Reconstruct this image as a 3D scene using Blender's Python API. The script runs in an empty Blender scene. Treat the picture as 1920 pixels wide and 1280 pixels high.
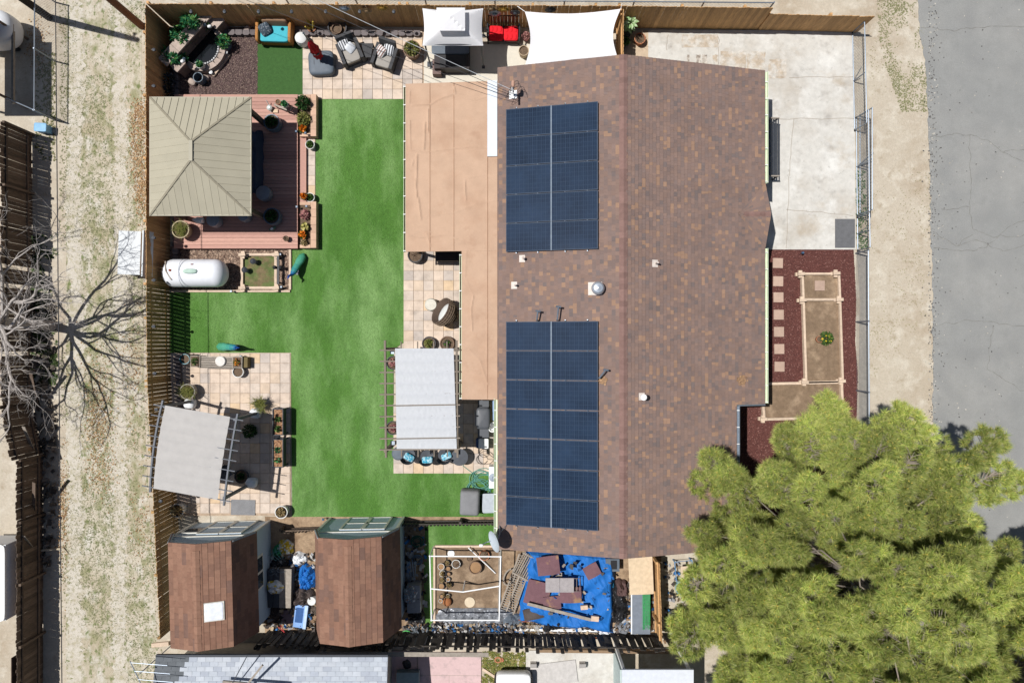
import bpy, math, random
import numpy as np
from mathutils import Vector, Matrix, noise as mnoise

sc = bpy.context.scene
H, F = 27.8, 1280.0            # camera height (m), focal length in photo pixels

# ------------------------------------------------------------------ camera
cam = bpy.data.cameras.new('camera'); camo = bpy.data.objects.new('camera', cam)
sc.collection.objects.link(camo)
camo.location = (0, 0, H); camo.rotation_euler = (0, 0, 0)
cam.sensor_width = 36; cam.lens = 24; cam.clip_start = .1; cam.clip_end = 2000
sc.camera = camo
# ------------------------------------------------------------------ world and sun
SH = Vector((.45, -.115, -1))   # direction the sunlight travels
wd = bpy.data.worlds.new('World'); sc.world = wd; wd.use_nodes = True
nt = wd.node_tree; nt.nodes.clear()
sky = nt.nodes.new('ShaderNodeTexSky'); sky.sky_type = 'NISHITA'; sky.sun_disc = False
sky.sun_elevation = math.radians(65); sky.sun_rotation = math.atan2(-.45, .115)
bg = nt.nodes.new('ShaderNodeBackground'); bg.inputs['Strength'].default_value = .05
wo = nt.nodes.new('ShaderNodeOutputWorld')
nt.links.new(sky.outputs[0], bg.inputs['Color']); nt.links.new(bg.outputs[0], wo.inputs['Surface'])
sl = bpy.data.lights.new('sun', 'SUN'); sl.energy = 4.6; sl.angle = math.radians(.53); sl.color = (1, .98, .95)
so = bpy.data.objects.new('sun', sl); sc.collection.objects.link(so)
so.rotation_euler = SH.to_track_quat('-Z', 'Y').to_euler(); so.location = (-20, 5, 40)
sc.view_settings.view_transform = 'Standard'; sc.view_settings.look = 'None'
sc.view_settings.exposure = 0.2; sc.view_settings.gamma = 1
sc.view_settings.use_curve_mapping = False

rnd = random.Random(7)
rng = np.random.default_rng(7)
col = sc.collection

# ------------------------------------------------------------------ helpers
def W(px, py, z=0.0):
    s = (H - z) / F
    return ((px - 960) * s, (640 - py) * s)
def W3(px, py, z=0.0):
    x, y = W(px, py, z); return (x, y, z)
def PX(n, z=0.0): return n * (H - z) / F
def rect(x0, y0, x1, y1, z=0.0):
    a = W(x0, y1, z); b = W(x1, y0, z)
    return [(a[0], a[1]), (b[0], a[1]), (b[0], b[1]), (a[0], b[1])]
def poly(pts, z=0.0): return [W(x, y, z) for x, y in pts]
def lin(v):
    v /= 255.; return v / 12.92 if v <= .04045 else ((v + .055) / 1.055) ** 2.4
def sc_(r, g, b, k=.74):      # base colour of a surface that looks (r,g,b) in full sun
    return (lin(r) * k, lin(g) * k, lin(b) * k)

_m = {}
def mat(name, c=None, c2=None, mask=(3, .5, .6), rough=.85, var=.12, scale=7, rand=0., bump=0., bscale=60,
        metal=0., attr=False, spec=.25, trans=0., stretch=None, detail=5, fine=0.):
    if name in _m: return _m[name]
    m = bpy.data.materials.new(name); m.use_nodes = True; n = m.node_tree; N = n.nodes; L = n.links
    b = N['Principled BSDF']; b.inputs['Roughness'].default_value = rough; b.inputs['Metallic'].default_value = metal
    b.inputs['Specular IOR Level'].default_value = spec
    geo = N.new('ShaderNodeNewGeometry'); pos = geo.outputs['Position']
    if stretch:
        mp = N.new('ShaderNodeMapping'); mp.inputs['Scale'].default_value = stretch
        L.new(pos, mp.inputs['Vector']); pos = mp.outputs[0]
    def noi(s, d=detail, r=.6):
        t = N.new('ShaderNodeTexNoise'); t.inputs['Scale'].default_value = s; t.inputs['Detail'].default_value = d
        t.inputs['Roughness'].default_value = r; L.new(pos, t.inputs['Vector']); return t.outputs[0]
    def mr(v, a, bb, lo, hi):
        t = N.new('ShaderNodeMapRange'); L.new(v, t.inputs[0])
        for i, q in enumerate((a, bb, lo, hi)): t.inputs[i + 1].default_value = q
        return t.outputs[0]
    if attr:
        at = N.new('ShaderNodeAttribute'); at.attribute_name = 'Col'; cs = at.outputs['Color']
    else:
        rg = N.new('ShaderNodeRGB'); rg.outputs[0].default_value = (*c, 1); cs = rg.outputs[0]
    if c2:
        for i, (cc, ms) in enumerate(c2 if isinstance(c2, list) else [c2] if len(c2) == 2 else [(c2, mask)]):
            mx = N.new('ShaderNodeMix'); mx.data_type = 'RGBA'; L.new(cs, mx.inputs[6])
            mx.inputs[7].default_value = (*cc, 1)
            L.new(mr(noi(ms[0]), ms[1], ms[2], 0, ms[3] if len(ms) > 3 else 1), mx.inputs[0]); cs = mx.outputs[2]
    def scl(cs, f):
        v = N.new('ShaderNodeVectorMath'); v.operation = 'SCALE'; L.new(cs, v.inputs[0]); L.new(f, v.inputs['Scale']); return v.outputs[0]
    if var: cs = scl(cs, mr(noi(scale), .3, .7, 1 - var, 1 + var))
    if fine: cs = scl(cs, mr(noi(55, 3, .7), .3, .7, 1 - fine, 1 + fine))
    if rand:
        oi = N.new('ShaderNodeObjectInfo'); cs = scl(cs, mr(oi.outputs['Random'], 0, 1, 1 - rand, 1 + rand))
    L.new(cs, b.inputs['Base Color'])
    if bump:
        bp = N.new('ShaderNodeBump'); bp.inputs['Strength'].default_value = min(1, bump); bp.inputs['Distance'].default_value = .02 * max(1, bump)
        L.new(noi(bscale, 6), bp.inputs['Height']); L.new(bp.outputs[0], b.inputs['Normal'])
    if trans:
        tr = N.new('ShaderNodeBsdfTranslucent'); L.new(cs, tr.inputs['Color']); ms = N.new('ShaderNodeMixShader')
        ms.inputs[0].default_value = trans; L.new(b.outputs[0], ms.inputs[1]); L.new(tr.outputs[0], ms.inputs[2])
        L.new(ms.outputs[0], N['Material Output'].inputs['Surface'])
    _m[name] = m
    return m

class MB:
    def __init__(s): s.v = []; s.f = []; s.c = []
    def add(s, V, Fc, c=None):
        o = len(s.v); s.v += [tuple(p) for p in V]; s.f += [tuple(i + o for i in q) for q in Fc]
        s.c += [c or (1, 1, 1)] * len(Fc); return s
    def box(s, x, y, z, sx, sy, sz, rz=0, rx=0, ry=0, c=None, taper=1.):
        R = Matrix.Rotation(rz, 3, 'Z') @ Matrix.Rotation(ry, 3, 'Y') @ Matrix.Rotation(rx, 3, 'X')
        V = []
        for k in (-1, 1):
            t = taper if k == 1 else 1.
            for a, b in ((-1, -1), (1, -1), (1, 1), (-1, 1)):
                V.append(Vector((x, y, z)) + R @ Vector((a * sx / 2 * t, b * sy / 2 * t, k * sz / 2)))
        return s.add(V, [(0, 3, 2, 1), (4, 5, 6, 7), (0, 1, 5, 4), (1, 2, 6, 5), (2, 3, 7, 6), (3, 0, 4, 7)], c)
    def beam(s, p, q, w, h, c=None):       # a square bar from p to q
        p = Vector(p); q = Vector(q); d = q - p; L = d.length; d.normalize()
        rz = math.atan2(d.y, d.x); ry = -math.asin(max(-1, min(1, d.z)))
        m = (p + q) / 2
        return s.box(m.x, m.y, m.z, L, w, h, rz=rz, ry=ry, c=c)
    def prism(s, P, z0, z1, c=None):
        n = len(P); A = sum(P[i][0] * P[(i + 1) % n][1] - P[(i + 1) % n][0] * P[i][1] for i in range(n))
        if A < 0: P = P[::-1]
        V = [(x, y, z0) for x, y in P] + [(x, y, z1) for x, y in P]
        Fc = [tuple(range(n))[::-1], tuple(range(n, 2 * n))] + [(i, (i + 1) % n, (i + 1) % n + n, i + n) for i in range(n)]
        return s.add(V, Fc, c)
    def lathe(s, prof, x=0, y=0, n=20, c=None, sx=1, sy=1):
        V = []; Fc = []
        for r, z in prof:
            for i in range(n):
                a = 2 * math.pi * i / n; V.append((x + r * sx * math.cos(a), y + r * sy * math.sin(a), z))
        for k in range(len(prof) - 1):
            for i in range(n):
                j = (i + 1) % n; Fc.append((k * n + i, k * n + j, (k + 1) * n + j, (k + 1) * n + i))
        if prof[0][0] > 1e-4: Fc.append(tuple(range(n))[::-1])
        if prof[-1][0] > 1e-4: Fc.append(tuple((len(prof) - 1) * n + i for i in range(n)))
        return s.add(V, Fc, c)
    def cyl(s, x, y, z0, z1, r, n=14, r1=None, c=None):
        return s.lathe([(r, z0), (r if r1 is None else r1, z1)], x, y, n, c)
    def tube(s, pts, r, n=6, c=None, closed=False):
        pts = [Vector(p) for p in pts]; m = len(pts)
        rr = r if isinstance(r, (list, tuple)) else [r] * m
        V = []; Fc = []; up = Vector((0, 0, 1)); prev = None
        for i, p in enumerate(pts):
            if closed: d = pts[(i + 1) % m] - pts[i - 1]
            else: d = pts[min(i + 1, m - 1)] - pts[max(i - 1, 0)]
            if d.length < 1e-9: d = Vector((0, 0, 1))
            d.normalize()
            a = (prev - d * prev.dot(d)) if prev is not None else d.cross(up if abs(d.z) < .9 else Vector((1, 0, 0)))
            if a.length < 1e-6: a = d.orthogonal()
            a.normalize(); prev = a; b = d.cross(a)
            for k in range(n):
                t = 2 * math.pi * k / n; V.append(p + (a * math.cos(t) + b * math.sin(t)) * rr[i])
        R = m if closed else m - 1
        for i in range(R):
            for k in range(n):
                k2 = (k + 1) % n; i2 = (i + 1) % m
                Fc.append((i * n + k, i * n + k2, i2 * n + k2, i2 * n + k))
        if not closed: Fc += [tuple(range(n))[::-1], tuple((m - 1) * n + k for k in range(n))]
        return s.add(V, Fc, c)
    def sup(s, x, y, z, sx, sy, sz, e=.45, rz=0, rx=0, ry=0, n=16, m=9, c=None, e2=None):   # cushion shape
        R = Matrix.Rotation(rz, 3, 'Z') @ Matrix.Rotation(ry, 3, 'Y') @ Matrix.Rotation(rx, 3, 'X'); V = []; Fc = []
        e2 = e if e2 is None else e2
        pw = lambda a, q: math.copysign(abs(a) ** q, a)
        for j in range(m + 1):
            ph = -math.pi / 2 + math.pi * j / m
            for i in range(n):
                th = 2 * math.pi * (i + .5) / n
                V.append(Vector((x, y, z)) + R @ Vector((sx / 2 * pw(math.cos(ph), e2) * pw(math.cos(th), e),
                         sy / 2 * pw(math.cos(ph), e2) * pw(math.sin(th), e), sz / 2 * pw(math.sin(ph), e2))))
        for j in range(m):
            for i in range(n):
                k = (i + 1) % n; Fc.append((j * n + i, j * n + k, (j + 1) * n + k, (j + 1) * n + i))
        return s.add(V, Fc, c)
    def grid(s, fn, nu, nv, c=None):
        V = [fn(i / nu, j / nv) for j in range(nv + 1) for i in range(nu + 1)]
        Fc = [(j * (nu + 1) + i, j * (nu + 1) + i + 1, (j + 1) * (nu + 1) + i + 1, (j + 1) * (nu + 1) + i) for j in range(nv) for i in range(nu)]
        return s.add(V, Fc, c)
    def mesh(s, name, m, smooth=False, colors=False):
        me = bpy.data.meshes.new(name); me.from_pydata(s.v, [], s.f)
        if colors:
            at = me.color_attributes.new('Col', 'FLOAT_COLOR', 'CORNER')
            cc = np.repeat(np.array([(*q, 1) for q in s.c], dtype=np.float32), [len(q) for q in s.f], axis=0)
            at.data.foreach_set('color', cc.ravel())
        if smooth:
            me.polygons.foreach_set('use_smooth', [True] * len(me.polygons)); me.set_sharp_from_angle(angle=math.radians(38))
        me.materials.append(m); me.update(); return me

def tag(o, label=None, cat=None, group=None, kind=None):
    if label: o['label'] = label
    if cat: o['category'] = cat
    if group: o['group'] = group
    if kind: o['kind'] = kind
    return o
def link(name, me, parent=None, loc=(0, 0, 0), rz=0, rx=0, ry=0):
    o = bpy.data.objects.new(name, me); col.objects.link(o); o.location = loc; o.rotation_euler = (rx, ry, rz)
    if parent: o.parent = parent
    return o
def obj(name, mb, m, parent=None, loc=(0, 0, 0), rz=0, smooth=False, colors=False, label=None, cat=None, group=None, kind=None):
    return tag(link(name, mb.mesh(name, m, smooth, colors), parent, loc, rz), label, cat, group, kind)
def thing(name, label, cat, loc=(0, 0, 0), rz=0, group=None):
    if len(loc) == 2: loc = (*loc, 0)
    return tag(link(name, None, None, loc, rz), label, cat, group)
def dup(o, parent=None, loc=None, rz=None, label=None, group=None):
    c = o.copy(); col.objects.link(c); c.parent = parent
    if loc is not None: c.location = loc
    if rz is not None: c.rotation_euler = (0, 0, rz)
    if label: c['label'] = label
    if group: c['group'] = group
    for ch in kids.get(o.name, [q for q in o.children]): dup(ch, c)
    return c
kids = {}
def npmesh(name, V, k, m, C=None):
    """faces of k vertices each, given one after another in V; C: one colour per face"""
    V = np.asarray(V, dtype=np.float32).reshape(-1, 3); n = len(V); nf = n // k
    me = bpy.data.meshes.new(name); me.vertices.add(n); me.vertices.foreach_set('co', V.ravel())
    me.loops.add(n); me.loops.foreach_set('vertex_index', np.arange(n, dtype=np.int32))
    me.polygons.add(nf); me.polygons.foreach_set('loop_start', np.arange(0, n, k, dtype=np.int32))
    if C is not None:
        at = me.color_attributes.new('Col', 'FLOAT_COLOR', 'CORNER')
        cc = np.repeat(np.c_[np.asarray(C), np.ones(nf)].astype(np.float32), k, axis=0); at.data.foreach_set('color', cc.ravel())
    me.materials.append(m); me.update(); me.validate(); return me
def inside(P, x, y):
    P = np.array(P); r = np.zeros(len(x), bool); j = len(P) - 1
    for i in range(len(P)):
        a = (P[i, 1] > y) != (P[j, 1] > y)
        with np.errstate(divide='ignore', invalid='ignore'):
            r ^= a & (x < (P[j, 0] - P[i, 0]) * (y - P[i, 1]) / (P[j, 1] - P[i, 1]) + P[i, 0])
        j = i
    return r
def scatter(P, n):
    A = np.array(P); lo = A.min(0); hi = A.max(0); out = np.zeros((0, 2))
    while len(out) < n:
        q = rng.uniform(lo, hi, (n * 2, 2)); out = np.r_[out, q[inside(P, q[:, 0], q[:, 1])]]
    return out[:n]
def rotm(n, tilt):
    a = rng.uniform(0, 2 * np.pi, n); u = np.c_[np.cos(a), np.sin(a), np.zeros(n)]; v = np.c_[-np.sin(a), np.cos(a), np.zeros(n)]
    u[:, 2] = rng.normal(0, tilt, n); v[:, 2] = rng.normal(0, tilt, n); return u, v
def chips(name, P, n, size, pal, m, z=.03, asp=2., tilt=.25, parent=None, pts=None, lift=.02, **kw):
    """loose flakes (bark, gravel, dry leaves) lying on a surface: one mesh"""
    q = scatter(P, n) if pts is None else pts; n = len(q)
    u, v = rotm(n, tilt); s = rng.uniform(.6, 1.3, n)[:, None] * size
    c = np.c_[q, np.full(n, z) + rng.uniform(0, lift, n)]
    U = u * s / 2; Vv = v * s / 2 / asp
    V = np.stack([c - U - Vv, c + U - Vv, c + U + Vv, c - U + Vv], 1)
    C = np.array(pal)[rng.integers(0, len(pal), n)] * rng.uniform(.75, 1.25, (n, 1))
    return tag(link(name, npmesh(name, V, 4, m, C), parent), kind='stuff', **kw)
def blades(base, n, length, width, pal, spread=1., up=.5, seed=0):
    """n thin leaves out of the points `base`: returns vertices and colours of triangles"""
    base = np.asarray(base); k = len(base); B = np.repeat(base, n, axis=0); N = len(B)
    a = rng.uniform(0, 2 * np.pi, N); e = rng.uniform(up - .5, up + .5, N)
    d = np.c_[np.cos(a) * spread, np.sin(a) * spread, e]; d /= np.linalg.norm(d, axis=1)[:, None]
    L = length * rng.uniform(.6, 1.2, (N, 1)); s = np.c_[-np.sin(a), np.cos(a), np.zeros(N)] * width / 2
    V = np.stack([B - s, B + s, B + d * L], 1)
    C = np.array(pal)[rng.integers(0, len(pal), N)] * rng.uniform(.7, 1.3, (N, 1))
    return V, C
def leaves(cen, r, n, size, pal, asp=2., flat=1.):
    """n leaf quads through an ellipsoid volume"""
    d = rng.normal(0, 1, (n, 3)); d /= np.linalg.norm(d, axis=1)[:, None]; rad = rng.uniform(.35, 1, (n, 1)) ** .6
    c = np.array(cen) + d * rad * np.array(r); c[:, 2] = np.maximum(c[:, 2], .02)
    u = d + rng.normal(0, .5, (n, 3)); u /= np.linalg.norm(u, axis=1)[:, None]
    v = np.cross(u, rng.normal(0, 1, (n, 3)) * np.array([flat, flat, 1])); v /= np.linalg.norm(v, axis=1)[:, None] + 1e-9
    s = size * rng.uniform(.6, 1.3, (n, 1)); 
    V = np.stack([c - u * s / 2, c + v * s / 2 / asp, c + u * s / 2, c - v * s / 2 / asp], 1)
    C = np.array(pal)[rng.integers(0, len(pal), n)] * rng.uniform(.7, 1.3, (n, 1))
    return V, C
def wig(p, a): return [(x + rnd.uniform(-a, a), y + rnd.uniform(-a, a)) for x, y in p]
def nz(x, y, z=0.): return mnoise.noise(Vector((x, y, z)))

# ------------------------------------------------------------------ shared materials
leafm = mat('foliage', attr=True, rough=.6, var=0, trans=.25, spec=.3)
chipm = mat('loose_chips', attr=True, rough=.95, var=0, spec=.1)
cedar = mat('cedar_boards', sc_(214, 168, 116), rough=.8, var=.22, scale=5, rand=.2, stretch=(6, 6, .7), bump=.3, bscale=30)
oldwood = mat('weathered_boards', (.11, .08, .06), rough=.9, var=.3, scale=5, rand=.35, stretch=(6, 6, .7), bump=.3, bscale=30)
blackwood = mat('blackened_boards', (.06, .052, .045), rough=.9, var=.3, scale=5, rand=.4, stretch=(6, 6, .7), bump=.3, bscale=30)
greywood = mat('grey_timber', sc_(165, 155, 143), rough=.9, var=.2, scale=9, rand=.12, bump=.3)
palewood = mat('pale_timber', sc_(222, 198, 174), rough=.85, var=.14, scale=9, rand=.08, bump=.3)
steel = mat('galvanised_steel', sc_(150, 160, 172), rough=.45, metal=.6, var=.1)
darksteel = mat('dark_steel', (.06, .065, .075), rough=.5, metal=.3, var=.1)
black = mat('black_plastic', (.018, .018, .02), rough=.5, var=.15)
white = mat('white_paint', (.74, .74, .73), rough=.5, var=.05)
soil = mat('potting_soil', (.13, .09, .06), rough=1, var=.35, scale=25, bump=.8, bscale=80)
# ================================================================== THE SETTING
dirt = mat('dry_dirt', sc_(201, 189, 170), c2=[(sc_(184, 168, 146), (.5, .45, .7)), (sc_(220, 211, 194), (1.7, .5, .7, .8)), (sc_(170, 154, 130), (2.3, .58, .72, .75)), (sc_(160, 150, 124), (6, .6, .7, .5)), (sc_(150, 126, 98), (.8, .66, .76, .6))],
           rough=.95, var=.1, scale=12, fine=.16, bump=.8, bscale=26)
g = MB(); g.add([(-400, -400, 0), (400, -400, 0), (400, 400, 0), (-400, 400, 0)], [(0, 1, 2, 3)])
obj('ground', g, dirt, kind='structure', label='dry sandy ground of the alley and verge', cat='ground')
ALM = mat('weedy_alley_sand', sc_(206, 196, 177), c2=[(sc_(186, 173, 148), (.5, .42, .66)), (sc_(216, 210, 198), (1.5, .5, .66, .9)), (sc_(152, 150, 112), (1.8, .48, .62, .85)), (sc_(112, 124, 72), (4.5, .55, .64, .85)), (sc_(150, 134, 110), (11, .58, .66, .7))], rough=.95, var=.1, scale=12, fine=.18, bump=.9, bscale=30, stretch=(1.25, .8, 1))
obj('alley', MB().prism(poly([(124, -500), (262, -500), (268, 560), (272, 800), (306, 1400), (124, 1400)]), -.05, .004), ALM, kind='structure', label='weedy sandy alley between the two board fences', cat='alley')
RUT = mat('swept_rut_sand', sc_(212, 204, 190), c2=[(sc_(198, 188, 170), (1.2, .45, .65)), (sc_(168, 160, 126), (5, .5, .66, .7)), (sc_(150, 148, 108), (9, .58, .68, .6))], rough=.95, var=.08, scale=12, fine=.14, bump=.7, bscale=30)
for xa0, wd0, sd, lb in ((141, 13, 1.0, 'paler swept wheel rut on the far fence side of the alley'), (226, 12, 9.0, 'paler swept wheel rut on the gazebo side of the alley')):
    La = []; Lb = []
    for i in range(600):
        y_ = -400 + i * 3; c_ = xa0 + 7 * nz(y_ * .004, sd); hw_ = wd0 + 6 * nz(y_ * .012, sd, 3) ; La.append((c_ - hw_ + 9 * nz(y_ * .05, sd, 5) + 9 * nz(y_ * .19, sd, 6) + rnd.uniform(-3, 3), y_)); Lb.append((c_ + hw_ + 9 * nz(y_ * .05, sd, 8) + 9 * nz(y_ * .19, sd, 9) + rnd.uniform(-3, 3), y_))
    mb = MB(); P_ = [(*W(*p), .0075) for p in La]; Q_ = [(*W(*p), .0075) for p in Lb]; n_ = len(P_); mb.add(P_ + Q_, [(i, i + 1, n_ + i + 1, n_ + i) for i in range(n_ - 1)])
    obj('wheel_rut', mb, RUT, kind='structure', label=lb, cat='track')
asph = mat('old_asphalt', sc_(154, 154, 151), c2=[(sc_(162, 161, 157), (.35, .42, .62)), (sc_(143, 143, 141), (1.1, .5, .68, .7)), (sc_(130, 130, 128), (4.5, .66, .72, .4)), (sc_(172, 169, 162), (9, .6, .7, .35))], rough=.9, var=.07, scale=2.2, fine=.16, bump=.6, bscale=160, spec=.2)
chips('road_grit', None, 0, .05, [sc_(120, 118, 114), sc_(90, 88, 86), sc_(190, 184, 172)], chipm, z=.013, asp=1.3, lift=.006, pts=np.concatenate([np.c_[rng.uniform(16.6, 21.5, 260), rng.uniform(-14, 15, 260)], np.c_[16.95 + np.abs(rng.normal(0, .25, 900)), rng.uniform(-14, 15, 900)]]), label='loose grit scattered over the asphalt edge', cat='grit')
edge = [(1726, -400), (1722, 0), (1724, 60), (1735, 120), (1738, 190), (1742, 260), (1745, 340), (1744, 400), (1746, 470), (1749, 540), (1747, 620), (1750, 700), (1748, 780), (1752, 860), (1750, 1000), (1755, 1700)]
ed = []
for i in range(len(edge) - 1):
    for k in range(8):
        t = k / 8; ed.append((edge[i][0] * (1 - t) + edge[i + 1][0] * t + rnd.uniform(-2, 2), edge[i][1] * (1 - t) + edge[i + 1][1] * t))
ed = [W(*p) for p in ed]
road = MB().prism([(x, y) for x, y in ed] + [(26, ed[-1][1]), (26, ed[0][1])], -.1, .012)
road = obj('road', road, asph, kind='structure', label='grey cracked asphalt road beside the dirt verge', cat='road')
crackm = mat('road_crack', (.17, .165, .15), rough=1, var=.2)
def crack(pts, w=.022):
    P = []
    for i in range(len(pts) - 1):
        n = 14
        for k in range(n):
            t = k / n; x = pts[i][0] * (1 - t) + pts[i + 1][0] * t; y = pts[i][1] * (1 - t) + pts[i + 1][1] * t
            P.append(W(x + 5 * nz(x * .06, y * .06, 3) + rnd.uniform(-.7, .7), y + 5 * nz(x * .06, y * .06, 9) + rnd.uniform(-.7, .7)))
    P.append(W(*pts[-1])); mb = MB()
    for i in range(len(P) - 1):
        a = Vector(P[i]); b = Vector(P[i + 1]); d = b - a
        if d.length < 1e-4: continue
        nrm = Vector((-d.y, d.x)).normalized() * w / 2 * rnd.uniform(.4, 1.2)
        mb.add([(*(a - nrm), .0165), (*(b - nrm), .0165), (*(b + nrm), .0165), (*(a + nrm), .0165)], [(0, 1, 2, 3)])
    obj('crack', mb, crackm, road)
for q in ([(1728, 53), (1790, 57), (1860, 50), (1990, 52)], [(1742, 257), (1780, 253), (1818, 254), (1850, 262), (1880, 285), (1912, 300), (1990, 330)],
          [(1818, 254), (1820, 330), (1818, 400), (1826, 430), (1860, 445), (1920, 440)], [(1748, 435), (1790, 462), (1822, 440)], [(1790, 462), (1830, 450), (1880, 470), (1960, 455)],
          [(1750, 465), (1800, 470), (1850, 465), (1890, 425), (1930, 410)], [(1765, 390), (1818, 388)], [(1750, 610), (1820, 600), (1930, 612)], [(1860, 610), (1850, 690), (1930, 740)], [(1880, 285), (1900, 280), (1960, 283)]): crack(q)

# ---- artificial turf
turfm = mat('artificial_turf', sc_(90, 136, 56), c2=[(sc_(136, 174, 104), (.26, .45, .62, .95)), (sc_(72, 118, 40), (.6, .46, .64, .6)), (sc_(136, 176, 104), (.9, .56, .76, .55))], stretch=(1.6, .6, 1),
            rough=.75, var=.16, scale=14, fine=.38, bump=1.6, bscale=70)
TURF_POLY = poly([(590, 180), (757, 180), (757, 642), (738, 655), (738, 883), (932, 883), (932, 968), (548, 968), (546, 661), (318, 661), (318, 545), (545, 545), (545, 466), (590, 466)])
lawn = obj('turf', MB().prism(TURF_POLY, -.02, .024), turfm, kind='structure', label='bright green artificial turf lawn winding between the patios', cat='turf')
obj('turf', MB().prism(rect(483, 78, 569, 178), -.02, .026), mat('dark_turf', sc_(66, 104, 50), rough=.8, var=.12, scale=9, fine=.2, bump=1, bscale=70), kind='structure', label='small square of dark green turf in front of the wicker sofa', cat='turf')
obj('turf', MB().prism(rect(797, 980, 932, 1026), -.02, .026), turfm, kind='structure', label='strip of turf behind the low dark picket fence', cat='turf')
obj('turf', MB().prism(rect(795, 1026, 812, 1180), -.02, .024), turfm, kind='structure', label='narrow turf strip between shed and pipe frame garden', cat='turf')
gb, gc = blades(np.c_[scatter(TURF_POLY, 14000), np.full(14000, .022)], 2, .022, .03, [sc_(104, 152, 64), sc_(132, 172, 94), sc_(84, 132, 48)], up=.9)
tag(link('turf_blade', npmesh('turf_blade', gb, 3, leafm, gc), lawn), kind='stuff')

# ---- paved patios, each square paver a piece of its own
joint = mat('paver_joint_sand', sc_(186, 164, 142), rough=1, var=.2)
pcols = [(sc_(224, 204, 185), 4), (sc_(221, 199, 176), 3), (sc_(216, 200, 185), 3), (sc_(204, 191, 180), 1), (sc_(228, 200, 166), .5)]
pms = [mat('paver_tone_%s' % 'abcde'[i], c, c2=(tuple(v * .82 for v in c), (4, .5, .7)), rough=.9, var=.12, scale=3, rand=.04, fine=.09, bump=.3) for i, (c, w) in enumerate(pcols)]
PT = .4064
pvm = []
for m in pms:
    b = MB(); q = PT / 2 - .006; t = q - .006
    b.add([(-q, -q, 0), (q, -q, 0), (q, q, 0), (-q, q, 0), (-q, -q, .034), (q, -q, .034), (q, q, .034), (-q, q, .034), (-t, -t, .04), (t, -t, .04), (t, t, .04), (-t, t, .04)],
          [(0, 1, 5, 4), (1, 2, 6, 5), (2, 3, 7, 6), (3, 0, 4, 7), (4, 5, 9, 8), (5, 6, 10, 9), (6, 7, 11, 10), (7, 4, 8, 11), (8, 9, 10, 11)])
    pvm.append(b.mesh('paver', m))
def patio(label, R, skip=None, base=None):
    par = obj('patio', MB().prism(base or R, -.02, .03), joint, kind='structure', label=label, cat='patio')
    x0, y0 = R[0]; x1, y1 = R[2]; nx = int(round((x1 - x0) / PT)); ny = int(round((y1 - y0) / PT))
    for j in range(ny):
        for i in range(nx):
            x = x0 + PT * (i + .5); y = y1 - PT * (j + .5)
            if skip and skip(x, y): continue
            o = link('paver', rnd.choices(pvm, [w for c, w in pcols])[0], par, (x, y, .012 + rnd.uniform(0, .003)), rnd.choice((0, 1.5708, 3.1416)))
patio('square tan pavers around the two wicker armchairs', rect(568, 56, 795, 180))
patio('square tan pavers under the grey shade pergola', rect(320, 662, 546, 966))
patio('square tan pavers beside the round basket chair', rect(757, 470, 906, 756))
patio('square tan pavers under the white cloth pergola', rect(738, 756, 929, 883))
patio('short run of pavers between the two planters on the deck side', rect(573, 180, 592, 466))
for k in range(3):
    pass
# ---- concrete
conc = mat('pale_concrete', sc_(216, 212, 204), c2=[(sc_(198, 190, 178), (.5, .48, .68)), (sc_(178, 172, 164), (1.6, .56, .7, .7)), (sc_(230, 227, 220), (.9, .52, .68)), (sc_(170, 164, 156), (8, .62, .7, .45)), (sc_(188, 172, 150), (.7, .58, .7, .6))], rough=.9, var=.08, scale=5, fine=.07, bump=.35, bscale=90)
drive = obj('driveway', MB().prism(poly([(1215, 58), (1600, 58), (1604, 468), (1420, 468), (1215, 300)]), -.05, .045), conc, kind='structure', label='pale stained concrete driveway beside the house', cat='driveway')
obj('slab', MB().prism(rect(795, 84, 1160, 160), -.05, .04), mat('clean_concrete', sc_(226, 218, 202), rough=.9, var=.05, fine=.04, bump=.2), kind='structure', label='clean concrete slab under the white canopy', cat='slab')
obj('slab', MB().prism(rect(1160, 62, 1222, 130), -.05, .038), mat('board_path', sc_(206, 184, 158), rough=.9, var=.1, fine=.06), kind='structure', label='narrow concrete strip beside the variegated plant', cat='slab')
jm = mat('concrete_joint', sc_(172, 160, 146), rough=1)
for a, b in (((1438, 223), (1602, 223)), ((1488, 223), (1480, 330)), ((1480, 330), (1474, 466)), ((1250, 95), (1252, 66)), ((1480, 145), (1602, 144)), ((1474, 392), (1600, 404)), ((1348, 70), (1346, 130))):
    A = Vector(W3(*a, .049)); B = Vector(W3(*b, .049)); pts = [A.lerp(B, t / 8) + Vector((rnd.uniform(-.03, .03), rnd.uniform(-.03, .03), 0)) for t in range(9)]
    mb = MB()
    for i in range(8):
        d = (pts[i + 1] - pts[i]).normalized(); nn = Vector((-d.y, d.x, 0)) * .01
        mb.add([pts[i] - nn, pts[i + 1] - nn, pts[i + 1] + nn, pts[i] + nn], [(0, 1, 2, 3)])
    obj('joint', mb, jm, drive)
stm = mat('rust_stain', sc_(194, 178, 158), c2=(sc_(212, 206, 196), (2.6, .42, .6)), rough=.9, var=.2, scale=9, fine=.08)
stg = mat('dark_stain', sc_(150, 138, 126), c2=(sc_(215, 206, 194), (5, .4, .6)), rough=.9, var=.25, scale=14, fine=.1)
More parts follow.
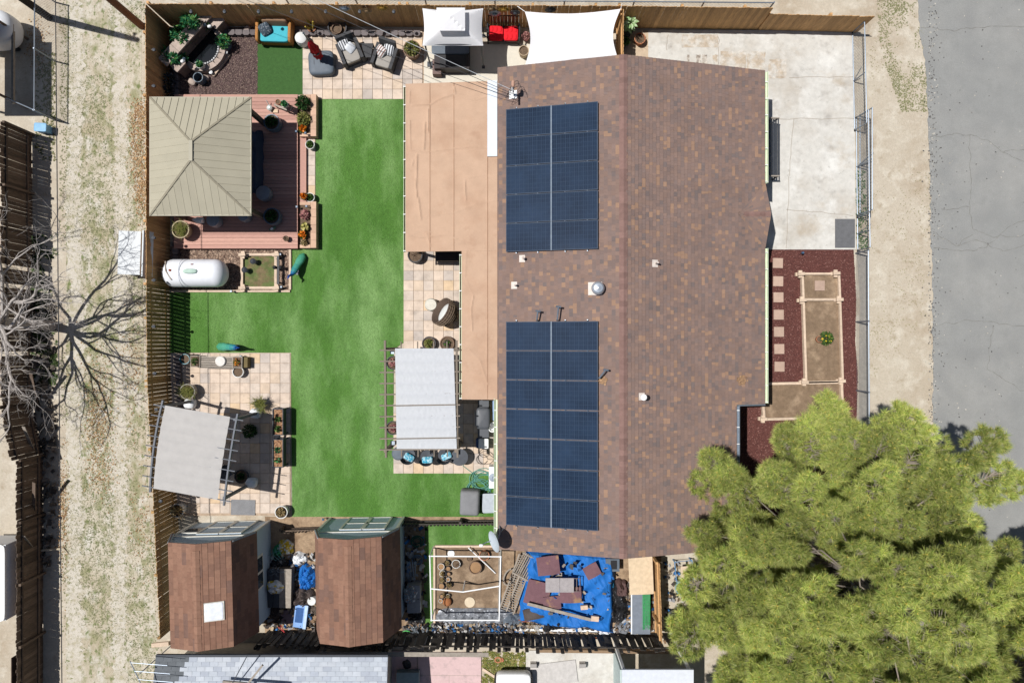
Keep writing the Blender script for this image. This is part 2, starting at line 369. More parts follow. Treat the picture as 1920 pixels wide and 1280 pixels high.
for r, m in (((1350, 97, 1398, 135), stm), ((1400, 98, 1434, 134), stm), ((1440, 112, 1474, 148), stm), ((1278, 66, 1346, 90), stm), ((1305, 104, 1313, 122), stg), ((1316, 104, 1325, 122), stg), ((1288, 104, 1292, 122), stg), ((1336, 104, 1345, 122), stm)):
    R = rect(*r); n = 9; P = []
    for i in range(4):
        a = Vector(R[i]); b = Vector(R[(i + 1) % 4])
        for k in range(n):
            p = a.lerp(b, k / n); P.append((p.x + rnd.uniform(-.02, .02), p.y + rnd.uniform(-.02, .02)))
    z = .049 + rnd.uniform(0, .003)
    mb = MB(); mb.add([(x, y, z) for x, y in P], [tuple(range(len(P)))]); obj('stain', mb, m, drive)
# ---- mulch beds
mul = mat('red_bark_mulch', sc_(106, 66, 60), rough=1, var=.25, scale=14, fine=.3, bump=1.5, bscale=60)
MR = poly([(1425, 468), (1600, 468), (1605, 560), (1603, 640), (1608, 700), (1606, 780), (1600, 830), (1600, 1010), (1380, 1010), (1380, 468)])
mo = obj('mulch_bed', MB().prism(MR, -.02, .02), mul, kind='structure', label='dark red bark mulch around the raised timber beds', cat='mulch')
chips('bark_chip', MR, 22000, .042, [sc_(104, 66, 61), sc_(122, 80, 73), sc_(90, 58, 55), sc_(142, 104, 96)], chipm, z=.022, parent=mo)
ML = rect(318, 52, 484, 182)
mo = obj('mulch_bed', MB().prism(ML, -.02, .02), mat('brown_bark_mulch', sc_(104, 84, 80), rough=1, var=.25, scale=14, fine=.3, bump=1.5, bscale=60), kind='structure', label='brown bark mulch around the stone pond', cat='mulch')
chips('bark_chip', ML, 12000, .036, [sc_(106, 88, 86), sc_(126, 106, 102), sc_(84, 70, 68), sc_(150, 130, 118)], chipm, z=.022, parent=mo)
GR = rect(318, 462, 545, 546)
mo = obj('gravel_bed', MB().prism(GR, -.02, .018), mat('brown_gravel', sc_(150, 128, 112), rough=1, var=.2, scale=14, fine=.3, bump=1.5, bscale=60), kind='structure', label='brown gravel under the white propane tank', cat='gravel')
chips('gravel_stone', GR, 5000, .05, [sc_(150, 125, 108), sc_(185, 160, 140), sc_(110, 90, 80)], chipm, z=.02, asp=1.2, parent=mo)
obj('gravel_strip', MB().prism(poly([(1606, 470), (1612, 560), (1610, 700), (1612, 850), (1612, 1010), (1636, 1010), (1626, 470)]), -.02, .012), mat('grey_gravel', sc_(178, 170, 158), rough=1, var=.12, fine=.22, bump=1, bscale=60), kind='structure', label='grey gravel strip under the front wire fence', cat='gravel')
obj('yard_dirt', MB().prism(rect(497, 968, 1240, 1190), -.02, .012), mat('yard_soil', sc_(176, 150, 122), c2=(sc_(130, 106, 84), (1.2, .48, .65)), rough=1, var=.2, fine=.2, bump=1, bscale=40), kind='structure', label='bare brown soil of the cluttered side yard', cat='ground')

# ---- loose weeds, dry leaves in the alley and on the verge
AL = poly([(112, -60), (272, -60), (276, 560), (280, 800), (312, 1340), (112, 1340)])
def weeds(name, P, n, pal, label, size=.07, clump=0.45, k=7, sc1=.5, thr=.0):
    q = scatter(P, n * 4); w = np.array([nz(x * sc1, y * sc1 * .6, 1.3) + .55 * nz(x * 2.1, y * 2.1, 7.) for x, y in q]); q = q[w > thr + clump * rng.uniform(-.5, .5, len(q))][:n]
    V, C = blades(np.c_[q, np.full(len(q), .0)] , k, size, size * .5, pal, up=.2)
    return tag(link(name, npmesh(name, V, 3, leafm, C)), kind='stuff', label=label, cat='weeds')
wp = [sc_(140, 144, 98), sc_(160, 158, 116), sc_(112, 126, 74), sc_(178, 172, 136)]
weeds('weed', AL, 12000, wp, 'low olive weeds scattered along the sandy alley', thr=-.02, clump=.7, size=.055, k=6)
weeds('weed', poly([(160, 60), (200, 60), (205, 640), (205, 1300), (150, 1300), (160, 600)]), 900, [sc_(122, 136, 84), sc_(146, 152, 104)], 'taller green weeds along the middle of the alley', size=.05, thr=.12, clump=.6)
weeds('weed', poly([(1640, -60), (1728, -60), (1740, 210), (1690, 210), (1650, 90)]), 2300, [sc_(158, 158, 112), sc_(178, 172, 132), sc_(140, 146, 98)], 'dry olive grass on the verge where it meets the road', size=.045, thr=.05, clump=.9, sc1=.7, k=9)
weeds('weed', poly([(1632, 40), (1740, 190), (1745, 380), (1735, 600), (1630, 720)]), 600, [sc_(165, 160, 120), sc_(185, 175, 140)], 'sparse weeds on the verge outside the front fence', thr=.2, size=.04)
weeds('weed', poly([(1604, 320), (1622, 320), (1627, 470), (1606, 470)]), 260, [sc_(90, 125, 55), sc_(70, 105, 45)], 'green weeds under the wire gate', thr=-.6)
lf = [sc_(190, 158, 118), sc_(170, 134, 96), sc_(205, 178, 142), sc_(150, 116, 84)]
def leafpts(L): return np.concatenate([rng.normal(W(x, y), (s * .02, t * .02), (n, 2)) for x, y, s, t, n in L])
chips('dry_leaf', None, 0, .055, lf, chipm, z=.012, pts=leafpts([(262, 220, 8, 22, 420), (258, 290, 9, 40, 560), (266, 360, 7, 30, 480), (185, 790, 16, 34, 520), (190, 880, 18, 30, 300), (70, 90, 10, 26, 420), (118, 960, 6, 60, 420), (250, 700, 14, 60, 200), (185, 700, 25, 40, 200), (265, 980, 12, 60, 160)]), label='drifts of dry brown leaves lying in the alley', cat='leaves')

# ================================================================== FENCES
def picket_mesh(w, h, t, m, ear=.03, name='picket'):
    b = MB(); P = [(-w / 2, 0), (w / 2, 0), (w / 2, h - ear), (w / 2 - ear, h), (-w / 2 + ear, h), (-w / 2, h - ear)]
    V = [(x, -t / 2, z) for x, z in P] + [(x, t / 2, z) for x, z in P]
    return b.add(V, [tuple(range(6)), tuple(range(11, 5, -1))] + [(i, i + 6, (i + 1) % 6 + 6, (i + 1) % 6) for i in range(6)]).mesh(name, m)
def fence(label, pts, h, m, w=.14, gap=.006, jit=.012, miss=0., inner=1, rails=(.3, 1.45), tilt=.006, cat='fence', railm=None, post=True, name='board_fence'):
    """inner: on which side (+1 left of the run, -1 right) the rails stand"""
    f = thing(name, label, cat, (*pts[0], 0)); o = Vector(pts[0]); pm = picket_mesh(w, h, .018, m)
    for a, b in zip(pts[:-1], pts[1:]):
        a = Vector(a); b = Vector(b); d = b - a; L = d.length; d.normalize(); an = math.atan2(d.y, d.x); nn = Vector((-d.y, d.x)) * inner
        npk = max(1, int(round(L / (w + gap)))); pt_ = L / npk
        for i in range(npk):
            if rnd.random() < miss: continue
            p = a + d * ((i + .5) * pt_) - o
            q = link('picket', pm, f, (p.x, p.y, rnd.uniform(-jit, jit)), an + rnd.uniform(-.02, .02), ry=rnd.uniform(-tilt, tilt) * .4, rx=rnd.uniform(-tilt, tilt))
        for z in rails:
            mb = MB(); c = nn * .035; mb.beam((*(a - o + c), z), (*(b - o + c), z), .04, .09); obj('rail', mb, railm or m, f)
        if post:
            for i in range(int(L / 2.4) + 1):
                p = a + d * min(L, i * 2.4) - o + nn * .09; obj('post', MB().box(p.x, p.y, (h - .06) / 2, .09, .09, h - .06, an), railm or m, f)
    return f
FL = [(-13.95, 12.82), (-13.92, 2.2)]; FL2 = [(-13.92, 2.2), (-13.88, -1.5), (-13.39, -11.3)]
fence('tall cedar fence along the alley behind the tan gazebo', FL[::-1], 1.83, cedar, inner=1)
fence('gappy cedar fence along the alley beside the lawn and sheds', FL2[::-1], 1.83, mat('tan_boards', sc_(178, 142, 92), rough=.8, var=.25, scale=5, rand=.22, stretch=(6, 6, .7), bump=.3, bscale=30), gap=.013, inner=1)
fence('long cedar fence with hanging sun faces behind the patio', [(-13.9, 12.84), (-4, 12.8), (4.1, 12.76), (9.95, 12.68)], 1.83, cedar, inner=1)
fence('shorter cedar fence along the top of the driveway', [(9.98, 12.66), (14.05, 12.56)], 1.4, cedar, inner=1, rails=(.3, 1.1))
fence('short side fence dividing the shade sail from the driveway', [(4.25, 12.7), (4.25, 10.3)], 1.75, cedar, inner=-1)
fence('dark weathered fence with gaps on the far side of the alley', [(-19.1, -4.6), (-19.1, -15.5)], 1.5, oldwood, gap=.004, inner=1, jit=.04, miss=.012, tilt=.012, rails=(.3, 1.2))
fence('rotten leaning fence below the bare tree', [(-19.55, 8.4), (-19.5, -2.6), (-19.12, -4.55)], 1.75, oldwood, gap=.006, inner=1, jit=.06, miss=.025, tilt=.02)
fence('blackened board fence behind the sheds and tarp', [(-9.9, -11.72), (6.4, -11.85)], 1.6, blackwood, gap=.012, inner=-1, jit=.08, miss=.05, tilt=.09, rails=(.3, 1.3))
fence('sunlit cedar side fence beside the grey metal panel', [(5.72, -8.6), (5.82, -11.7)], 1.35, cedar, inner=-1, rails=(.3, 1.05))
fence('low black slatted fence edging the lawn beside the second shed', [(-4.45, -7.32), (-.7, -7.28)], .75, blackwood, w=.09, gap=.055, inner=1, rails=(.15, .6), jit=.01)
fence('low broken picket fence between the two sheds', [(-9.25, -7.62), (-7.5, -7.55)], .6, oldwood, w=.09, gap=.05, inner=1, rails=(.15, .45), jit=.05, tilt=.08)
capm = greywood
tag(obj('cap_board', MB().beam((-7.4, -11.93, 1.56), (-.9, -11.98, 1.56), .16, .03).mesh and MB().beam((-7.4, -11.96, 1.62), (-.9, -12.0, 1.62), .17, .03), greywood), 'long grey board lying along the top of the blackened fence', 'board')

def chainlink(label, pts, h, loc_group=None, brace=False, spacing=.11, name='wire_fence'):
    f = thing(name, label, 'wire fence', (*pts[0], 0)); o = Vector((*pts[0], 0))
    for a, b in zip(pts[:-1], pts[1:]):
        a = Vector((*a, 0)) - o; b = Vector((*b, 0)) - o; d = b - a; L = d.length; d.normalize()
        obj('top_rail', MB().tube([a + Vector((0, 0, h)), b + Vector((0, 0, h))], .024, 8), steel, f, smooth=True)
        n = max(1, int(round(L / 2.6)))
        for i in range(n + 1):
            p = a + d * (L * i / n); obj('post', MB().cyl(p.x, p.y, 0, h + .05, .03, 8), steel, f, smooth=True)
        mb = MB(); k = int(L / spacing)
        for s in (1, -1):
            for i in range(-int(h / spacing), k + int(h / spacing)):
                x0 = i * spacing; x1 = x0 + s * (h - .04); z0, z1 = .03, h - .01
                if s < 0: x0, x1 = x0, x0 - (h - .04)
                t0, t1 = 0., 1.
                dx = x1 - x0
                for lim, sg in ((0, 1), (L, -1)):
                    if sg * (x0 - lim) < 0 and sg * (x1 - lim) < 0: t1 = -1
                    elif sg * (x0 - lim) < 0: t0 = max(t0, (lim - x0) / dx)
                    elif sg * (x1 - lim) < 0: t1 = min(t1, (lim - x0) / dx)
                if t1 <= t0: continue
                P = [a + d * (x0 + dx * t) + Vector((0, 0, z0 + (z1 - z0) * t)) for t in (t0, t1)]
                mb.tube(P, .0028, 3)
        tag(obj('wire_mesh', mb, steel, f), kind='stuff')
    return f
fx = W(1605, 640)[0]
chainlink('galvanised wire fence in front of the red mulch bed', [(W(1604, 475)[0], W(0, 475)[1]), (W(1606, 860)[0], W(0, 860)[1]), (W(1606, 1290)[0], W(0, 1290)[1])], 1.0)
chainlink('grey wire fence running behind the long cedar fence', [(-8.6, 13.0), (9.95, 12.86)], 1.86, spacing=.14)
chainlink('sagging wire fence at the corner of the neighbouring yard', [(-20.2, 9.7), (-18.6, 9.0)], 1.2)
chainlink('wire fence running along the shaded screen house', [(-18.6, 13.8), (-18.62, 9.0)], 1.2)
def gate(label, p, q, h, off):
    f = thing('wire_gate', label, 'gate', (*p, 0)); a = Vector((0, 0, .06)); b = Vector((q[0] - p[0], q[1] - p[1], .06)); u = Vector((0, 0, h))
    for nm, A, B in (('bottom_rail', a, b), ('top_rail', a + u, b + u), ('end_post', a, a + u), ('end_post', b, b + u), ('middle_post', (a + b) / 2, (a + b) / 2 + u)):
        obj(nm, MB().tube([A, B], .022, 8), steel, f, smooth=True)
    obj('brace', MB().tube([(a + b) / 2, (a + b) / 2 + Vector((off, .25, h * .9))], .014, 6), steel, f)
    mb = MB(); L = (b - a).length; d = (b - a).normalized()
    for s in (0, 1):
        n = int((L + h) / .13)
        for i in range(n):
            x = i * .13 - h; 
            P0, P1 = (x, x + h) if s == 0 else (x + h, x)
            t0 = 0.; t1 = 1.; dx = P1 - P0
            ts = sorted([(0 - P0) / dx, (L - P0) / dx]); t0 = max(0, ts[0]); t1 = min(1, ts[1])
            if t1 <= t0: continue
            mb.tube([a + d * (P0 + dx * t) + u * t for t in (t0, t1)], .0028, 3)
    tag(obj('wire_mesh', mb, steel, f), kind='stuff')
    for A in (a, b):
        obj('wheel', MB().sup(A.x, A.y, .06, .05, .12, .12, e=1), black, f)
gate('long wire gate leaf beside the short cedar fence', W(1597, 62), W(1601, 245), .95, -.1)
gate('wire gate leaf standing beside the dark rug', W(1604, 222), W(1606, 405), .95, .1)
gate('second wire gate leaf overlapping on the outer side', W(1611, 218), W(1611, 402), .95, .1)
gate('narrow wire gate beside the mulch corner', W(1606, 408), W(1607, 470), .95, .1)
# ================================================================== HOUSE
RZ, EL, ER = 3.75, 2.6, 2.335
xr, xl, xe, xj = 3.93, -.53, 9.43, 8.27; yt, yb, yj = 10.1, -7.65, -2.33
pit = (RZ - EL) / (xr - xl)
def rz_(x): return RZ - pit * abs(x - xr)
wall = mat('sage_siding', sc_(178, 190, 160), rough=.8, var=.08, stretch=(1, 1, 9), scale=6)
trim = mat('pale_green_trim', sc_(214, 230, 190), rough=.6, var=.05)
house = thing('house', 'single storey house with brown shingle gable roof and solar arrays', 'house', ((xr), 1.2, 0))
HO = Vector((xr, 1.2, 0))
def hobj(nm, mb, m, par=house, **k):
    mb.v = [(a - HO.x, b - HO.y, c - HO.z) for a, b, c in mb.v]; return obj(nm, mb, m, par, **k)
wl = [(-.1, -7.3), (7.85, -7.3), (7.85, -2.0), (8.98, -2.0), (8.98, 9.75), (-.1, 9.75)]
hobj('wall', MB().prism(wl, 0, 2.36), wall)
for ye in (-7.3, 9.75):
    mb = MB(); w2 = 4.02; mb.add([(-.1, ye - .05, 2.3), (7.85, ye - .05, 2.3), (xr, ye - .05, RZ - .12), (-.1, ye + .05, 2.3), (7.85, ye + .05, 2.3), (xr, ye + .05, RZ - .12)], [(0, 1, 2), (5, 4, 3), (0, 3, 4, 1), (1, 4, 5, 2), (2, 5, 3, 0)]); hobj('gable', mb, wall)
deckm = mat('roof_edge', sc_(120, 95, 88), rough=.9, var=.1)
mb = MB(); T = .14
def slope(mb, x0, z0, x1, z1, y0, y1, t):
    mb.add([(x0, y0, z0), (x1, y0, z1), (x1, y1, z1), (x0, y1, z0), (x0, y0, z0 - t), (x1, y0, z1 - t), (x1, y1, z1 - t), (x0, y1, z0 - t)],
           [(0, 1, 2, 3), (7, 6, 5, 4), (0, 4, 5, 1), (1, 5, 6, 2), (2, 6, 7, 3), (3, 7, 4, 0)])
slope(mb, xl, EL, xr, RZ, yb, yt, T); slope(mb, xr, RZ, xe, rz_(xe), yj, yt, T); slope(mb, xr, RZ, xj, rz_(xj), yb, yj, T)
roof = hobj('roof', mb, deckm)
shm = mat('roof_shingles', attr=True, rough=.95, var=.07, scale=1.2, fine=.1, bump=.4, bscale=220, spec=.15)
PAL = [(sc_(145, 121, 110), 30), (sc_(141, 119, 110), 30), (sc_(135, 116, 109), 24), (sc_(163, 132, 111), 10), (sc_(126, 112, 108), 7)]
def shingles(mb, o, d, a, ld, la, exp=.138, pal=PAL, wlo=.08, whi=.21, th=(.006, .014), r=rnd, fixed=None, pieces=None):
    """courses of tabs: o top corner, d down-slope unit, a along unit"""
    d = Vector(d); a = Vector(a); o = Vector(o); n = d.cross(a)
    if n.z < 0: n = -n
    k = int(math.ceil(ld / exp)); last = None
    for i in range(k):
        s0 = i * exp; s1 = min(ld, s0 + exp); t = -r.uniform(0, whi) if not fixed else -(fixed * .5 if i % 2 else 0) - r.uniform(0, .03)
        while t < la:
            w = fixed or r.uniform(wlo, whi)
            t0 = max(0, t); t1 = min(la, t + w - (.006 if fixed else .002)); t += w
            if t1 - t0 < .01: continue
            h = r.uniform(*th); c = r.choices([p for p, q in pal], [q for p, q in pal])[0]; f = r.uniform(.94, 1.06); c = tuple(v * f for v in c)
            P = [o + d * s0 + a * t0 + n * .003, o + d * s0 + a * t1 + n * .003, o + d * (s1 + .004) + a * t1 + n * (h + .003), o + d * (s1 + .004) + a * t0 + n * (h + .003)]
            Q = [o + d * (s1 + .002) + a * t0 + n * .001, o + d * (s1 + .002) + a * t1 + n * .001]
            B = pieces() if pieces else mb
            B.add(P + Q, [(0, 1, 2, 3), (3, 2, 5, 4), (0, 3, 4), (1, 5, 2)], c)
            if pieces: pieces(B)
LD = lambda x0, x1: abs(x1 - x0) * math.sqrt(1 + pit * pit)
cs = 1 / math.sqrt(1 + pit * pit)
mb = MB(); shingles(mb, (xr, yb, RZ), (-cs, 0, -pit * cs), (0, 1, 0), LD(xr, xl), yt - yb)
tag(hobj('shingle_course', mb, shm, roof, colors=True), kind='stuff')
PALR = [(sc_(128, 100, 94), 32), (sc_(118, 97, 94), 30), (sc_(106, 90, 90), 22), (sc_(160, 110, 84), 14), (sc_(94, 85, 88), 8)]
mb = MB(); shingles(mb, (xr, yj, RZ), (cs, 0, -pit * cs), (0, 1, 0), LD(xr, xe), yt - yj, pal=PAL, th=(.012, .022))
shingles(mb, (xr, yb, RZ), (cs, 0, -pit * cs), (0, 1, 0), LD(xr, xj), yj - yb, pal=PAL, th=(.012, .022))
tag(hobj('shingle_course', mb, shm, roof, colors=True), kind='stuff')
# small entrance gable over the eave
za = 2.62; xa = 9.56; y0, ym, y1 = 3.5, 4.7, 5.9; xb = xr + (RZ - za) / pit
mb = MB(); zz = rz_(xe) + .01
P = [(xb, ym, za), (xa, ym, za), (xe + .02, y0, zz), (xe + .02, y1, zz)]
mb.add(P + [(p[0], p[1], p[2] - .12) for p in P], [(0, 2, 1), (0, 1, 3), (1, 2, 6, 5), (3, 1, 5, 7)])
pg = hobj('porch_gable', mb, deckm)
mb = MB(); PR = PAL
for sgn, ye in ((-1, y0), (1, y1)):     # tabs laid in courses on the two little triangles
    A = Vector((xb, ym, za)); B = Vector((xa, ym, za)); Cc = Vector((xe + .02, ye, zz)); n = (B - A).cross(Cc - A).normalized()
    if n.z < 0: n = -n
    for i in range(9):
        for j in range(8):
            s0, s1 = i / 9, (i + 1) / 9; u0, u1 = j / 8, (j + 1) / 8
            f = lambda s, u: A.lerp(B, u).lerp(A.lerp(Cc, u), s) + n * .008
            c = rnd.choices([p for p, q in PR], [q for p, q in PR])[0]
            mb.add([f(s0, u0), f(s0, u1), f(s1, u1) + n * .006, f(s1, u0) + n * .006], [(0, 1, 2, 3)], c)
tag(hobj('shingle_course', mb, shm, pg, colors=True), kind='stuff')
ridgem = mat('ridge_shingle', sc_(140, 111, 103), rough=.95, var=.1, rand=.14, fine=.1)
def cap(L, w, zup, slopes, m):
    b = MB(); s = slopes
    b.add([(-w, 0, -w * s), (0, 0, .012), (w, 0, -w * s), (-w, L, -w * s + .012), (0, L, .024), (w, L, -w * s + .012), (-w, L, -w * s - .002), (w, L, -w * s - .002), (0, L, .01)],
          [(0, 1, 4, 3), (1, 2, 5, 4), (3, 4, 8, 6), (4, 5, 7, 8)]); return b.mesh('ridge_cap', m)
cm = cap(.2, .15, 0, pit, ridgem); n = int((yt - yb) / .2)
for i in range(n): link('ridge_cap', cm, roof, (xr - HO.x, yb + i * (yt - yb) / n - HO.y, RZ + .012))
cm2 = cap(.2, .1, 0, .3, ridgem)
for i in range(5): link('ridge_cap', cm2, pg, (xa - 1.02 + i * .2 - HO.x, ym - HO.y, za + .012), rz=-math.pi / 2)
# fascia and gutters
gut = mat('cream_gutter', sc_(226, 238, 205), rough=.5, var=.04)
def gutter(y0, y1, x, z, s, m=gut, par=house):
    mb = MB(); mb.box(x + s * .115, (y0 + y1) / 2, z - .08, .02, y1 - y0, .11); mb.box(x + s * .055, (y0 + y1) / 2, z - .125, .12, y1 - y0, .008); mb.box(x - s * .006, (y0 + y1) / 2, z - .085, .008, y1 - y0, .12)
    g = hobj('gutter', mb, m, par)
    for i in range(int((y1 - y0) / .62) + 1): hobj('gutter_hanger', MB().box(x + s * .06, y0 + .05 + i * .62, z - .028, .11, .025, .008), white, g)
gutter(y1 + .02, yt - .02, xe + .015, ER, 1); gutter(yj + .02, y0 - .02, xe + .015, ER, 1); gutter(yb + .1, -2.1, xl - .015, EL, -1)
gutter(yb + .1, yj - .02, xj + .015, rz_(xj), 1, steel)
hobj('drip_edge', MB().box((xj + xe) / 2 + .03, yj - .03, rz_(8.85) - .03, 1.2, .06, .02, ry=math.atan(pit)), steel)
# windows and doors
winm = mat('dark_window_glass', (.03, .04, .05), rough=.08, spec=.6, var=0)
def window(x, y, z, w, h, ax):
    f = hobj('window', MB().box(x, y, z, .08 if ax == 'x' else w, w if ax == 'x' else .08, h), white)
    d = .003
    hobj('pane', MB().box(x, y, z, .09 if ax == 'x' else w - .12, w - .12 if ax == 'x' else .09, h - .12), winm, f)
for y in (-.6, 2.2, 7.2): window(8.98, y, 1.5, 1.5, 1.1, 'x')
for x in (1.8, 5.6): window(x, -7.3, 1.5, 1.2, 1.0, 'y'); window(x, 9.75, 1.5, 1.2, 1.0, 'y')
d = hobj('door', MB().box(8.98, 4.7, 1.05, .1, .95, 2.1), white); hobj('handle', MB().sup(9.06, 4.35, 1.0, .06, .05, .05, e=1), darksteel, d)
d = hobj('patio_door', MB().box(-.1, 6.2, 1.05, .1, 1.8, 2.1), white); hobj('pane', MB().box(-.12, 6.2, 1.1, .1, 1.5, 1.8), winm, d)
window(-.1, -4.8, 1.6, 1.1, .9, 'x')
# ---- patio cover with rolled roofing
xo, xm, yA, yB, yC = -3.98, -1.87, 9.62, 3.35, -2.15
def zc(x): return 2.28 + (x - xo) / (xl - xo) * .30
tan = mat('tan_rolled_roofing', sc_(205, 172, 146), c2=[(sc_(196, 161, 135), (.7, .45, .65)), (sc_(184, 148, 122), (1.7, .6, .74, .5)), (sc_(214, 184, 160), (3.5, .62, .74, .4))], rough=.95, var=.06, scale=2, fine=.07, bump=.3, bscale=200, spec=.12)
pc = thing('patio_cover', 'flat tan patio cover with wrinkled rolled roofing joined to the house', 'patio cover', (-2.2, 3.7, 0)); PO = Vector((-2.2, 3.7, 0))
def pobj(nm, mb, m, par=pc, **k):
    mb.v = [(a - PO.x, b - PO.y, c) for a, b, c in mb.v]; return obj(nm, mb, m, par, **k)
wr = []
def wrinkle(pts, hgt, wid): wr.append(([W(px, py, 2.35) for px, py in pts], hgt, wid))
for p, h_, w_ in (([(772, 197), (808, 196), (822, 187), (852, 178)], .016, .03), ([(852, 180), (880, 188), (895, 190), (912, 185)], .01, .03), ([(803, 205), (803, 247)], .02, .03), ([(797, 230), (795, 280)], .022, .035),
                 ([(768, 280), (800, 285), (850, 280), (890, 277), (914, 281)], .012, .03), ([(782, 290), (780, 350), (782, 372)], .026, .035), ([(784, 372), (789, 410)], .022, .04), ([(768, 170), (767, 192)], .014, .03),
                 ([(768, 225), (769, 280)], .016, .03), ([(852, 165), (854, 178)], .02, .03), ([(872, 340), (874, 378)], .018, .03), ([(775, 422), (807, 435)], .014, .03), ([(765, 440), (790, 445), (840, 440), (870, 458)], .012, .03),
                 ([(800, 437), (807, 462)], .014, .03), ([(775, 300), (772, 310)], .014, .03), ([(800, 405), (850, 400), (900, 382), (930, 378)], .007, .03), ([(870, 335), (914, 330), (932, 338)], .007, .03),
                 ([(888, 555), (884, 580), (886, 620)], .016, .03), ([(875, 470), (872, 520), (888, 555)], .008, .03), ([(880, 655), (900, 675), (915, 720)], .012, .03), ([(872, 690), (900, 700)], .01, .03), ([(914, 600), (913, 680)], .01, .02), ([(914, 560), (932, 556)], .007, .02), ([(914, 680), (932, 676)], .007, .02),
                 ([(852, 190), (851, 440)], .005, .02), ([(806, 260), (806, 440)], .005, .02), ([(914, 295), (914, 470)], .005, .02)):
    wrinkle(p, h_, w_)
def wz(X, Y):
    Z = np.zeros_like(X)
    for P, hh, ww in wr:
        best = np.full_like(X, 9.)
        for i in range(len(P) - 1):
            a = np.array(P[i]); b = np.array(P[i + 1]); d = b - a; t = np.clip(((X - a[0]) * d[0] + (Y - a[1]) * d[1]) / (d @ d), 0, 1)
            best = np.minimum(best, np.hypot(X - a[0] - t * d[0], Y - a[1] - t * d[1]))
        Z = np.maximum(Z, 1.7 * hh * np.exp(-(best / ww) ** 2))
    return Z
def sheet(x0, x1, y0, y1, st=.033):
    nx = int((x1 - x0) / st); ny = int((y1 - y0) / st)
    X, Y = np.meshgrid(np.linspace(x0, x1, nx + 1), np.linspace(y0, y1, ny + 1))
    Z = zc(X) + wz(X, Y) + .012 * np.vectorize(lambda a, b: nz(a * .7, b * .7))(X, Y)
    mb = MB(); mb.v = list(zip(X.ravel().tolist(), Y.ravel().tolist(), Z.ravel().tolist()))
    mb.f = [(j * (nx + 1) + i, j * (nx + 1) + i + 1, (j + 1) * (nx + 1) + i + 1, (j + 1) * (nx + 1) + i) for j in range(ny) for i in range(nx)]; mb.c = [(1, 1, 1)] * len(mb.f)
    return mb
pobj('roofing_sheet', sheet(xo, xl - .012, yB, yA), tan, smooth=True); pobj('roofing_sheet', sheet(xm, xl - .012, yC, yB - .002), tan, smooth=True)
for x_, a, b in ((W(806, 0, 2.35)[0], yB + .02, yA - .02), (W(851, 0, 2.4)[0], yB + .02, yA - .02), (W(914, 0, 2.5)[0], yC + .02, 6.85)):
    mb = MB(); n_ = 40
    for i in range(n_):
        y0_, y1_ = a + (b - a) * i / n_, a + (b - a) * (i + 1) / n_; z_ = zc(x_) + .02
        mb.add([(x_ - .008, y0_, z_ - .004), (x_ + .012, y0_, z_), (x_ + .012, y1_, z_), (x_ - .008, y1_, z_ - .004)], [(0, 1, 2, 3)])
    pobj('lap_seam', mb, mat('seam_tar', sc_(176, 138, 112), rough=1))
mb = MB()
for X0, a, b in ((xo + .01, yB + .01, yA - .01), (xm + .01, yC + .01, yB)):
    zA, zB = zc(X0) - .03, zc(xl) - .03
    mb.add([(X0, a, zA), (xl, a, zB), (xl, b, zB), (X0, b, zA), (X0, a, zA - .1), (xl, a, zB - .1), (xl, b, zB - .1), (X0, b, zA - .1)], [(0, 1, 2, 3), (7, 6, 5, 4), (0, 4, 5, 1), (1, 5, 6, 2), (2, 6, 7, 3), (3, 7, 4, 0)])
pobj('deck_frame', mb, mat('brown_fascia', sc_(165, 120, 80), rough=.8))
sx0, sx1 = W(914, 0, 2.55)[0], xl - .015
pobj('metal_sheet', MB().box((sx0 + sx1) / 2, (W(0, 152, 2.55)[1] + W(0, 294, 2.55)[1]) / 2, zc(-.7) + .04, sx1 - sx0, 2.8, .012, ry=-.085), mat('pale_metal_sheet', (.56, .60, .65), rough=.6, var=.04), label='pale bare metal sheet')
def pgut(y0, y1, x, z):
    mb = MB(); mb.box(x - .07, (y0 + y1) / 2, z - .08, .012, y1 - y0, .1); mb.box(x - .035, (y0 + y1) / 2, z - .13, .07, y1 - y0, .008); g = pobj('gutter', mb, gut)
    n = int((y1 - y0) / .66)
    for i in range(n + 1): pobj('gutter_hanger', MB().box(x - .04, y0 + .04 + i * (y1 - y0 - .08) / n, z - .03, .09, .03, .01), white, g)
pgut(yB, yA - .05, xo - .005, zc(xo)); pgut(yC, yB - .1, xm - .005, zc(xm))
for (x, y) in ((xo + .2, yA - .25), (xo + .2, yB + .25), (xo + .2, 6.5), (xm + .15, yC + .25), (xm + .15, .8)): pobj('post', MB().box(x, y, zc(x) / 2 - .06, .1, .1, zc(x) - .13), palewood)

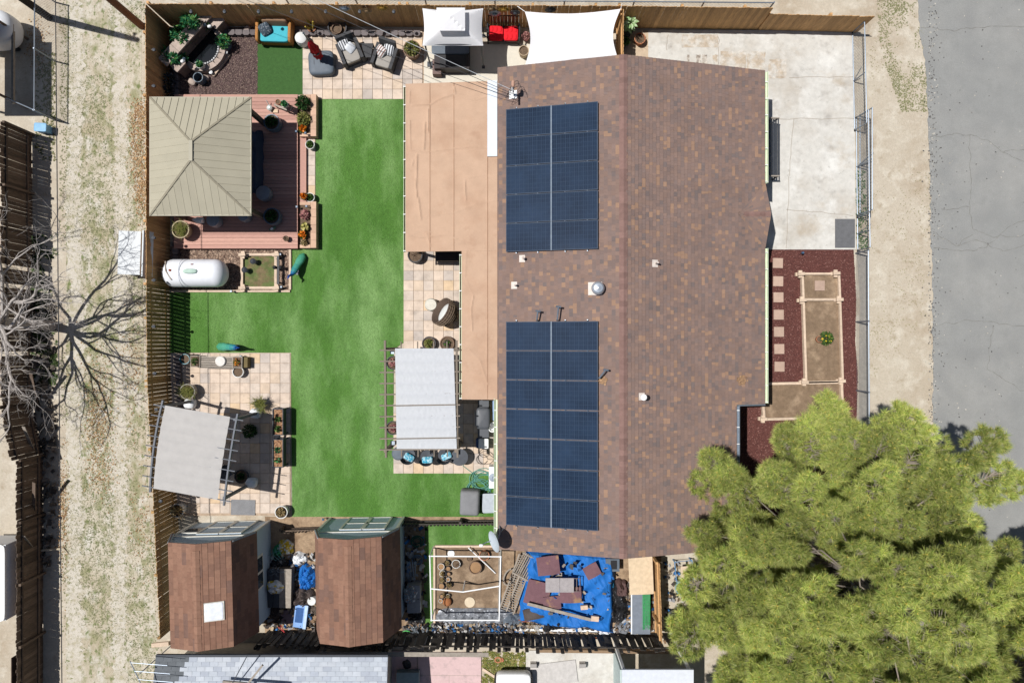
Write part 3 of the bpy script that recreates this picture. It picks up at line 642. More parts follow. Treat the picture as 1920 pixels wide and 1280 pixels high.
# ---- solar arrays
gm = mat('grey_pipe', (.10, .12, .15), rough=.6)
cellm = mat('solar_cell', (.013, .026, .051), rough=.015, var=.28, scale=1.1, spec=.4, rand=.16)
backm = mat('solar_backsheet', (.028, .047, .08), rough=.015, spec=.35, var=.1)
frm = mat('solar_frame', (.06, .075, .105), rough=.7)
def panel_meshes(w, l):     # w along y, l down the slope
    fr = MB(); t = .016
    for x, y, a, b in ((0, w / 2 - t / 2, l, t), (0, -w / 2 + t / 2, l, t)): fr.box(x, y, .02, a, b, .04)
    for x in (l / 2 - t / 2, -l / 2 + t / 2): fr.box(x, 0, .02, t, w - 2 * t, .038)
    bk = MB().box(0, 0, .03, l - 2 * t, w - 2 * t, .006)
    ce = MB(); nx, ny = 20, 6; cx = (l - .06) / nx; cy = (w - .06) / ny
    for i in range(nx):
        for j in range(ny):
            x = -l / 2 + .03 + cx * (i + .5); y = -w / 2 + .03 + cy * (j + .5); gx = .016 if i % 2 else .005
            ce.add([(x - cx / 2 + .004, y - cy / 2 + .006, .0352), (x + cx / 2 - gx, y - cy / 2 + .006, .0352), (x + cx / 2 - gx, y + cy / 2 - .006, .0352), (x - cx / 2 + .004, y + cy / 2 - .006, .0352)], [(0, 1, 2, 3)])
    return fr.mesh('frame', frm), bk.mesh('backsheet', backm), ce.mesh('cell', cellm)
def array(label, py0, py1, rows):
    x0, x1 = W(949, 0, 2.78)[0], W(1121, 0, 3.55)[0]
    ya, yb_ = W(0, py0, 3.2)[1], W(0, py1, 3.2)[1]; ang = math.atan(pit); l = (x1 - x0) / math.cos(ang) / 2 - .012; w = (ya - yb_) / rows - .022
    ms = panel_meshes(w, l); xc = (x0 + x1) / 2; yc = (ya + yb_) / 2
    A = thing('solar_array', label, 'solar panels', (xc, yc, rz_(xc) + .1))
    A.rotation_euler = (0, -ang, 0)
    for i in range(rows):
        for j in (-1, 1):
            p = link('solar_panel', ms[0], A, (j * (l / 2 + .007), (ya - yb_) * (i + .5) / rows - (ya - yb_) / 2, 0))
            link('backsheet', ms[1], p); tag(link('cell', ms[2], p), kind='stuff')
    for i in range(rows + 1):
        y = (ya - yb_) * i / rows - (ya - yb_) / 2
        for k in (-.78, -.3, .3, .78): obj('clamp', MB().box(k * l, y, .033, .03, .05 if i in (0, rows) else .02, .02), gm if 0 < i < rows else black, A)
    obj('centre_strip', MB().box(0, 0, .038, .018, ya - yb_ - .02, .006), mat('pale_strip', (.30, .36, .42), rough=.6), A)
    for k in (-.78, -.3, .3, .78): obj('mounting_rail', MB().box(k * l, 0, -.03, .04, ya - yb_ + .1, .04), steel, A)
    for k in (-1, 1):
        for i in range(6): obj('mounting_foot', MB().box(k * .78 * l, (i - 2.5) * (ya - yb_) / 5.5, -.065, .07, .07, .04), steel, A)
array('solar array of ten dark blue panels near the power mast', 198, 470, 5)
array('longer solar array of fourteen panels below the roof turbine vent', 602, 989, 7)

# ---- things standing on the roof
def onroof(px, py):
    z = 3.2
    for _ in range(6): x, y = W(px, py, z); z = rz_(x)
    return x, y, z + .012
pipe_w = mat('painted_vent_pipe', sc_(205, 190, 180), rough=.7)
def vent(px, py, label, kind):
    x, y, z = onroof(px, py); s = -1 if x < xr else 1; a = math.atan(pit) * (1 if x > xr else -1)
    t = thing('roof_vent', label, 'roof vent', (x, y, z))
    obj('flashing', MB().box(0, 0, .008, .22, .26, .006, ry=a), mat('flashing_pale', sc_(226, 214, 204), rough=.6), t)
    if kind == 0: obj('pipe', MB().cyl(.04, 0, -.02, .3, .035, 10), pipe_w, t)
    if kind == 1:
        obj('pipe', MB().cyl(0, 0, -.02, .34, .07, 14), white, t, smooth=True); obj('cap', MB().lathe([(.1, .34), (.11, .4), (.0, .44)], 0, 0, 14), white, t, smooth=True)
    if kind == 2:
        obj('pipe', MB().cyl(.03, 0, -.02, .22, .03, 10), pipe_w, t)
        obj('cap', MB().lathe([(.05, .22), (.055, .27), (0, .29)], .03, 0, 12), pipe_w, t)
vent(979, 485, 'small vent with square flashing just below the upper solar array', 2)
vent(964, 535, 'thin vent pipe with square flashing near the tan patio cover', 0)
vent(1228, 494, 'thin vent pipe on the far slope opposite the turbine vent', 0)
vent(1203, 743, 'white capped vent pipe on the far slope beside the ridge', 1)
x, y, z = onroof(1120, 541); t = thing('turbine_vent', 'round silver dome vent on the roof near the ridge', 'roof vent', (x, y, z))
alu = mat('aluminium_dome', sc_(200, 208, 218), rough=.35, metal=.5, var=.06)
obj('base', MB().cyl(0, 0, -.05, .16, .13, 20), alu, t, smooth=True); obj('flashing', MB().box(-.08, 0, 0, .5, .46, .008, ry=-.25), mat('flashing_pale', None), t)
obj('dome', MB().lathe([(.20, .14), (.235, .17), (.23, .24), (.17, .33), (.08, .37), (0, .38)], 0, 0, 28), alu, t, smooth=True)
obj('rim', MB().lathe([(.15, .345), (.155, .355), (.13, .362)], 0, 0, 28), alu, t, smooth=True)
gm = mat('grey_pipe', (.10, .12, .15), rough=.6)
for (a, b, lb) in (((1006, 600), (1008, 583), 'short grey bent vent pipe at the edge of the lower solar array'), ((1044, 600), (1046, 575), 'taller grey bent vent pipe at the edge of the lower solar array'), ((1122, 708), (1134, 692), 'leaning grey pipe beside the lower solar array with a rust stain')):
    x, y, z = onroof(*a); x2, y2, z2 = onroof(*b); t = thing('vent_pipe', lb, 'roof vent', (x, y, z))
    obj('pipe', MB().tube([(0, 0, 0), (0, 0, .25), (x2 - x, y2 - y, .33)], .03, 8), gm, t, smooth=True)
    obj('tee', MB().tube([(x2 - x - .09, y2 - y, .33), (x2 - x + .09, y2 - y - .03, .33)], .035, 8), gm, t, smooth=True)
# rust spots on the roof
for px, py, r in ((1391, 713, .2), (1130, 712, .13)):
    x, y, z = onroof(px, py)
    chips('rust_stain', None, 0, .07, [sc_(172, 138, 106), sc_(156, 124, 98)], chipm, z=0, tilt=.05, asp=1.1, lift=.002, pts=rng.normal(0, r * .4, (90, 2)), label='small patch of pine litter on the roof near the %s' % ('mulch side eave' if px > 1300 else 'leaning pipe'), cat='litter').location = (x, y, z + .03)
    bpy.data.objects[-1] if False else None
    o = [q for q in bpy.data.objects if q.name.startswith('rust_stain')][-1]; o.name = 'pine_litter'; o.rotation_euler = (0, (1 if x > xr else -1) * math.atan(pit), 0)
# power mast and its cables
x, y, z = onroof(962, 178)
t = thing('power_mast', 'power mast with cable bracket on the roof above the upper solar array', 'mast', (x, y, z)); mz = .75
obj('mast_pipe', MB().cyl(0, 0, -.3, mz, .04, 10), steel, t, smooth=True); obj('weather_head', MB().sup(0, .1, mz + .04, .13, .26, .14, e=.8), mat('rust_head', sc_(190, 150, 130)), t, smooth=True)
obj('bracket', MB().box(-.02, -.12, mz - .15, .06, .45, .05), white, t); obj('flashing', MB().box(0, 0, .01, .3, .3, .006, ry=-.25), white, t)
for k in range(3): obj('drip_loop', MB().tube([(.02 - .3 * math.sin(u / 12 * math.pi * 1.6) * (1 - .2 * k), -.1 + .1 * k - .22 * math.sin(u / 12 * math.pi * 2), mz - .1 - .18 * math.sin(u / 12 * math.pi)) for u in range(13)], .008, 5), black, t)
top = Vector((x, y, z + mz))
wirem = mat('dark_cable', (.03, .03, .035), rough=.6); wirel = mat('pale_cable', sc_(190, 195, 200), rough=.5)
def cable(a, b, sag, r, m, label):
    a = Vector(a); b = Vector(b); P = [a.lerp(b, i / 30) - Vector((0, 0, sag * 4 * (i / 30) * (1 - i / 30))) for i in range(31)]
    tag(obj('cable', MB().tube(P, r, 5), m), label, 'cable')
far = Vector((-24, 19.5, 7))
cable(top + Vector((0, -.1, -.05)), far, .7, .01, wirel, 'pale twisted power cable from the roof mast over the armchairs')
cable(top + Vector((0, -.2, -.12)), far + Vector((0, -.6, -.1)), .75, .009, wirem, 'thin dark power cable just below the pale one')
cable(top + Vector((-.1, -.25, -.3)), far + Vector((0, -2.2, -.8)), .9, .008, wirem, 'lowest thin dark cable crossing the patio corner')
cable((W(101, -40, 5.5)[0], W(0, -300, 5.5)[1], 5.5), (W(119, 1320, 5.5)[0], W(0, 1600, 5.5)[1], 5.5), 0, .016, wirem, 'dark overhead cable running the length of the alley')
# satellite dish
t = thing('satellite_dish', 'grey satellite dish on an arm at the roof corner', 'satellite dish', (-.66, -6.85, 2.3))
dishm = mat('dish_grey', sc_(196, 206, 214), rough=.5, var=.04)
D = MB(); N = 24
for k in range(7):
    for i in range(N):
        a = 2 * math.pi * i / N; r = .43 * k / 6; D.v.append((r * math.cos(a) * .9, r * math.sin(a), .55 * r * r - .0))
for k in range(6):
    for i in range(N): D.f.append((k * N + i, k * N + (i + 1) % N, (k + 1) * N + (i + 1) % N, (k + 1) * N + i))
D.c = [(1, 1, 1)] * len(D.f)
d = obj('dish', D, dishm, t, (.1, -.28, 1.05), smooth=True); d.rotation_euler = Vector((-.86, -.2, .42)).to_track_quat('Z', 'Y').to_euler()
obj('arm', MB().tube([(.15, -.3, .8), (-.25, -.42, .72), (-.42, -.45, .95)], .018, 6), steel, t); obj('receiver', MB().sup(-.45, -.46, 1.0, .14, .1, .1, e=.5), white, t, smooth=True)
obj('mast', MB().tube([(.2, .1, .25), (.22, -.1, .7), (.14, -.27, 1.02)], .025, 8), steel, t, smooth=True); obj('brace', MB().tube([(.5, .15, .36), (.22, -.1, .7)], .012, 5), steel, t)
# ================================================================== GARDEN THINGS
_gm = {}
def cm_(name, r, g, b, k=.74, **kw): return mat(name, sc_(r, g, b, k), **kw)
glaze_b = mat('blue_grey_glaze', (.10, .14, .18), rough=.35, var=.2); grey_pot = mat('grey_pot', (.22, .22, .22), rough=.7, var=.15)
white_pot = mat('white_pot', (.6, .6, .58), rough=.6, var=.08); terra = mat('terracotta', (.42, .17, .09), rough=.85, var=.12); dark_pot = mat('dark_pot', (.05, .05, .055), rough=.6, var=.2)
teal_pot = mat('teal_pot', (.03, .18, .22), rough=.35); brown_pot = mat('brown_pot', (.17, .11, .075), rough=.8, var=.15); cream_pot = mat('cream_pot', (.55, .46, .36), rough=.8)
GRN = [sc_(80, 115, 50), sc_(60, 95, 40), sc_(110, 140, 70)]; DGR = [sc_(40, 80, 35), sc_(60, 105, 45), sc_(30, 60, 28)]; YGR = [sc_(140, 145, 75), sc_(165, 160, 95), sc_(110, 120, 60)]
FRN = [sc_(45, 120, 75), sc_(70, 150, 100), sc_(30, 90, 50), sc_(120, 170, 90)]; DRY = [sc_(175, 150, 105), sc_(150, 125, 85), sc_(195, 175, 130)]; ORA = [(.75, .22, .01), (.6, .16, .01)]; PNK = [sc_(200, 150, 140), sc_(180, 120, 120)]
YEL = [(.7, .5, .03), (.6, .38, .02)]
def leafobj(nm, V, C, par, k=4): return tag(link(nm, npmesh(nm, V, k, leafm, C), par), kind='stuff')
def plant(par, kind, r, z, pal=None):
    if kind == 'bush': V, C = leaves((0, 0, z + r * .5), (r, r, r * .7), int(160 + 500 * r), .09 + r * .08, pal or GRN); leafobj('foliage', V, C, par)
    elif kind == 'grass': V, C = blades([(rng.normal(0, r * .3), rng.normal(0, r * .3), z) for _ in range(24)], 12, r * 1.15, .02, pal or YGR, up=.8); leafobj('foliage', V, C, par, 3)
    elif kind == 'palm': V, C = blades([(0, 0, z + .1)], 26, r, .07, pal or DRY, up=.45); leafobj('frond', V, C, par, 3)
    elif kind == 'twig':
        mb = MB()
        for _ in range(7):
            a = rnd.uniform(0, 6.28); mb.tube([(0, 0, z - .02), (math.cos(a) * r * .4, math.sin(a) * r * .4, z + r * .6), (math.cos(a + .5) * r * .8, math.sin(a + .5) * r * .8, z + r)], [.01, .007, .003], 4)
        obj('twig', mb, mat('dry_twig', sc_(130, 105, 85)), par)
    elif kind == 'cactus':
        mb = MB()
        for a, h in ((0, .55), (2, .4), (4, .45)): mb.tube([(.04 * math.cos(a), .04 * math.sin(a), z - .02), (.16 * math.cos(a), .16 * math.sin(a), z + h * .6), (.2 * math.cos(a), .2 * math.sin(a), z + h)], [.04, .05, .03], 7)
        obj('stem', mb, mat('cactus_yellow', sc_(180, 160, 70)), par, smooth=True)
def pot(px, py, r, h, m, label, pk=None, pr=.25, pal=None, z=0., group=None, fill=soil, name='plant_pot', cat='plant pot', shape=0, rz=0):
    x, y = W(px, py, z + h); t = thing(name, label, cat, (x, y, z), rz, group)
    pr_ = [(r * .72, 0), (r * .8, h * .1), (r * .98, h * .8), (r * 1.04, h * .86), (r * 1.04, h), (r * .92, h), (r * .9, h * .8)] if shape == 0 else [(r * .8, 0), (r * .98, h * .15), (r * 1.05, h * .5), (r * .98, h * .9), (r * 1.0, h), (r * .88, h), (r * .86, h * .82)]
    b = MB().lathe(pr_, n=22); b.f.pop()
    obj('pot', b, m, t, smooth=True)
    if fill: obj('soil', MB().lathe([(r * .89, h * .82), (r * .5, h * .86), (0, h * .88)], n=14), fill, t, smooth=True)
    if pk: plant(t, pk, pr, h * .85, pal)
    return t
def heap(name, px0, py0, px1, py1, h, m, label, cat, seed=0, z=0., fq=3., n=28, rz=0, parent=None, sharp=1.3):
    """a crumpled pile or sheet with folds"""
    x0, y0 = W(px0, py1, h / 2); x1, y1 = W(px1, py0, h / 2); cx, cy = (x0 + x1) / 2, (y0 + y1) / 2; w, d = (x1 - x0) / 2, (y1 - y0) / 2
    mb = MB()
    def fn(u, v):
        a, b = u * 2 - 1, v * 2 - 1; r = max(abs(a), abs(b)); th = math.atan2(b, a)
        k = 1 + .28 * nz(math.cos(th) * 1.6 + seed, math.sin(th) * 1.6, seed * 1.7)
        q = 1 if r < 1e-6 else (math.hypot(a, b) / r) ** .75
        X, Y = a / q * w * k, b / q * d * k
        fold = abs(nz(X * fq + seed, Y * fq, seed)) * .55 + .3 * abs(nz(X * fq * 2.3, Y * fq * 2.3 + seed, 3)) 
        Z = (1 - r ** 3) ** .7 * h * (.45 + sharp * fold) if r < 1 else 0
        return (X, Y, max(0.006, Z))
    mb.grid(fn, n, n); o = obj(name, mb, m, parent, (cx, cy, z), rz); 
    if not parent: tag(o, label, cat)
    return o

# ---- block edging along the fence foot
blk = mat('grey_garden_block', sc_(120, 112, 112), rough=.95, var=.15, rand=.2, bump=.5)
bmh = MB().prism([(-.13, -.1), (.13, -.1), (.145, .06), (.08, .12), (-.08, .12), (-.145, .06)], 0, .22).mesh('block', blk)
def edging(label, p, q, fl):
    t = thing('block_edging', label, 'edging', (*p, 0)); L = math.dist(p, q); n = int(L / .295); an = math.atan2(q[1] - p[1], q[0] - p[0])
    for i in range(n):
        s = (i + .5) / n; link('block', bmh, t, ((q[0] - p[0]) * s, (q[1] - p[1]) * s, rnd.uniform(-.02, 0)), an + fl + rnd.uniform(-.05, .05))
edging('row of dark scalloped garden blocks under the long cedar fence', (-12.1, 12.5), (-3.7, 12.46), math.pi)
edging('row of scalloped garden blocks under the fence beside the pond', (-13.6, 12.4), (-13.6, 9.6), -math.pi)
edging('row of scalloped blocks along the fence beside the deck and tank', (-13.62, 5.0), (-13.62, 2.3), -math.pi)
edging('row of scalloped blocks along the fence beside the grey pergola', (-13.55, -.6), (-13.4, -2.8), -math.pi)

# ---- pond with waterfall wall
t = thing('stone_pond', 'raised stone pond with angled block wall and round basin', 'pond', (*W(385, 95), 0), math.radians(48))
stn = mat('tan_stone', sc_(186, 168, 156), rough=.9, var=.15, rand=.1, bump=.5); stn2 = mat('brown_stone', sc_(140, 118, 108), rough=.95, var=.2, rand=.2, bump=.6)
for i in range(7):
    for k in range(4): obj('stone_block', MB().box(-1.2 + i * .4 + (.1 if k % 2 else 0), .42, .1 + k * .2, .39, .36, .195, rz=rnd.uniform(-.02, .02)), stn2, t)
for i in range(4): obj('cap_stone', MB().box(-1.12 + i * .76, .42, .84, .75, .46, .07), stn, t)
for i in (-1, 1): 
    for k in range(3): obj('stone_block', MB().box(i * 1.15, .05, .1 + k * .2, .42, .42, .195), stn2, t)
    obj('cap_stone', MB().box(i * 1.15, .08, .65, .5, .5, .07), stn, t)
for i in range(11):
    a = math.pi + (i + .5) / 11 * math.pi; obj('rim_stone', MB().box(.86 * math.cos(a), .86 * math.sin(a) * .95 - .02, .17, .26, .22, .34, rz=a + math.pi / 2), stn, t)
obj('water', MB().lathe([(.8, .1), (.8, .22)], n=28), mat('dark_pond_water', (.008, .01, .012), rough=.05, spec=.6, var=0), t)
for i in range(16): a = math.pi * (1.1 + .05 * i); obj('pebble', MB().sup(.66 * math.cos(a), .62 * math.sin(a), .24, rnd.uniform(.07, .12), .08, .07, e=1, n=8, m=5), mat('white_pebble', (.5, .5, .5), rand=.3), t)
for i, (px, py, w_, rz, lb) in enumerate(((344, 116, .2, .3, 'small white ornament on the end of the pond wall'), (346, 112, .16, 1, 'blue grey ornament on the pond wall end'), (394, 51, .18, .2, 'white seashell on the pond wall cap'), (385, 48, .14, .8, 'pale rock on the pond wall cap'))):
    x, y = W(px, py, .9); tag(obj('ornament', MB().sup(0, 0, .07, w_, w_ * .7, .14, e=.9, n=10, m=7), white if i % 2 == 0 else glaze_b, None, (x, y, .875), rz, smooth=True), lb, 'ornament')
for px, py, s, lb in ((388, 148, .3, 'pale boulder beside the blue vase at the pond'), (363, 156, .34, 'flat pale rock standing at the pond corner'), (466, 57, .3, 'lone tan rock on the mulch by the fence'), (333, 133, .26, 'dark rock under the pond wall')):
    mb = MB().sup(0, 0, s * .3, s, s * .75, s * .7, e=.7, n=10, m=6); mb.v = [(x * (1 + .2 * nz(x * 7, y * 7, z)), y * (1 + .2 * nz(y * 7, x * 7)), z) for x, y, z in mb.v]
    tag(obj('rock', mb, stn, None, (*W(px, py), 0), rnd.uniform(0, 3)), lb, 'rock')
pot(371, 145, .2, .42, glaze_b, 'blue glazed vase standing below the pond', shape=1, fill=None)
pot(374, 121, .15, .3, white_pot, 'small pot of herbs at the pond rim', 'bush', .14, FRN, z=.3)
pot(420, 80, .2, .4, glaze_b, 'blue grey pot with a leafy plant beside the pond', 'bush', .3, FRN, shape=1)
mb = MB()
for s in (0, 1):
    p = [W3(409, 138, .05), W3(428, 100, .05)]; 
tag(obj('timber_edge', MB().beam(W3(400, 143, .06), W3(430, 103, .06), .12, .12), palewood), 'pale timber laid along the pond bed', 'timber')
for px, py, lb in ((400, 140, 'white path light at the lower end of the pond timber'), (428, 103, 'white path light at the upper end of the pond timber')):
    q = thing('path_light', lb, 'path light', (*W(px, py), .12)); obj('stake', MB().cyl(0, 0, -.1, .12, .02, 8), steel, q); obj('cap', MB().lathe([(.07, .1), (.075, .13), (0, .17)], n=12), white, q, smooth=True)
for px, py, h, r, lb in ((360, 32, 1.1, .45, 'tall ferny green shrub against the cedar fence by the pond'), (338, 62, .8, .42, 'round dark green shrub behind the pond wall'), (322, 100, .8, .34, 'ferny shrub between the pond and the alley fence')):
    x, y = W(px, py, h); q = thing('shrub', lb, 'shrub', (x, y, 0)); obj('stem', MB().tube([(0, 0, 0), (.03, 0, h * .5), (0, .05, h)], [.03, .02, .01], 6), brown_pot, q)
    for k in range(5):
        a = k * 1.3; V, C = leaves((.25 * math.cos(a), .25 * math.sin(a), h * (.55 + .13 * k)), (r * .6, r * .6, .25), 130, .2, FRN, asp=3); leafobj('foliage', V, C, q)
V, C = leaves((0, 0, .35), (.22, .5, .35), 240, .14, [sc_(70, 75, 70), sc_(50, 60, 70), sc_(110, 115, 120)]); q = thing('shrub', 'dusky dry bush in the corner beside the gazebo', 'shrub', (*W(325, 165), 0)); leafobj('foliage', V, C, q)

# ---- wicker sofa with turquoise cushion
wick = mat('honey_wicker', sc_(188, 130, 70), rough=.7, var=.25, scale=40, bump=.6, bscale=90); turq = mat('turquoise_cloth', sc_(80, 190, 205), rough=.9, var=.05)
x, y = W(516, 60, .4); t = thing('wicker_sofa', 'honey coloured wicker sofa with turquoise seat by the fence', 'sofa', (x, y, 0), -.03)
obj('back', MB().sup(0, .42, .45, 1.4, .2, .85, e=.35), wick, t, smooth=True); obj('seat_base', MB().sup(0, 0, .22, 1.36, .85, .36, e=.25), wick, t, smooth=True)
for s in (-1, 1): obj('armrest', MB().sup(s * .65, 0, .42, .15, .95, .5, e=.4), wick, t, smooth=True)
for sx in (-1, 1):
    for sy in (-1, 1): obj('leg', MB().cyl(sx * .6, sy * .4, 0, .12, .03, 8), wick, t)
obj('seat_cushion', MB().sup(.0, -.08, .46, 1.12, .72, .16, e=.2), turq, t, smooth=True); obj('back_cushion', MB().sup(0.08, .27, .66, 1.0, .16, .42, e=.3, rx=-.2), mat('brown_cloth', sc_(150, 120, 95), rough=.9), t, smooth=True)
def pillow(px, py, z, s, rz, m, label, rx=.5):
    x, y = W(px, py, z); tag(obj('pillow', MB().sup(0, 0, 0, s, s, .16, e=.4, e2=.8, rx=rx), m, None, (x, y, z), rz, smooth=True), label, 'pillow')
pillow(497, 55, .68, .45, .5, mat('slate_pillow', (.05, .07, .09), c2=((.3, .32, .35), (16, .55, .6)), rough=.9), 'slate patterned pillow in the corner of the wicker sofa')
# ---- white stool, umbrella and pouf
x, y = W(563, 70, .5); tag(obj('drum_stool', MB().lathe([(.2, 0), (.24, .08), (.25, .3), (.23, .46), (.18, .5), (0, .51)], n=24), white_pot, None, (x, y, 0), smooth=True), 'round white drum stool beside the wicker sofa', 'stool')
x, y = W(601, 116, .4); t = thing('pouf', 'large dark grey quilted pouf under the red umbrella', 'pouf', (x, y, 0), .05)
greyv = mat('slate_vinyl', (.10, .12, .145), rough=.55, var=.1)
obj('body', MB().sup(0, 0, .2, 1.04, .98, .4, e=.38, e2=.45, n=32, m=12), greyv, t, smooth=True)
for i in range(3): obj('seam', MB().tube([(-.26 + i * .26, .44 * s, .395 - .05 * s * s) for s in (-1, -.6, 0, .6, 1)], .012, 5), dark_pot, t)
x, y = W(606, 117); t = thing('patio_umbrella', 'closed red patio umbrella standing on the grey pouf', 'umbrella', (x, y, .38))
redm = mat('red_umbrella_cloth', sc_(190, 25, 40), rough=.85, var=.2, scale=14)
obj('pole', MB().cyl(0, 0, 0, 2.2, .022, 10), darksteel, t, smooth=True)
mb = MB(); nn = 18
prof = [(.05, .12), (.14, .2), (.17, .42), (.14, .66), (.17, .85), (.14, 1.1), (.11, 1.3), (.07, 1.48), (.025, 1.55)]
for r, z in prof:
    for i in range(nn): a = 2 * math.pi * i / nn; q = r * (1 + .28 * math.cos(a * 6 + z * 3)); mb.v.append((q * math.cos(a), q * math.sin(a), z))
for k in range(len(prof) - 1):
    for i in range(nn): mb.f.append((k * nn + i, k * nn + (i + 1) % nn, (k + 1) * nn + (i + 1) % nn, (k + 1) * nn + i)); mb.c.append((1, 1, 1))
cn = obj('canopy', mb, redm, t, smooth=True); obj('strap', MB().lathe([(.17, .64), (.175, .68), (.17, .72)], n=18), darksteel, cn); obj('finial', MB().lathe([(.03, 2.2), (.045, 2.25), (0, 2.32)], n=10), steel, t, smooth=True)
# ---- two wicker armchairs and the table between
wk = mat('charcoal_wicker', (.055, .055, .058), rough=.7, var=.3, scale=50, bump=.6, bscale=110); cush = mat('grey_beige_cushion', sc_(170, 164, 156), rough=.95, var=.06)
strp = mat('striped_pillow_cloth', (.62, .63, .64), rough=.9)
def stripes(name, a, b, fq):
    m = mat(name, a, rough=.9, var=0); n = m.node_tree; w = n.nodes.new('ShaderNodeTexWave'); w.inputs['Scale'].default_value = fq; tc = n.nodes.new('ShaderNodeTexCoord'); n.links.new(tc.outputs['Object'], w.inputs['Vector'])
    r = n.nodes.new('ShaderNodeValToRGB'); r.color_ramp.elements[0].position = .55; r.color_ramp.elements[1].position = .62; r.color_ramp.elements[0].color = (*a, 1); r.color_ramp.elements[1].color = (*b, 1)
    n.links.new(w.outputs['Fac'], r.inputs[0]); n.links.new(r.outputs[0], n.nodes['Principled BSDF'].inputs['Base Color']); return m
st1 = stripes('black_striped_cloth', (.62, .63, .64), (.06, .06, .07), 3.2); st2 = stripes('brown_striped_cloth', (.62, .6, .58), (.2, .1, .08), 3.2)
def armchair(px, py, rz, label):
    x, y = W(px, py, .4); t = thing('armchair', label, 'armchair', (x, y, 0), rz, None)
    obj('seat_base', MB().box(0, 0, .16, .62, .8, .32), wk, t)
    for s in (-1, 1): obj('armrest', MB().box(s * .38, -.02, .3, .13, .86, .6), wk, t)
    obj('backrest', MB().box(0, .43, .46, .68, .12, .85, rx=-.22), wk, t)
    obj('seat_cushion', MB().sup(0, -.06, .4, .6, .74, .17, e=.22), cush, t, smooth=True)
    for sx in (-1, 1):
        for sy in (-1, 1): obj('foot', MB().box(sx * .38, sy * .36 - .02, .02, .06, .06, .05), black, t)
    return t
armchair(657, 98, .38, 'charcoal wicker armchair with two striped pillows, next to the pouf')
armchair(722, 107, -.32, 'charcoal wicker armchair with two striped pillows, next to the round planter')
pillow(645, 84, .58, .42, .4, st1, 'black striped pillow on the armchair beside the pouf'); pillow(657, 90, .55, .38, .9, mat('pale_pillow', (.6, .62, .65), rough=.9), 'plain pale pillow on the armchair beside the pouf')
pillow(714, 96, .58, .42, -.8, st2, 'brown striped pillow on the armchair beside the round planter'); pillow(729, 94, .58, .42, -.3, st1, 'black striped pillow on the armchair beside the round planter')
t = thing('side_table', 'charcoal wicker corner table between the two armchairs', 'table', (*W(689, 95, .45), 0), .0)
P = [(-.24, .28), (.24, .28), (.14, -.28), (-.12, -.28)]; obj('top', MB().prism(P, .42, .47), wk, t)
for a, b in P: obj('leg', MB().box(a * .85, b * .85, .21, .06, .06, .42), wk, t)
# ---- pots on the top patio
pot(632, 51, .37, .42, dark_pot, 'big black planter against the fence holding a smaller pot', fill=soil); pot(631, 54, .2, .5, brown_pot, 'small tan pot standing inside the big black planter')
pot(584, 52, .17, .26, terra, 'terracotta pot with a yellow cactus by the fence', 'cactus'); pot(772, 92, .34, .5, brown_pot, 'round brown planter with a spiky shrub beside the canopy', 'bush', .3, YGR)

# ---- fence ornaments and lamps
orn = [(646, 16, .26, 'silver sun ornament on the fence above the first armchair', steel, 0), (688, 20, .2, 'small bronze face ornament on the fence between the suns', mat('bronze', sc_(150, 125, 95), rough=.5, metal=.4), 1), (717, 15, .28, 'golden sun ornament on the fence above the second armchair', mat('old_gold', sc_(170, 135, 65), rough=.5, metal=.4), 0),
       (921, 16, .2, 'bronze crescent ornament on the fence over the red bench', mat('bronze', None), 0), (945, 18, .28, 'golden sun ornament on the fence over the red bench', mat('old_gold', None), 0), (928, 26, .24, 'pewter wreath ornament on the fence over the red bench', steel, 1), (966, 24, .2, 'dark butterfly ornament on the fence beside the sail', darksteel, 1), (1032, 19, .22, 'black gecko ornament on the fence behind the shade sail', black, 1)]
for px, py, r, lb, m, k in orn:
    yf = 12.70; z = H - yf * F / (640 - py); x = W(px, 0, z)[0]; t = thing('fence_ornament', lb, 'ornament', (x, yf, z))
    b = MB(); n = 24; V = [(0, -.05, 0)]; 
    for i in range(n): a = 2 * math.pi * i / n; q = r * (1 if (i % 2 == 0 or k) else .5); V.append((q * math.cos(a), 0, q * math.sin(a)))
    b.add(V, [(0, i + 1, (i + 1) % n + 1) for i in range(n)]); obj('rays', b, m, t); obj('face', MB().sup(0, -.05, 0, r * .9, .08, r * .9, e=1, n=12, m=7), m, t, smooth=True)
def flamp(x, y, z, lb, dx, dy):
    t = thing('fence_light', lb, 'light', (x, y, z), group='solar lights on the fences'); obj('lamp', MB().lathe([(.05, -.06), (.065, 0), (.06, .03), (0, .05)], dx * .07, dy * .07, 12), darksteel, t, smooth=True); obj('mount', MB().box(dx * .02, dy * .02, 0, .05, .05, .05), darksteel, t)
for py in (8, 92, 160, 445, 525, 612, 700, 768, 880, 940): x = -13.8 if py < 700 else -13.8 + (py - 660) * .00095; flamp(x + .0, W(0, py, 1.7)[1], 1.62, 'small dark solar light on the alley fence', 1, 0)
for px in (357, 420, 484, 546, 610, 674, 738): flamp(W(px, 0, 1.75)[0], 12.66, 1.7, 'small dark solar light on the long fence', 0, -1)

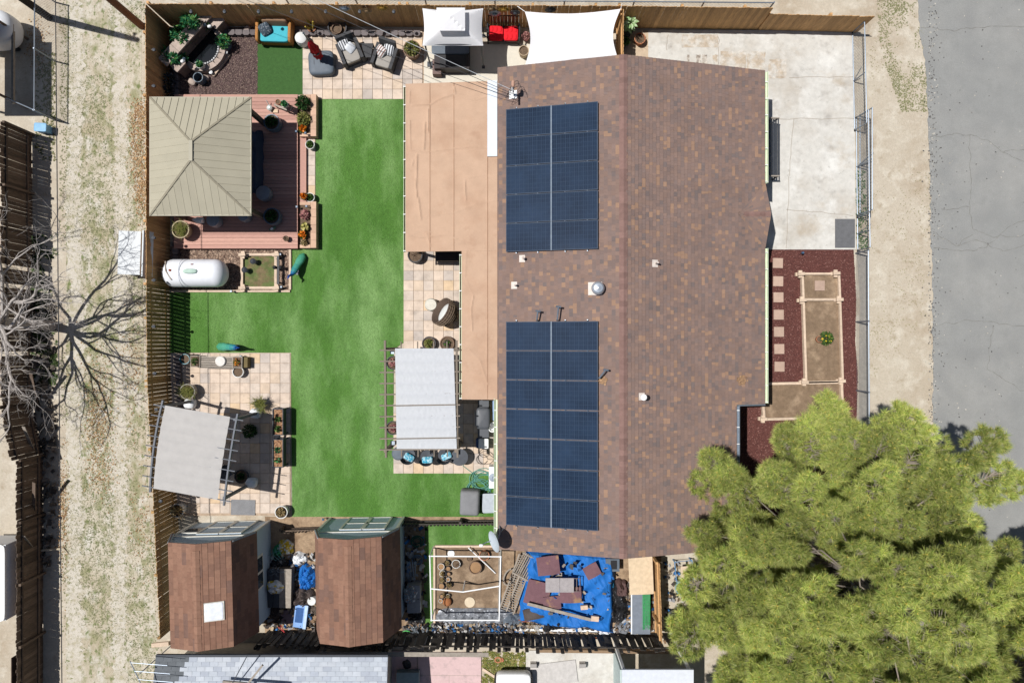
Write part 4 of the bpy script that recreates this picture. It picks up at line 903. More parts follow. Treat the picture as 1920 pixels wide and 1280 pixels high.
# ---- white pop-up canopy
sail = mat('white_canopy_cloth', (.82, .81, .82), rough=.8, var=.02, trans=.2); 
x0, y0 = W(792, 86, 2.2); x1, y1 = W(906, 16, 2.2); cx, cy, w, d = (x0 + x1) / 2, (y0 + y1) / 2, (x1 - x0) / 2, (y1 - y0) / 2
t = thing('pop_up_canopy', 'white pop up canopy with vent top beside the fence', 'canopy', (cx, cy, 0))
def can(u, v):
    a, b = u * 2 - 1, v * 2 - 1; r = max(abs(a), abs(b)); dip = .09 * (1 - min(abs(a), abs(b)) ** 2) * r ** 4
    s = 1 - .05 * r * (1 - (min(abs(a), abs(b)) / max(r, 1e-6)) ** 2); return (a * w * s, b * d * s, 2.2 + .75 * (1 - r) - dip)
obj('canopy_cloth', MB().grid(can, 24, 24), sail, t, smooth=True)
def vc(u, v): a, b = u * 2 - 1, v * 2 - 1; r = max(abs(a), abs(b)); return (a * .52 - .02, b * .42, 2.82 + .22 * (1 - r))
obj('vent_cloth', MB().grid(vc, 8, 8), sail, t)
for sx in (-1, 1):
    for sy in (-1, 1): lg = obj('leg', MB().box(sx * (w - .08), sy * (d - .06), 1.1, .045, .045, 2.2), darksteel, t); obj('foot', MB().box(sx * (w - .08), sy * (d - .06), .055, .12, .12, .02), darksteel, lg)
for s in (-1, 1): obj('valance_bar', MB().box(0, s * (d - .06), 2.17, 2 * w - .2, .03, .03), darksteel, t)
# ---- hot tub / dark storage under the canopy
x, y = W(848, 108, .5); t = thing('hot_tub', 'dark brown covered hot tub half under the canopy', 'hot tub', (W(838, 0, .5)[0], W(0, 102, .5)[1], 0))
espr = mat('espresso_panel', (.03, .022, .022), rough=.5, var=.1); obj('cabinet', MB().box(.2, -.05, .3, 1.4, 1.1, .58), espr, t); obj('cover', MB().sup(.15, .32, .62, 1.5, .75, .12, e=.2), greyv, t, smooth=True)
obj('cover_panel', MB().box(.25, -.32, .61, 1.05, .5, .03), black, t); obj('step', MB().box(-.42, -.45, .2, .34, .6, .38), mat('mauve_panel', sc_(130, 108, 102), rough=.7), t)
t = thing('floor_lamp_stand', 'bent dark stand beside the hot tub', 'stand', (*W(806, 122), 0)); obj('pole', MB().tube([(0, 0, 0), (-.08, .5, 1.1)], .025, 6), darksteel, t); obj('base', MB().box(.08, 0, .06, .35, .2, .05), darksteel, t)
# ---- red cushioned glider bench
t = thing('glider_bench', 'black metal bench with tufted red cushions under the sun ornaments', 'bench', (*W(944, 62, .45), 0), -.02)
redc = mat('red_cushion', (.62, .012, .02), rough=.9, var=.06); obj('seat_frame', MB().box(0, 0, .36, 1.25, .6, .05), black, t)
for i in range(13): obj('back_slat', MB().box(-.58 + i * .097, .36, .72, .03, .02, .6, rx=-.25), black, t)
obj('back_rail', MB().box(0, .43, 1.0, 1.26, .04, .05), black, t)
for s in (-1, 1): obj('armrest', MB().box(s * .64, .0, .62, .05, .62, .04), black, t); obj('leg', MB().box(s * .62, -.26, .3, .05, .05, .62), black, t); obj('leg', MB().box(s * .62, .26, .3, .05, .05, .62), black, t)
for j in range(2):
    cu = obj('cushion', MB().sup(-.3 + j * .6, -.02, .44, .58, .58, .13, e=.3), redc, t, smooth=True)
    for a in (-1, 0, 1):
        for b in (-1, 1): obj('tuft', MB().sup(-.3 + j * .6 + a * .17, b * .14 - .02, .50, .14, .24, .07, e=.8, n=10, m=6), redc, cu, smooth=True)
# ---- shade sail
C4 = [Vector((*W(984, 22, 1.9), 1.9)), Vector((*W(1164, 17, 1.85), 1.85)), Vector((*W(1158, 108, 2.9), 2.9)), Vector((*W(982, 130, 2.75), 2.75))]
def sailf(u, v):
    p = C4[0].lerp(C4[1], u).lerp(C4[3].lerp(C4[2], u), v); cen = (C4[0] + C4[1] + C4[2] + C4[3]) / 4
    p = p.lerp(cen, .13 * (4 * u * (1 - u) * abs(2 * v - 1) ** 2 + 4 * v * (1 - v) * abs(2 * u - 1) ** 2)); p.z -= .22 * 16 * u * (1 - u) * v * (1 - v) - .01 * nz(u * 9, v * 5); return p
ss = thing('shade_sail', 'large white shade sail stretched between fence and roof', 'shade sail', (0, 0, 0)); obj('cloth', MB().grid(sailf, 26, 18), sail, ss, smooth=True)
for c, e in ((C4[0], (*W(970, 12, 1.8), 1.8)), (C4[1], (*W(1166, 8, 1.8), 1.8)), (C4[2], (W(1160, 0, 3.3)[0], 10.05, 3.4)), (C4[3], (.6, 10.05, 2.8))): obj('rope', MB().tube([c, e], .012, 5), white, ss)
# ---- pots and plants around there
pot(982, 95, .2, .45, cm_('tan_urn', 200, 178, 150), 'tall tan urn beside the shade sail', fill=soil); pot(986, 67, .16, .3, mat('pink_pot', sc_(205, 140, 140)), 'small pot of pink flowers beside the shade sail', 'bush', .14, PNK)
t = thing('variegated_plant', 'tall plant with pale variegated leaves by the driveway fence', 'plant', (*W(1182, 46, .9), 0)); obj('stem', MB().tube([(0, 0, 0), (.02, 0, .9)], .025, 6), brown_pot, t)
for k in range(26):
    a = k * 2.4; r = .16 + .012 * k; z = 1.15 - .02 * k; L = .26; c = Vector((math.cos(a), math.sin(a), .15)); s = Vector((-math.sin(a), math.cos(a), 0)) * .07; b0 = Vector((0, 0, z)) + c * .05
    mb = MB(); mb.add([b0, b0 + c * (L * .5) + s, b0 + c * L - Vector((0, 0, .05)), b0 + c * (L * .5) - s], [(0, 1, 2, 3)]); obj('leaf', mb, mat('variegated_leaf', sc_(150, 190, 120), c2=(sc_(215, 230, 190), (9, .45, .6)), rough=.6, trans=.2), t)
obj('pot', MB().lathe([(.14, 0), (.2, .35), (.2, .38)], n=16), dark_pot, t, smooth=True)
pot(1200, 72, .22, .35, terra, 'terracotta pot with dry stems by the variegated plant', 'twig', .4); pot(1172, 78, .16, .35, dark_pot, 'dark pot with a small green plant behind the roof ridge', 'bush', .2, GRN)
# ================================================================== DECK, GAZEBO, TANK, LAWN THINGS
plm = [mat('deck_plank_%s' % s, sc_(*c), rough=.7, var=.14, scale=6, rand=.1, stretch=(1, 8, 1)) for s, c in (('a', (196, 150, 135)), ('b', (206, 160, 143)), ('c', (186, 140, 126)))]
DX0, DY0 = W(326, 466, .3); DX1, DY1 = W(558, 177, .3)
t = thing('deck', 'reddish plank deck under the tan gazebo', 'deck', ((DX0 + DX1) / 2, (DY0 + DY1) / 2, 0)); o = Vector(t.location)
obj('frame', MB().box(0, 0, .13, DX1 - DX0 - .02, DY1 - DY0 - .02, .24), mat('deck_frame', (.10, .05, .04)), t)
n = int((DY1 - DY0) / .143); pw = (DY1 - DY0) / n; me = [MB().box(0, 0, 0, DX1 - DX0, pw - .009, .035).mesh('plank', m) for m in plm]
for i in range(n): link('plank', rnd.choice(me), t, (0, DY0 + (i + .5) * pw - o.y, .275 + rnd.uniform(0, .002)))
obj('step', MB().box(DX1 - o.x + .15, W(0, 318)[1] - o.y, .09, .28, 2.9, .14), plm[0], t); obj('step_nosing', MB().box(DX1 - o.x + .29, W(0, 318)[1] - o.y, .1, .03, 2.9, .17), plm[1], t)
# gazebo
gz = mat('tan_metal_roof', sc_(180, 173, 152), rough=.55, var=.05, scale=1.5, rand=.03); gzd = mat('tan_metal_edge', sc_(150, 142, 122), rough=.55); bron = mat('bronze_post', (.08, .065, .055), rough=.6)
ex0, ey0 = W(281.5, 403.5, 2.5); ex1, ey1 = W(470, 183, 2.5); cx, cy = (ex0 + ex1) / 2, (ey0 + ey1) / 2; hw, hd = (ex1 - ex0) / 2, (ey1 - ey0) / 2; rl = .32; zt = .75
t = thing('gazebo', 'tan metal hardtop gazebo over the deck', 'gazebo', (cx, cy, 0)); ze = 2.5
def gpan(side, a0, a1):
    """one roof pan between a0..a1 along the eave (side 0:+x 1:+y 2:-x 3:-y)"""
    L = hd if side % 2 == 0 else hw; D = hw if side % 2 == 0 else hd - rl; Rr = rl if side % 2 == 0 else 0
    def run(a): return max(0., min(1., (L - abs(a)) / (L - Rr))) if abs(a) > Rr else 1.
    P = [(a0, 0), (a1, 0), (a1, run(a1)), (a0, run(a0))]
    if a0 < -Rr < a1: P.insert(3, (-Rr, 1.))
    if a0 < Rr < a1: P.insert(3 if not (a0 < -Rr < a1) else 3, (Rr, 1.))
    out = []
    for a, s in P:
        x, y = D * (1 - s) + (0 if side % 2 == 0 else 0), a
        if side == 1: q = (-a, hd - D * s)
        elif side == 3: q = (a, -(hd - D * s))
        elif side == 0: q = (hw - D * s, a)
        else: q = (-(hw - D * s), -a)
        out.append((*q, ze + zt * s))
    return out
gs = .275
for side in range(4):
    L = hd if side % 2 == 0 else hw; n = int(round(2 * L / gs)); st = 2 * L / n; tl = zt / hw
    for i in range(n):
        P = gpan(side, -L + i * st, -L + (i + 1) * st); P = [p for k, p in enumerate(P) if k == 0 or math.dist(p, P[k - 1]) > 1e-4]
        if len(P) < 3: continue
        lift = [Vector(p) + Vector((0, 0, .012 if (k in (0, len(P) - 1)) else 0)) for k, p in enumerate(P)]
        mb = MB(); m_ = len(P); mb.add(lift + [Vector(p) - Vector((0, 0, .012)) for p in P], [tuple(range(m_)), tuple(range(2 * m_ - 1, m_ - 1, -1))] + [(k, k + m_, (k + 1) % m_ + m_, (k + 1) % m_) for k in range(m_)])
        obj('roof_pan', mb, gz, t)
        if i: e0 = Vector(P[0]); e1 = Vector(P[-1]); (math.dist(e0, e1) > .1) and obj('seam', MB().beam(e0 + Vector((0, 0, .012)), e1 + Vector((0, 0, .012)), .018, .016), gz, t)
for sx in (-1, 1):
    for sy in (-1, 1): obj('hip_cap', MB().beam((sx * hw, sy * hd, ze + .012), (0, sy * rl, ze + zt + .015), .07, .022), gzd, t); 
obj('ridge_cap', MB().box(0, 0, ze + zt + .02, .13, 2 * rl + .1, .03), gz, t)
for s in (-1, 1): obj('eave_trim', MB().box(s * hw, 0, ze - .02, .05, 2 * hd + .05, .06), gz, t); obj('eave_trim', MB().box(0, s * hd, ze - .021, 2 * hw - .05, .05, .06), gz, t)
for sx in (-1, 1):
    for sy in (-1, 1): obj('post', MB().box(sx * (hw - .25), sy * (hd - .3), (ze + .29) / 2 + .02, .16, .16, ze - .3), bron, t)
for s in (-1, 1): obj('beam', MB().box(0, s * (hd - .3), ze - .06, 2 * hw - .5, .08, .12), bron, t); obj('beam', MB().box(s * (hw - .25), 0, ze - .07, .08, 2 * hd - .6, .12), bron, t)
# sofa and stools under the gazebo
t = thing('covered_sofa', 'sofa under a dark blue cover at the edge of the gazebo', 'sofa', (*W(460, 300, .7), .3)); 
def cov(u, v):
    a = (u - .5) * 1.2; b = (v - .5) * 2.5; e = max(abs(u * 2 - 1), abs(v * 2 - 1)); z = .62 + .06 * math.sin(b * 9 + a * 5) * u + (.2 if u < .3 else 0) - (.55 * max(0, e - .86) / .14) ; return (a, b + .02 * math.sin(a * 40), max(.02, z))
obj('cover', MB().grid(cov, 26, 40), mat('navy_cover', (.035, .05, .085), rough=.6, var=.1), t, smooth=True); obj('seat_base', MB().box(0, 0, .25, 1.0, 2.2, .4), black, t)
ceram = mat('grey_ceramic', (.2, .22, .25), rough=.4)
for px, py, r, lb in ((492, 361, .29, 'round grey stool in the gazebo shadow beside the navy cover'), (398, 412, .26, 'round grey stool at the lower eave of the gazebo'), (455, 404, .22, 'dark grey bowl stool under the lower eave of the gazebo')):
    x, y = W(px, py, .8); tag(obj('drum_stool', MB().lathe([(r * .8, 0), (r, .1), (r * 1.02, .4), (r * .96, .48), (r * .8, .5), (0, .5)], n=22), ceram, None, (x, y, .295), smooth=True), lb, 'stool')
t = thing('goose_statue', 'small grey goose statue by the lower eave of the gazebo', 'statue', (*W(375, 413, .5), .295)); obj('body', MB().tube([(-.3, .02, .25), (-.1, 0, .22), (.1, 0, .2), (.16, 0, .36), (.2, .0, .5), (.28, 0, .5)], [.02, .13, .12, .05, .05, .02], 10), white_pot, t, smooth=True); obj('base', MB().cyl(0, 0, 0, .1, .12, 12), ceram, t)
# planters on the deck
pot(509, 229, .32, .45, glaze_b, 'big blue grey planter by the upper deck post', 'bush', .22, DGR, z=.295, shape=1); pot(509, 405, .33, .45, glaze_b, 'big blue grey planter by the lower deck post', 'bush', .22, DGR, z=.295, shape=1)
pot(338, 430, .34, .5, cm_('wicker_basket_pot', 190, 175, 145), 'pale basket planter with dry grass on the deck corner', 'grass', .3, YGR, z=.295)
pot(533, 195, .13, .22, white_pot, 'white pot of succulent on the deck cart', 'bush', .12, FRN, z=.75); pot(521, 191, .1, .18, terra, 'small terracotta pot on the deck cart', z=.75)
t = thing('plant_cart', 'small wooden cart holding pots on the upper deck', 'cart', (*W(530, 198, .6), .295), -.4)
for k in range(4): obj('slat', MB().box(0, -.12 + k * .08, .42, .55, .06, .02), greywood, t)
for sx in (-1, 1):
    for sy in (-1, 1): obj('leg', MB().box(sx * .24, sy * .12, .2, .04, .04, .4), greywood, t)
obj('handle', MB().tube([(.27, .1, .42), (.45, .1, .5), (.45, -.1, .5), (.27, -.1, .42)], .012, 5), black, t)
tag(obj('watering_can', MB().lathe([(.1, 0), (.11, .18), (.05, .22)], n=12).tube([(.1, 0, .05), (.28, 0, .24)], .018, 6).tube([(-.1, 0, .05), (-.2, 0, .15), (-.06, 0, .22)], .01, 5), mat('pale_tin', sc_(215, 220, 215), metal=.2, rough=.5), None, (*W(506, 203, .4), .295), 1.9), 'pale tin watering can on the upper deck', 'watering can')
tag(obj('tray', MB().box(0, 0, .03, .2, .14, .05), cm_('cream_tray', 228, 200, 170), None, (*W(517, 209, .3), .295)), 'small cream tray beside the watering can', 'tray')
pot(536, 447, .11, .2, brown_pot, 'small pot with dry twigs on the lower deck', 'twig', .2, z=.295)
t = thing('duck_ornament', 'small green and white duck ornament on the lower deck', 'ornament', (*W(513, 429, .3), .295), .4); obj('body', MB().tube([(-.16, 0, .08), (-.05, 0, .08), (.06, 0, .09), (.1, 0, .17), (.17, 0, .17)], [.02, .075, .06, .04, .012], 9), cm_('green_glaze', 90, 130, 110), t, smooth=True); obj('wing', MB().sup(-.03, 0, .13, .14, .1, .05, e=1, n=10, m=6), white, t, smooth=True)
# flower planters along the deck
capst = mat('tan_cap_block', sc_(214, 178, 152), rough=.9, var=.1, rand=.1)
def planter(label, py0, py1):
    x0, y0 = W(560, py1, .35); x1, y1 = W(593, py0, .35); t = thing('flower_planter', label, 'planter', (x0, y0, 0)); L = y1 - y0; w = x1 - x0
    obj('soil', MB().box(w * .42, L / 2, .14, w * .7, L - .1, .28), soil, t); n = int(L / .28)
    for i in range(n): obj('block', MB().box(w - .11, (i + .5) * L / n, .19, .22, L / n - .008, .37, rz=rnd.uniform(-.01, .01)), capst, t)
    for e in (0, 1): obj('block', MB().box(w * .36, .07 + e * (L - .14), .17, w * .6, .13, .33), capst, t)
    return t, x0, y0, w, L
planter('stone block flower planter at the upper end of the deck', 177, 256); planter('stone block flower planter at the lower end of the deck', 378, 465)
def bush(px, py, r, h, pal, label, fl=None, z=.28, cat='bush', nf=None):
    x, y = W(px, py, z + h * .6); t = thing('flower_bush' if fl else 'shrub', label, cat, (x, y, z)); V, C = leaves((0, 0, h * .5), (r, r, h * .5), int(200 + 900 * r), .1, pal); leafobj('foliage', V, C, t)
    obj('stem', MB().cyl(0, 0, 0, h * .6, .02, 6), brown_pot, t)
    if fl: V, C = leaves((.02, 0, h * .85), (r * .85, r * .85, h * .4), nf or int(40 + 160 * r), .11, fl, asp=1.05); leafobj('blossom', V, C, t)
bush(567, 192, .3, .5, DGR, 'dense dark green bush at the top of the upper planter'); bush(568, 222, .28, .4, YGR, 'olive bush in the middle of the upper planter'); bush(567, 241, .16, .25, GRN, 'orange marigolds in the upper planter', ORA)
bush(569, 368, .14, .3, DRY, 'orange dry flowers beside the white pot', ORA); bush(571, 402, .2, .25, PNK, 'dusty pink flowers in the lower planter', PNK); bush(572, 425, .16, .3, YGR, 'pale yellow flowering plant in the lower planter', [sc_(240, 230, 150)]); bush(567, 440, .17, .25, GRN, 'orange marigolds in the lower planter', ORA); bush(570, 455, .12, .2, DRY, 'dry low plant at the end of the lower planter')
pot(581, 271, .18, .26, white_pot, 'white pot on the path near the upper planter', 'bush', .13, GRN, z=.05); pot(581, 370, .18, .26, white_pot, 'white pot on the path near the lower planter', 'bush', .13, GRN, z=.05)
def stake(px, py, lb, z=0.):
    t = thing('solar_stake_light', lb, 'light', (*W(px, py, z + .25), z)); obj('stake', MB().cyl(0, 0, 0, .26, .012, 6), darksteel, t); obj('lamp', MB().box(0, 0, .28, .09, .09, .07, taper=.8), mat('solar_blue', (.05, .10, .17), rough=.3), t)
stake(556, 247, 'blue solar light on the deck corner by the upper planter', .28); stake(573, 250, 'blue solar light inside the upper planter', .28); stake(557, 388, 'blue solar light on the deck corner by the lower planter', .28); stake(575, 387, 'blue solar light inside the lower planter', .28)
stake(526, 477, 'solar light at the upper corner of the timber bed', 0); stake(528, 538, 'solar light at the lower corner of the timber bed', 0); stake(434, 546, 'dark path light on the gravel edging', 0); stake(1505, 474, 'dark solar light in the red mulch by the driveway', 0); stake(452, 668, 'blue solar light beside the slatted bench', 0); stake(606, 973, 'blue solar light by the second shed corner', 0); stake(528, 968, 'blue solar light beside the big pot near the first shed', 0)
# ---- propane tank
t = thing('propane_tank', 'white horizontal propane tank on gravel by the fence', 'tank', (*W(366, 512, .75), 0)); tw = mat('tank_white', (.72, .73, .76), c2=((.42, .27, .2), (2.6, .69, .76, .5)), rough=.35, var=.04)
prof = [(0, -1.27)] + [(.55 * math.sin(a), -1.27 + .42 * (1 - math.cos(a))) for a in (.3, .6, .9, 1.2, 1.57)] + [(.552, 0)] + [(.55 * math.sin(a), 1.27 - .42 * (1 - math.cos(a))) for a in (1.57, 1.2, .9, .6, .3)] + [(0, 1.27)]
mb = MB().lathe(prof, n=36); mb.v = [(z, x, y + .72) for x, y, z in mb.v]; obj('shell', mb, tw, t, smooth=True)
obj('weld_seam', MB().tube([(-.42, .555 * math.cos(a), .72 + .555 * math.sin(a)) for a in [2 * math.pi * i / 28 for i in range(28)]], .008, 5, closed=True), mat('weld_grey', sc_(200, 205, 212)), t)
obj('valve_dome', MB().sup(.05, .02, 1.28, .56, .2, .16, e=.7), cm_('mint_dome', 190, 214, 200), t, smooth=True); obj('nameplate', MB().box(.08, .3, 1.19, .1, .05, .01, rx=-.6), cm_('plate_brown', 140, 90, 80), t)
obj('relief_valve', MB().cyl(-.74, .06, 1.24, 1.3, .05, 10), cm_('rust_valve', 150, 80, 60), t); obj('strap', MB().tube([(-1.0, .42, 1.1), (-.9, .05, 1.3), (-.72, -.3, 1.2)], .03, 6), cm_('strap_tan', 190, 178, 165), t)
for s in (-1, 1): obj('saddle', MB().box(s * .75, 0, .11, .2, .8, .22), conc, t)
# ---- timber bed with mini lawn
def timberbed(label, pts, closed=True, z=.08, h=.16, w=.1, name='timber_bed', rails=True, corner=True):
    P = [W(*p) for p in pts]; t = thing(name, label, 'raised bed', (*P[0], 0)); o = P[0]; n = len(P)
    for i in range(n if closed else n - 1):
        a, b = P[i], P[(i + 1) % n]; obj('timber', MB().beam((a[0] - o[0], a[1] - o[1], z), (b[0] - o[0], b[1] - o[1], z), w, h), palewood, t)
    return t
def bedcorner(t, px, py, rz=0):
    x, y = W(px, py, .2); l = t.location
    for k in range(2): obj('corner_timber', MB().box(x - l.x + (.0 if k else .0), y - l.y, .1 + k * .105, .3 if k == 0 else .14, .14 if k == 0 else .3, .1, rz=rz), palewood, t)
    obj('corner_timber', MB().box(x - l.x, y - l.y, .31, .27, .12, .1, rz=rz + .06), palewood, t)
t = timberbed('low timber bed with patchy turf and path lights beside the tank', [(456, 478), (519, 478), (519, 540), (456, 540)])
for p in ((456, 478), (519, 478), (519, 540), (456, 540)): bedcorner(t, *p)
lo = t.location; R = rect(458, 480, 517, 538); obj('turf', MB().prism([(a - lo.x, b - lo.y) for a, b in R], 0, .06), mat('patchy_turf', sc_(105, 118, 70), c2=(sc_(130, 115, 85), (2.5, .45, .6)), rough=1, var=.2, fine=.25, bump=1), t)
for px, py, lb in ((475, 490, 'grey garden lantern standing inside the timber bed'), (459, 506, 'grey garden lantern on the edge of the timber bed')):
    q = thing('garden_lantern', lb, 'lantern', (*W(px, py, .3), .06)); obj('body', MB().cyl(0, 0, 0, .26, .09, 12), steel, q, smooth=True); obj('cap', MB().lathe([(.11, .26), (.12, .29), (.05, .36), (0, .37)], n=14), darksteel, q, smooth=True)
q = thing('spotlight_bar', 'black bar of spotlights at the end of the timber bed', 'light', (*W(524, 507, .15), 0)); obj('bar', MB().box(0, 0, .3, .09, 1.15, .06), black, q); obj('leg', MB().box(0, -.5, .15, .05, .05, .3), black, q); obj('leg', MB().box(0, .5, .15, .05, .05, .3), black, q)
for s in (-.1, .1): obj('lamp', MB().sup(s * 1.2, .1, .36, .16, .16, .16, e=.8, n=10, m=6), black, q, smooth=True)
tag(obj('edging_strip', MB().beam((*W(320, 546), .05), (*W(545, 546), .05), .09, .1), palewood), 'tan edging timber between gravel and lawn below the tank', 'edging')
tag(obj('edging_strip', MB().beam((*W(545, 468), .05), (*W(545, 543), .05), .09, .1), palewood), 'tan edging timber between the timber bed and the lawn', 'edging')
# ---- peacock statues
def peacock(px, py, rz, label):
    t = thing('peacock_statue', label, 'statue', (*W(px, py, .45), .02), rz)
    pts = [(-.95, 0, .10), (-.8, 0, .16), (-.55, 0, .24), (-.3, 0, .36), (-.1, 0, .46), (.08, 0, .5), (.2, 0, .6), (.25, 0, .75), (.28, 0, .88), (.36, 0, .91), (.46, 0, .89)]
    rr = [.04, .14, .15, .15, .155, .13, .075, .05, .05, .045, .008]; mb = MB().tube(pts, rr, 12); n = 12
    pc_ = [(.05, .24, .14), (.06, .26, .16), (.07, .28, .19), (.05, .25, .19), (.03, .2, .2), (.02, .14, .26), (.01, .09, .3), (.01, .07, .3), (.01, .06, .28), (.01, .06, .26)]
    for i in range(len(mb.f)): mb.c[i] = pc_[min(len(pc_) - 1, i // n)]
    mb.v = [(x, y * (1.35 if x < -.4 else 1.05), z) for x, y, z in mb.v]
    obj('body', mb, mat('painted_peacock', attr=True, rough=.4, var=.25, scale=30), t, smooth=True, colors=True)
    for s in (-1, 1): obj('leg', MB().tube([(.0, s * .06, .4), (.02, s * .06, 0)], .014, 6), darksteel, t)
    obj('crest', MB().tube([(.3, 0, .92), (.26, .0, 1.02)], .015, 5).tube([(.32, 0, .92), (.3, .03, 1.03)], .012, 5), mat('crest_blue', (.01, .06, .2)), t)
    obj('base', MB().cyl(0, 0, 0, .015, .14, 12), darksteel, t); t.scale = (.84, .84, .84)
peacock(551, 508, math.radians(-112), 'teal peacock statue on the lawn beside the timber bed'); peacock(437, 651, math.radians(-2), 'teal peacock statue on the lawn above the slatted bench')
# ---- left patio
t = thing('slatted_bench', 'grey slatted garden bench with planter ends', 'bench', (*W(407, 678, .4), 0), -.02)
for k in range(5): obj('slat', MB().box(0, -.18 + k * .09, .42, 1.25, .07, .03), greywood, t)
for s in (-1, 1):
    b = obj('planter_box', MB().box(s * .84, 0, .24, .4, .46, .48), greywood, t); obj('soil', MB().box(s * .84, 0, .485, .33, .39, .02), soil, b)
    V, C = leaves((s * .84, 0, .55), (.12, .15, .08), 60, .1, GRN if s < 0 else ORA + GRN); leafobj('foliage', V, C, b)
obj('front_rail', MB().box(0, -.25, .38, 1.3, .03, .08), greywood, t); obj('side_crate', MB().box(1.14, 0, .2, .16, .42, .4), mat('olive_crate', sc_(120, 105, 70)), t)
tag(obj('stone_disc', MB().lathe([(.2, 0), (.21, .05), (.19, .08), (0, .08)], n=20), cm_('pale_disc', 235, 230, 222), None, (*W(413, 677, .5), .44)), 'round pale stone disc lying on the slatted bench', 'stone')
pot(346, 673, .2, .35, teal_pot, 'teal rimmed pot beside the slatted bench'); pot(446, 697, .22, .32, white_pot, 'round white bowl pot in front of the slatted bench'); pot(363, 668, .1, .25, dark_pot, 'dark pot with twigs between the teal pot and bench', 'twig', .3)
pot(351, 734, .3, .5, cm_('grey_basket', 165, 160, 150), 'round grey planter with grass at the pergola post', 'grass', .3, YGR); pot(486, 757, .2, .4, grey_pot, 'grey pot with feathery grass near the trough planters', 'grass', .34, YGR)
clothw = mat('white_wrapping_cloth', (.66, .67, .68), rough=.95, var=.08)
for px, py, lb in ((355, 757, 'white cloth wrapped bucket at the pergola corner by the fence'), (478, 775, 'white cloth wrapped bucket at the pergola corner by the troughs'), (471, 905, 'grey cloth wrapped bucket at the lower pergola corner')):
    x, y = W(px, py, .3); mb = MB().sup(0, 0, .22, .45, .4, .46, e=.7, n=18, m=10); mb.v = [(x_ + .04 * nz(x_ * 9, y_ * 9, z_ * 9), y_ + .04 * nz(y_ * 9, z_ * 9, x_ * 9 + 4), z_) for x_, y_, z_ in mb.v]; tag(obj('wrapped_bucket', mb, clothw, None, (x, y, 0), smooth=True), lb, 'bucket')
bush(467, 808, .3, .5, DGR, 'bushy green plant on the pergola paving', z=.05)
def trough(py0, py1, label, pal):
    x0, y0 = W(511, py1, .7); x1, y1 = W(531, py0, .7); t = thing('trough_planter', label, 'planter', ((x0 + x1) / 2, (y0 + y1) / 2, 0)); w, L = x1 - x0, y1 - y0; gm_ = mat('charcoal_trough', (.05, .055, .065), rough=.6)
    for s in (-1, 1): obj('side_panel', MB().box(s * (w / 2 - .015), 0, .53, .03, L, .36), gm_, t); obj('end_panel', MB().box(0, s * (L / 2 - .015), .53, w - .06, .03, .36), gm_, t)
    obj('soil', MB().box(0, 0, .6, w - .06, L - .06, .12), mat('bark_soil', sc_(180, 140, 105), c2=(sc_(120, 85, 65), (14, .45, .55)), rough=1), t)
    for sx in (-1, 1):
        for sy in (-1, 1): obj('leg', MB().box(sx * (w / 2 - .03), sy * (L / 2 - .03), .2, .05, .05, .4), gm_, t)
    for k in (-.28, .12): V, C = leaves((.0, k, .72), (.12, .13, .1), 70, .1, pal); leafobj('foliage', V, C, t)
    obj('handle', MB().tube([(-w / 2, L / 2, .6), (0, L / 2 + .08, .68), (w / 2, L / 2, .6)], .012, 5), gm_, t)
trough(766, 816, 'raised charcoal trough planter nearest the feathery grass pot', GRN); trough(823, 876, 'raised charcoal trough planter with three green plants', FRN)
pot(527, 960, .25, .4, white_pot, 'big white pot of dry stems near the first shed', 'bush', .18, DRY); pot(331, 957, .26, .5, white_pot, 'white pot with spiky palm fronds by the alley fence', 'palm', .6, DRY)
pot(452, 893, .27, .3, dark_pot, 'dark round planter under the grey pergola edge', 'bush', .14, DGR)
t = thing('metal_chair', 'dark metal chair under the grey pergola', 'chair', (*W(430, 882), .05), .6)
obj('seat', MB().box(0, 0, .42, .46, .46, .03), darksteel, t); obj('backrest', MB().box(0, .24, .68, .46, .03, .5), darksteel, t)
for sx in (-1, 1):
    for sy in (-1, 1): obj('leg', MB().box(sx * .2, sy * .2, .21, .03, .03, .42), darksteel, t)
tag(obj('doormat', MB().box(0, 0, .01, .98, .62, .016), cm_('grey_mat', 140, 140, 142, rough=1, fine=.15), None, (*W(457, 950), .06), -.02), 'grey doormat in front of the first shed', 'mat')
tag(obj('doormat', MB().box(0, 0, .01, PX(37), PX(54), .018), cm_('dark_rug', 112, 112, 114, rough=1, fine=.15), None, (*W(1583, 438), .05), 0), 'dark grey rug on the driveway corner', 'mat')
# ---- pergolas
def beamset(t, name, pts, w, h, m):
    mb = MB()
    for a, b in zip(pts[:-1], pts[1:]): mb.beam(a, b, w, h)
    return obj(name, mb, m, t)
zl = 2.5; U = lambda px, py: Vector((*W(px, py, zl), zl))
slate = mat('slate_metal', sc_(112, 116, 124), rough=.55, var=.08)
t = thing('pergola', 'slate metal pergola with sagging grey cloth beside the alley fence', 'pergola', (0, 0, 0))
def lb_(v): return Vector((*W(306 - 24 * v - 8 * 4 * v * (1 - v) * .6, 750 + 172 * v, zl), zl))
def rb_(v): return Vector((*W(446 - 26 * v - 2 * 4 * v * (1 - v), 775 + 172 * v, zl), zl))
beamset(t, 'side_beam', [lb_(i / 8) for i in range(9)], .06, .1, slate); beamset(t, 'side_beam', [rb_(i / 8) for i in range(9)], .06, .1, slate)
for i in range(9):
    v = .06 + i * .11; a, b = lb_(v), rb_(v); d = (b - a).normalized(); obj('rafter', MB().beam(a - d * .28 + Vector((0, 0, .07)), b + d * .28 + Vector((0, 0, .07)), .03, .05), slate, t)
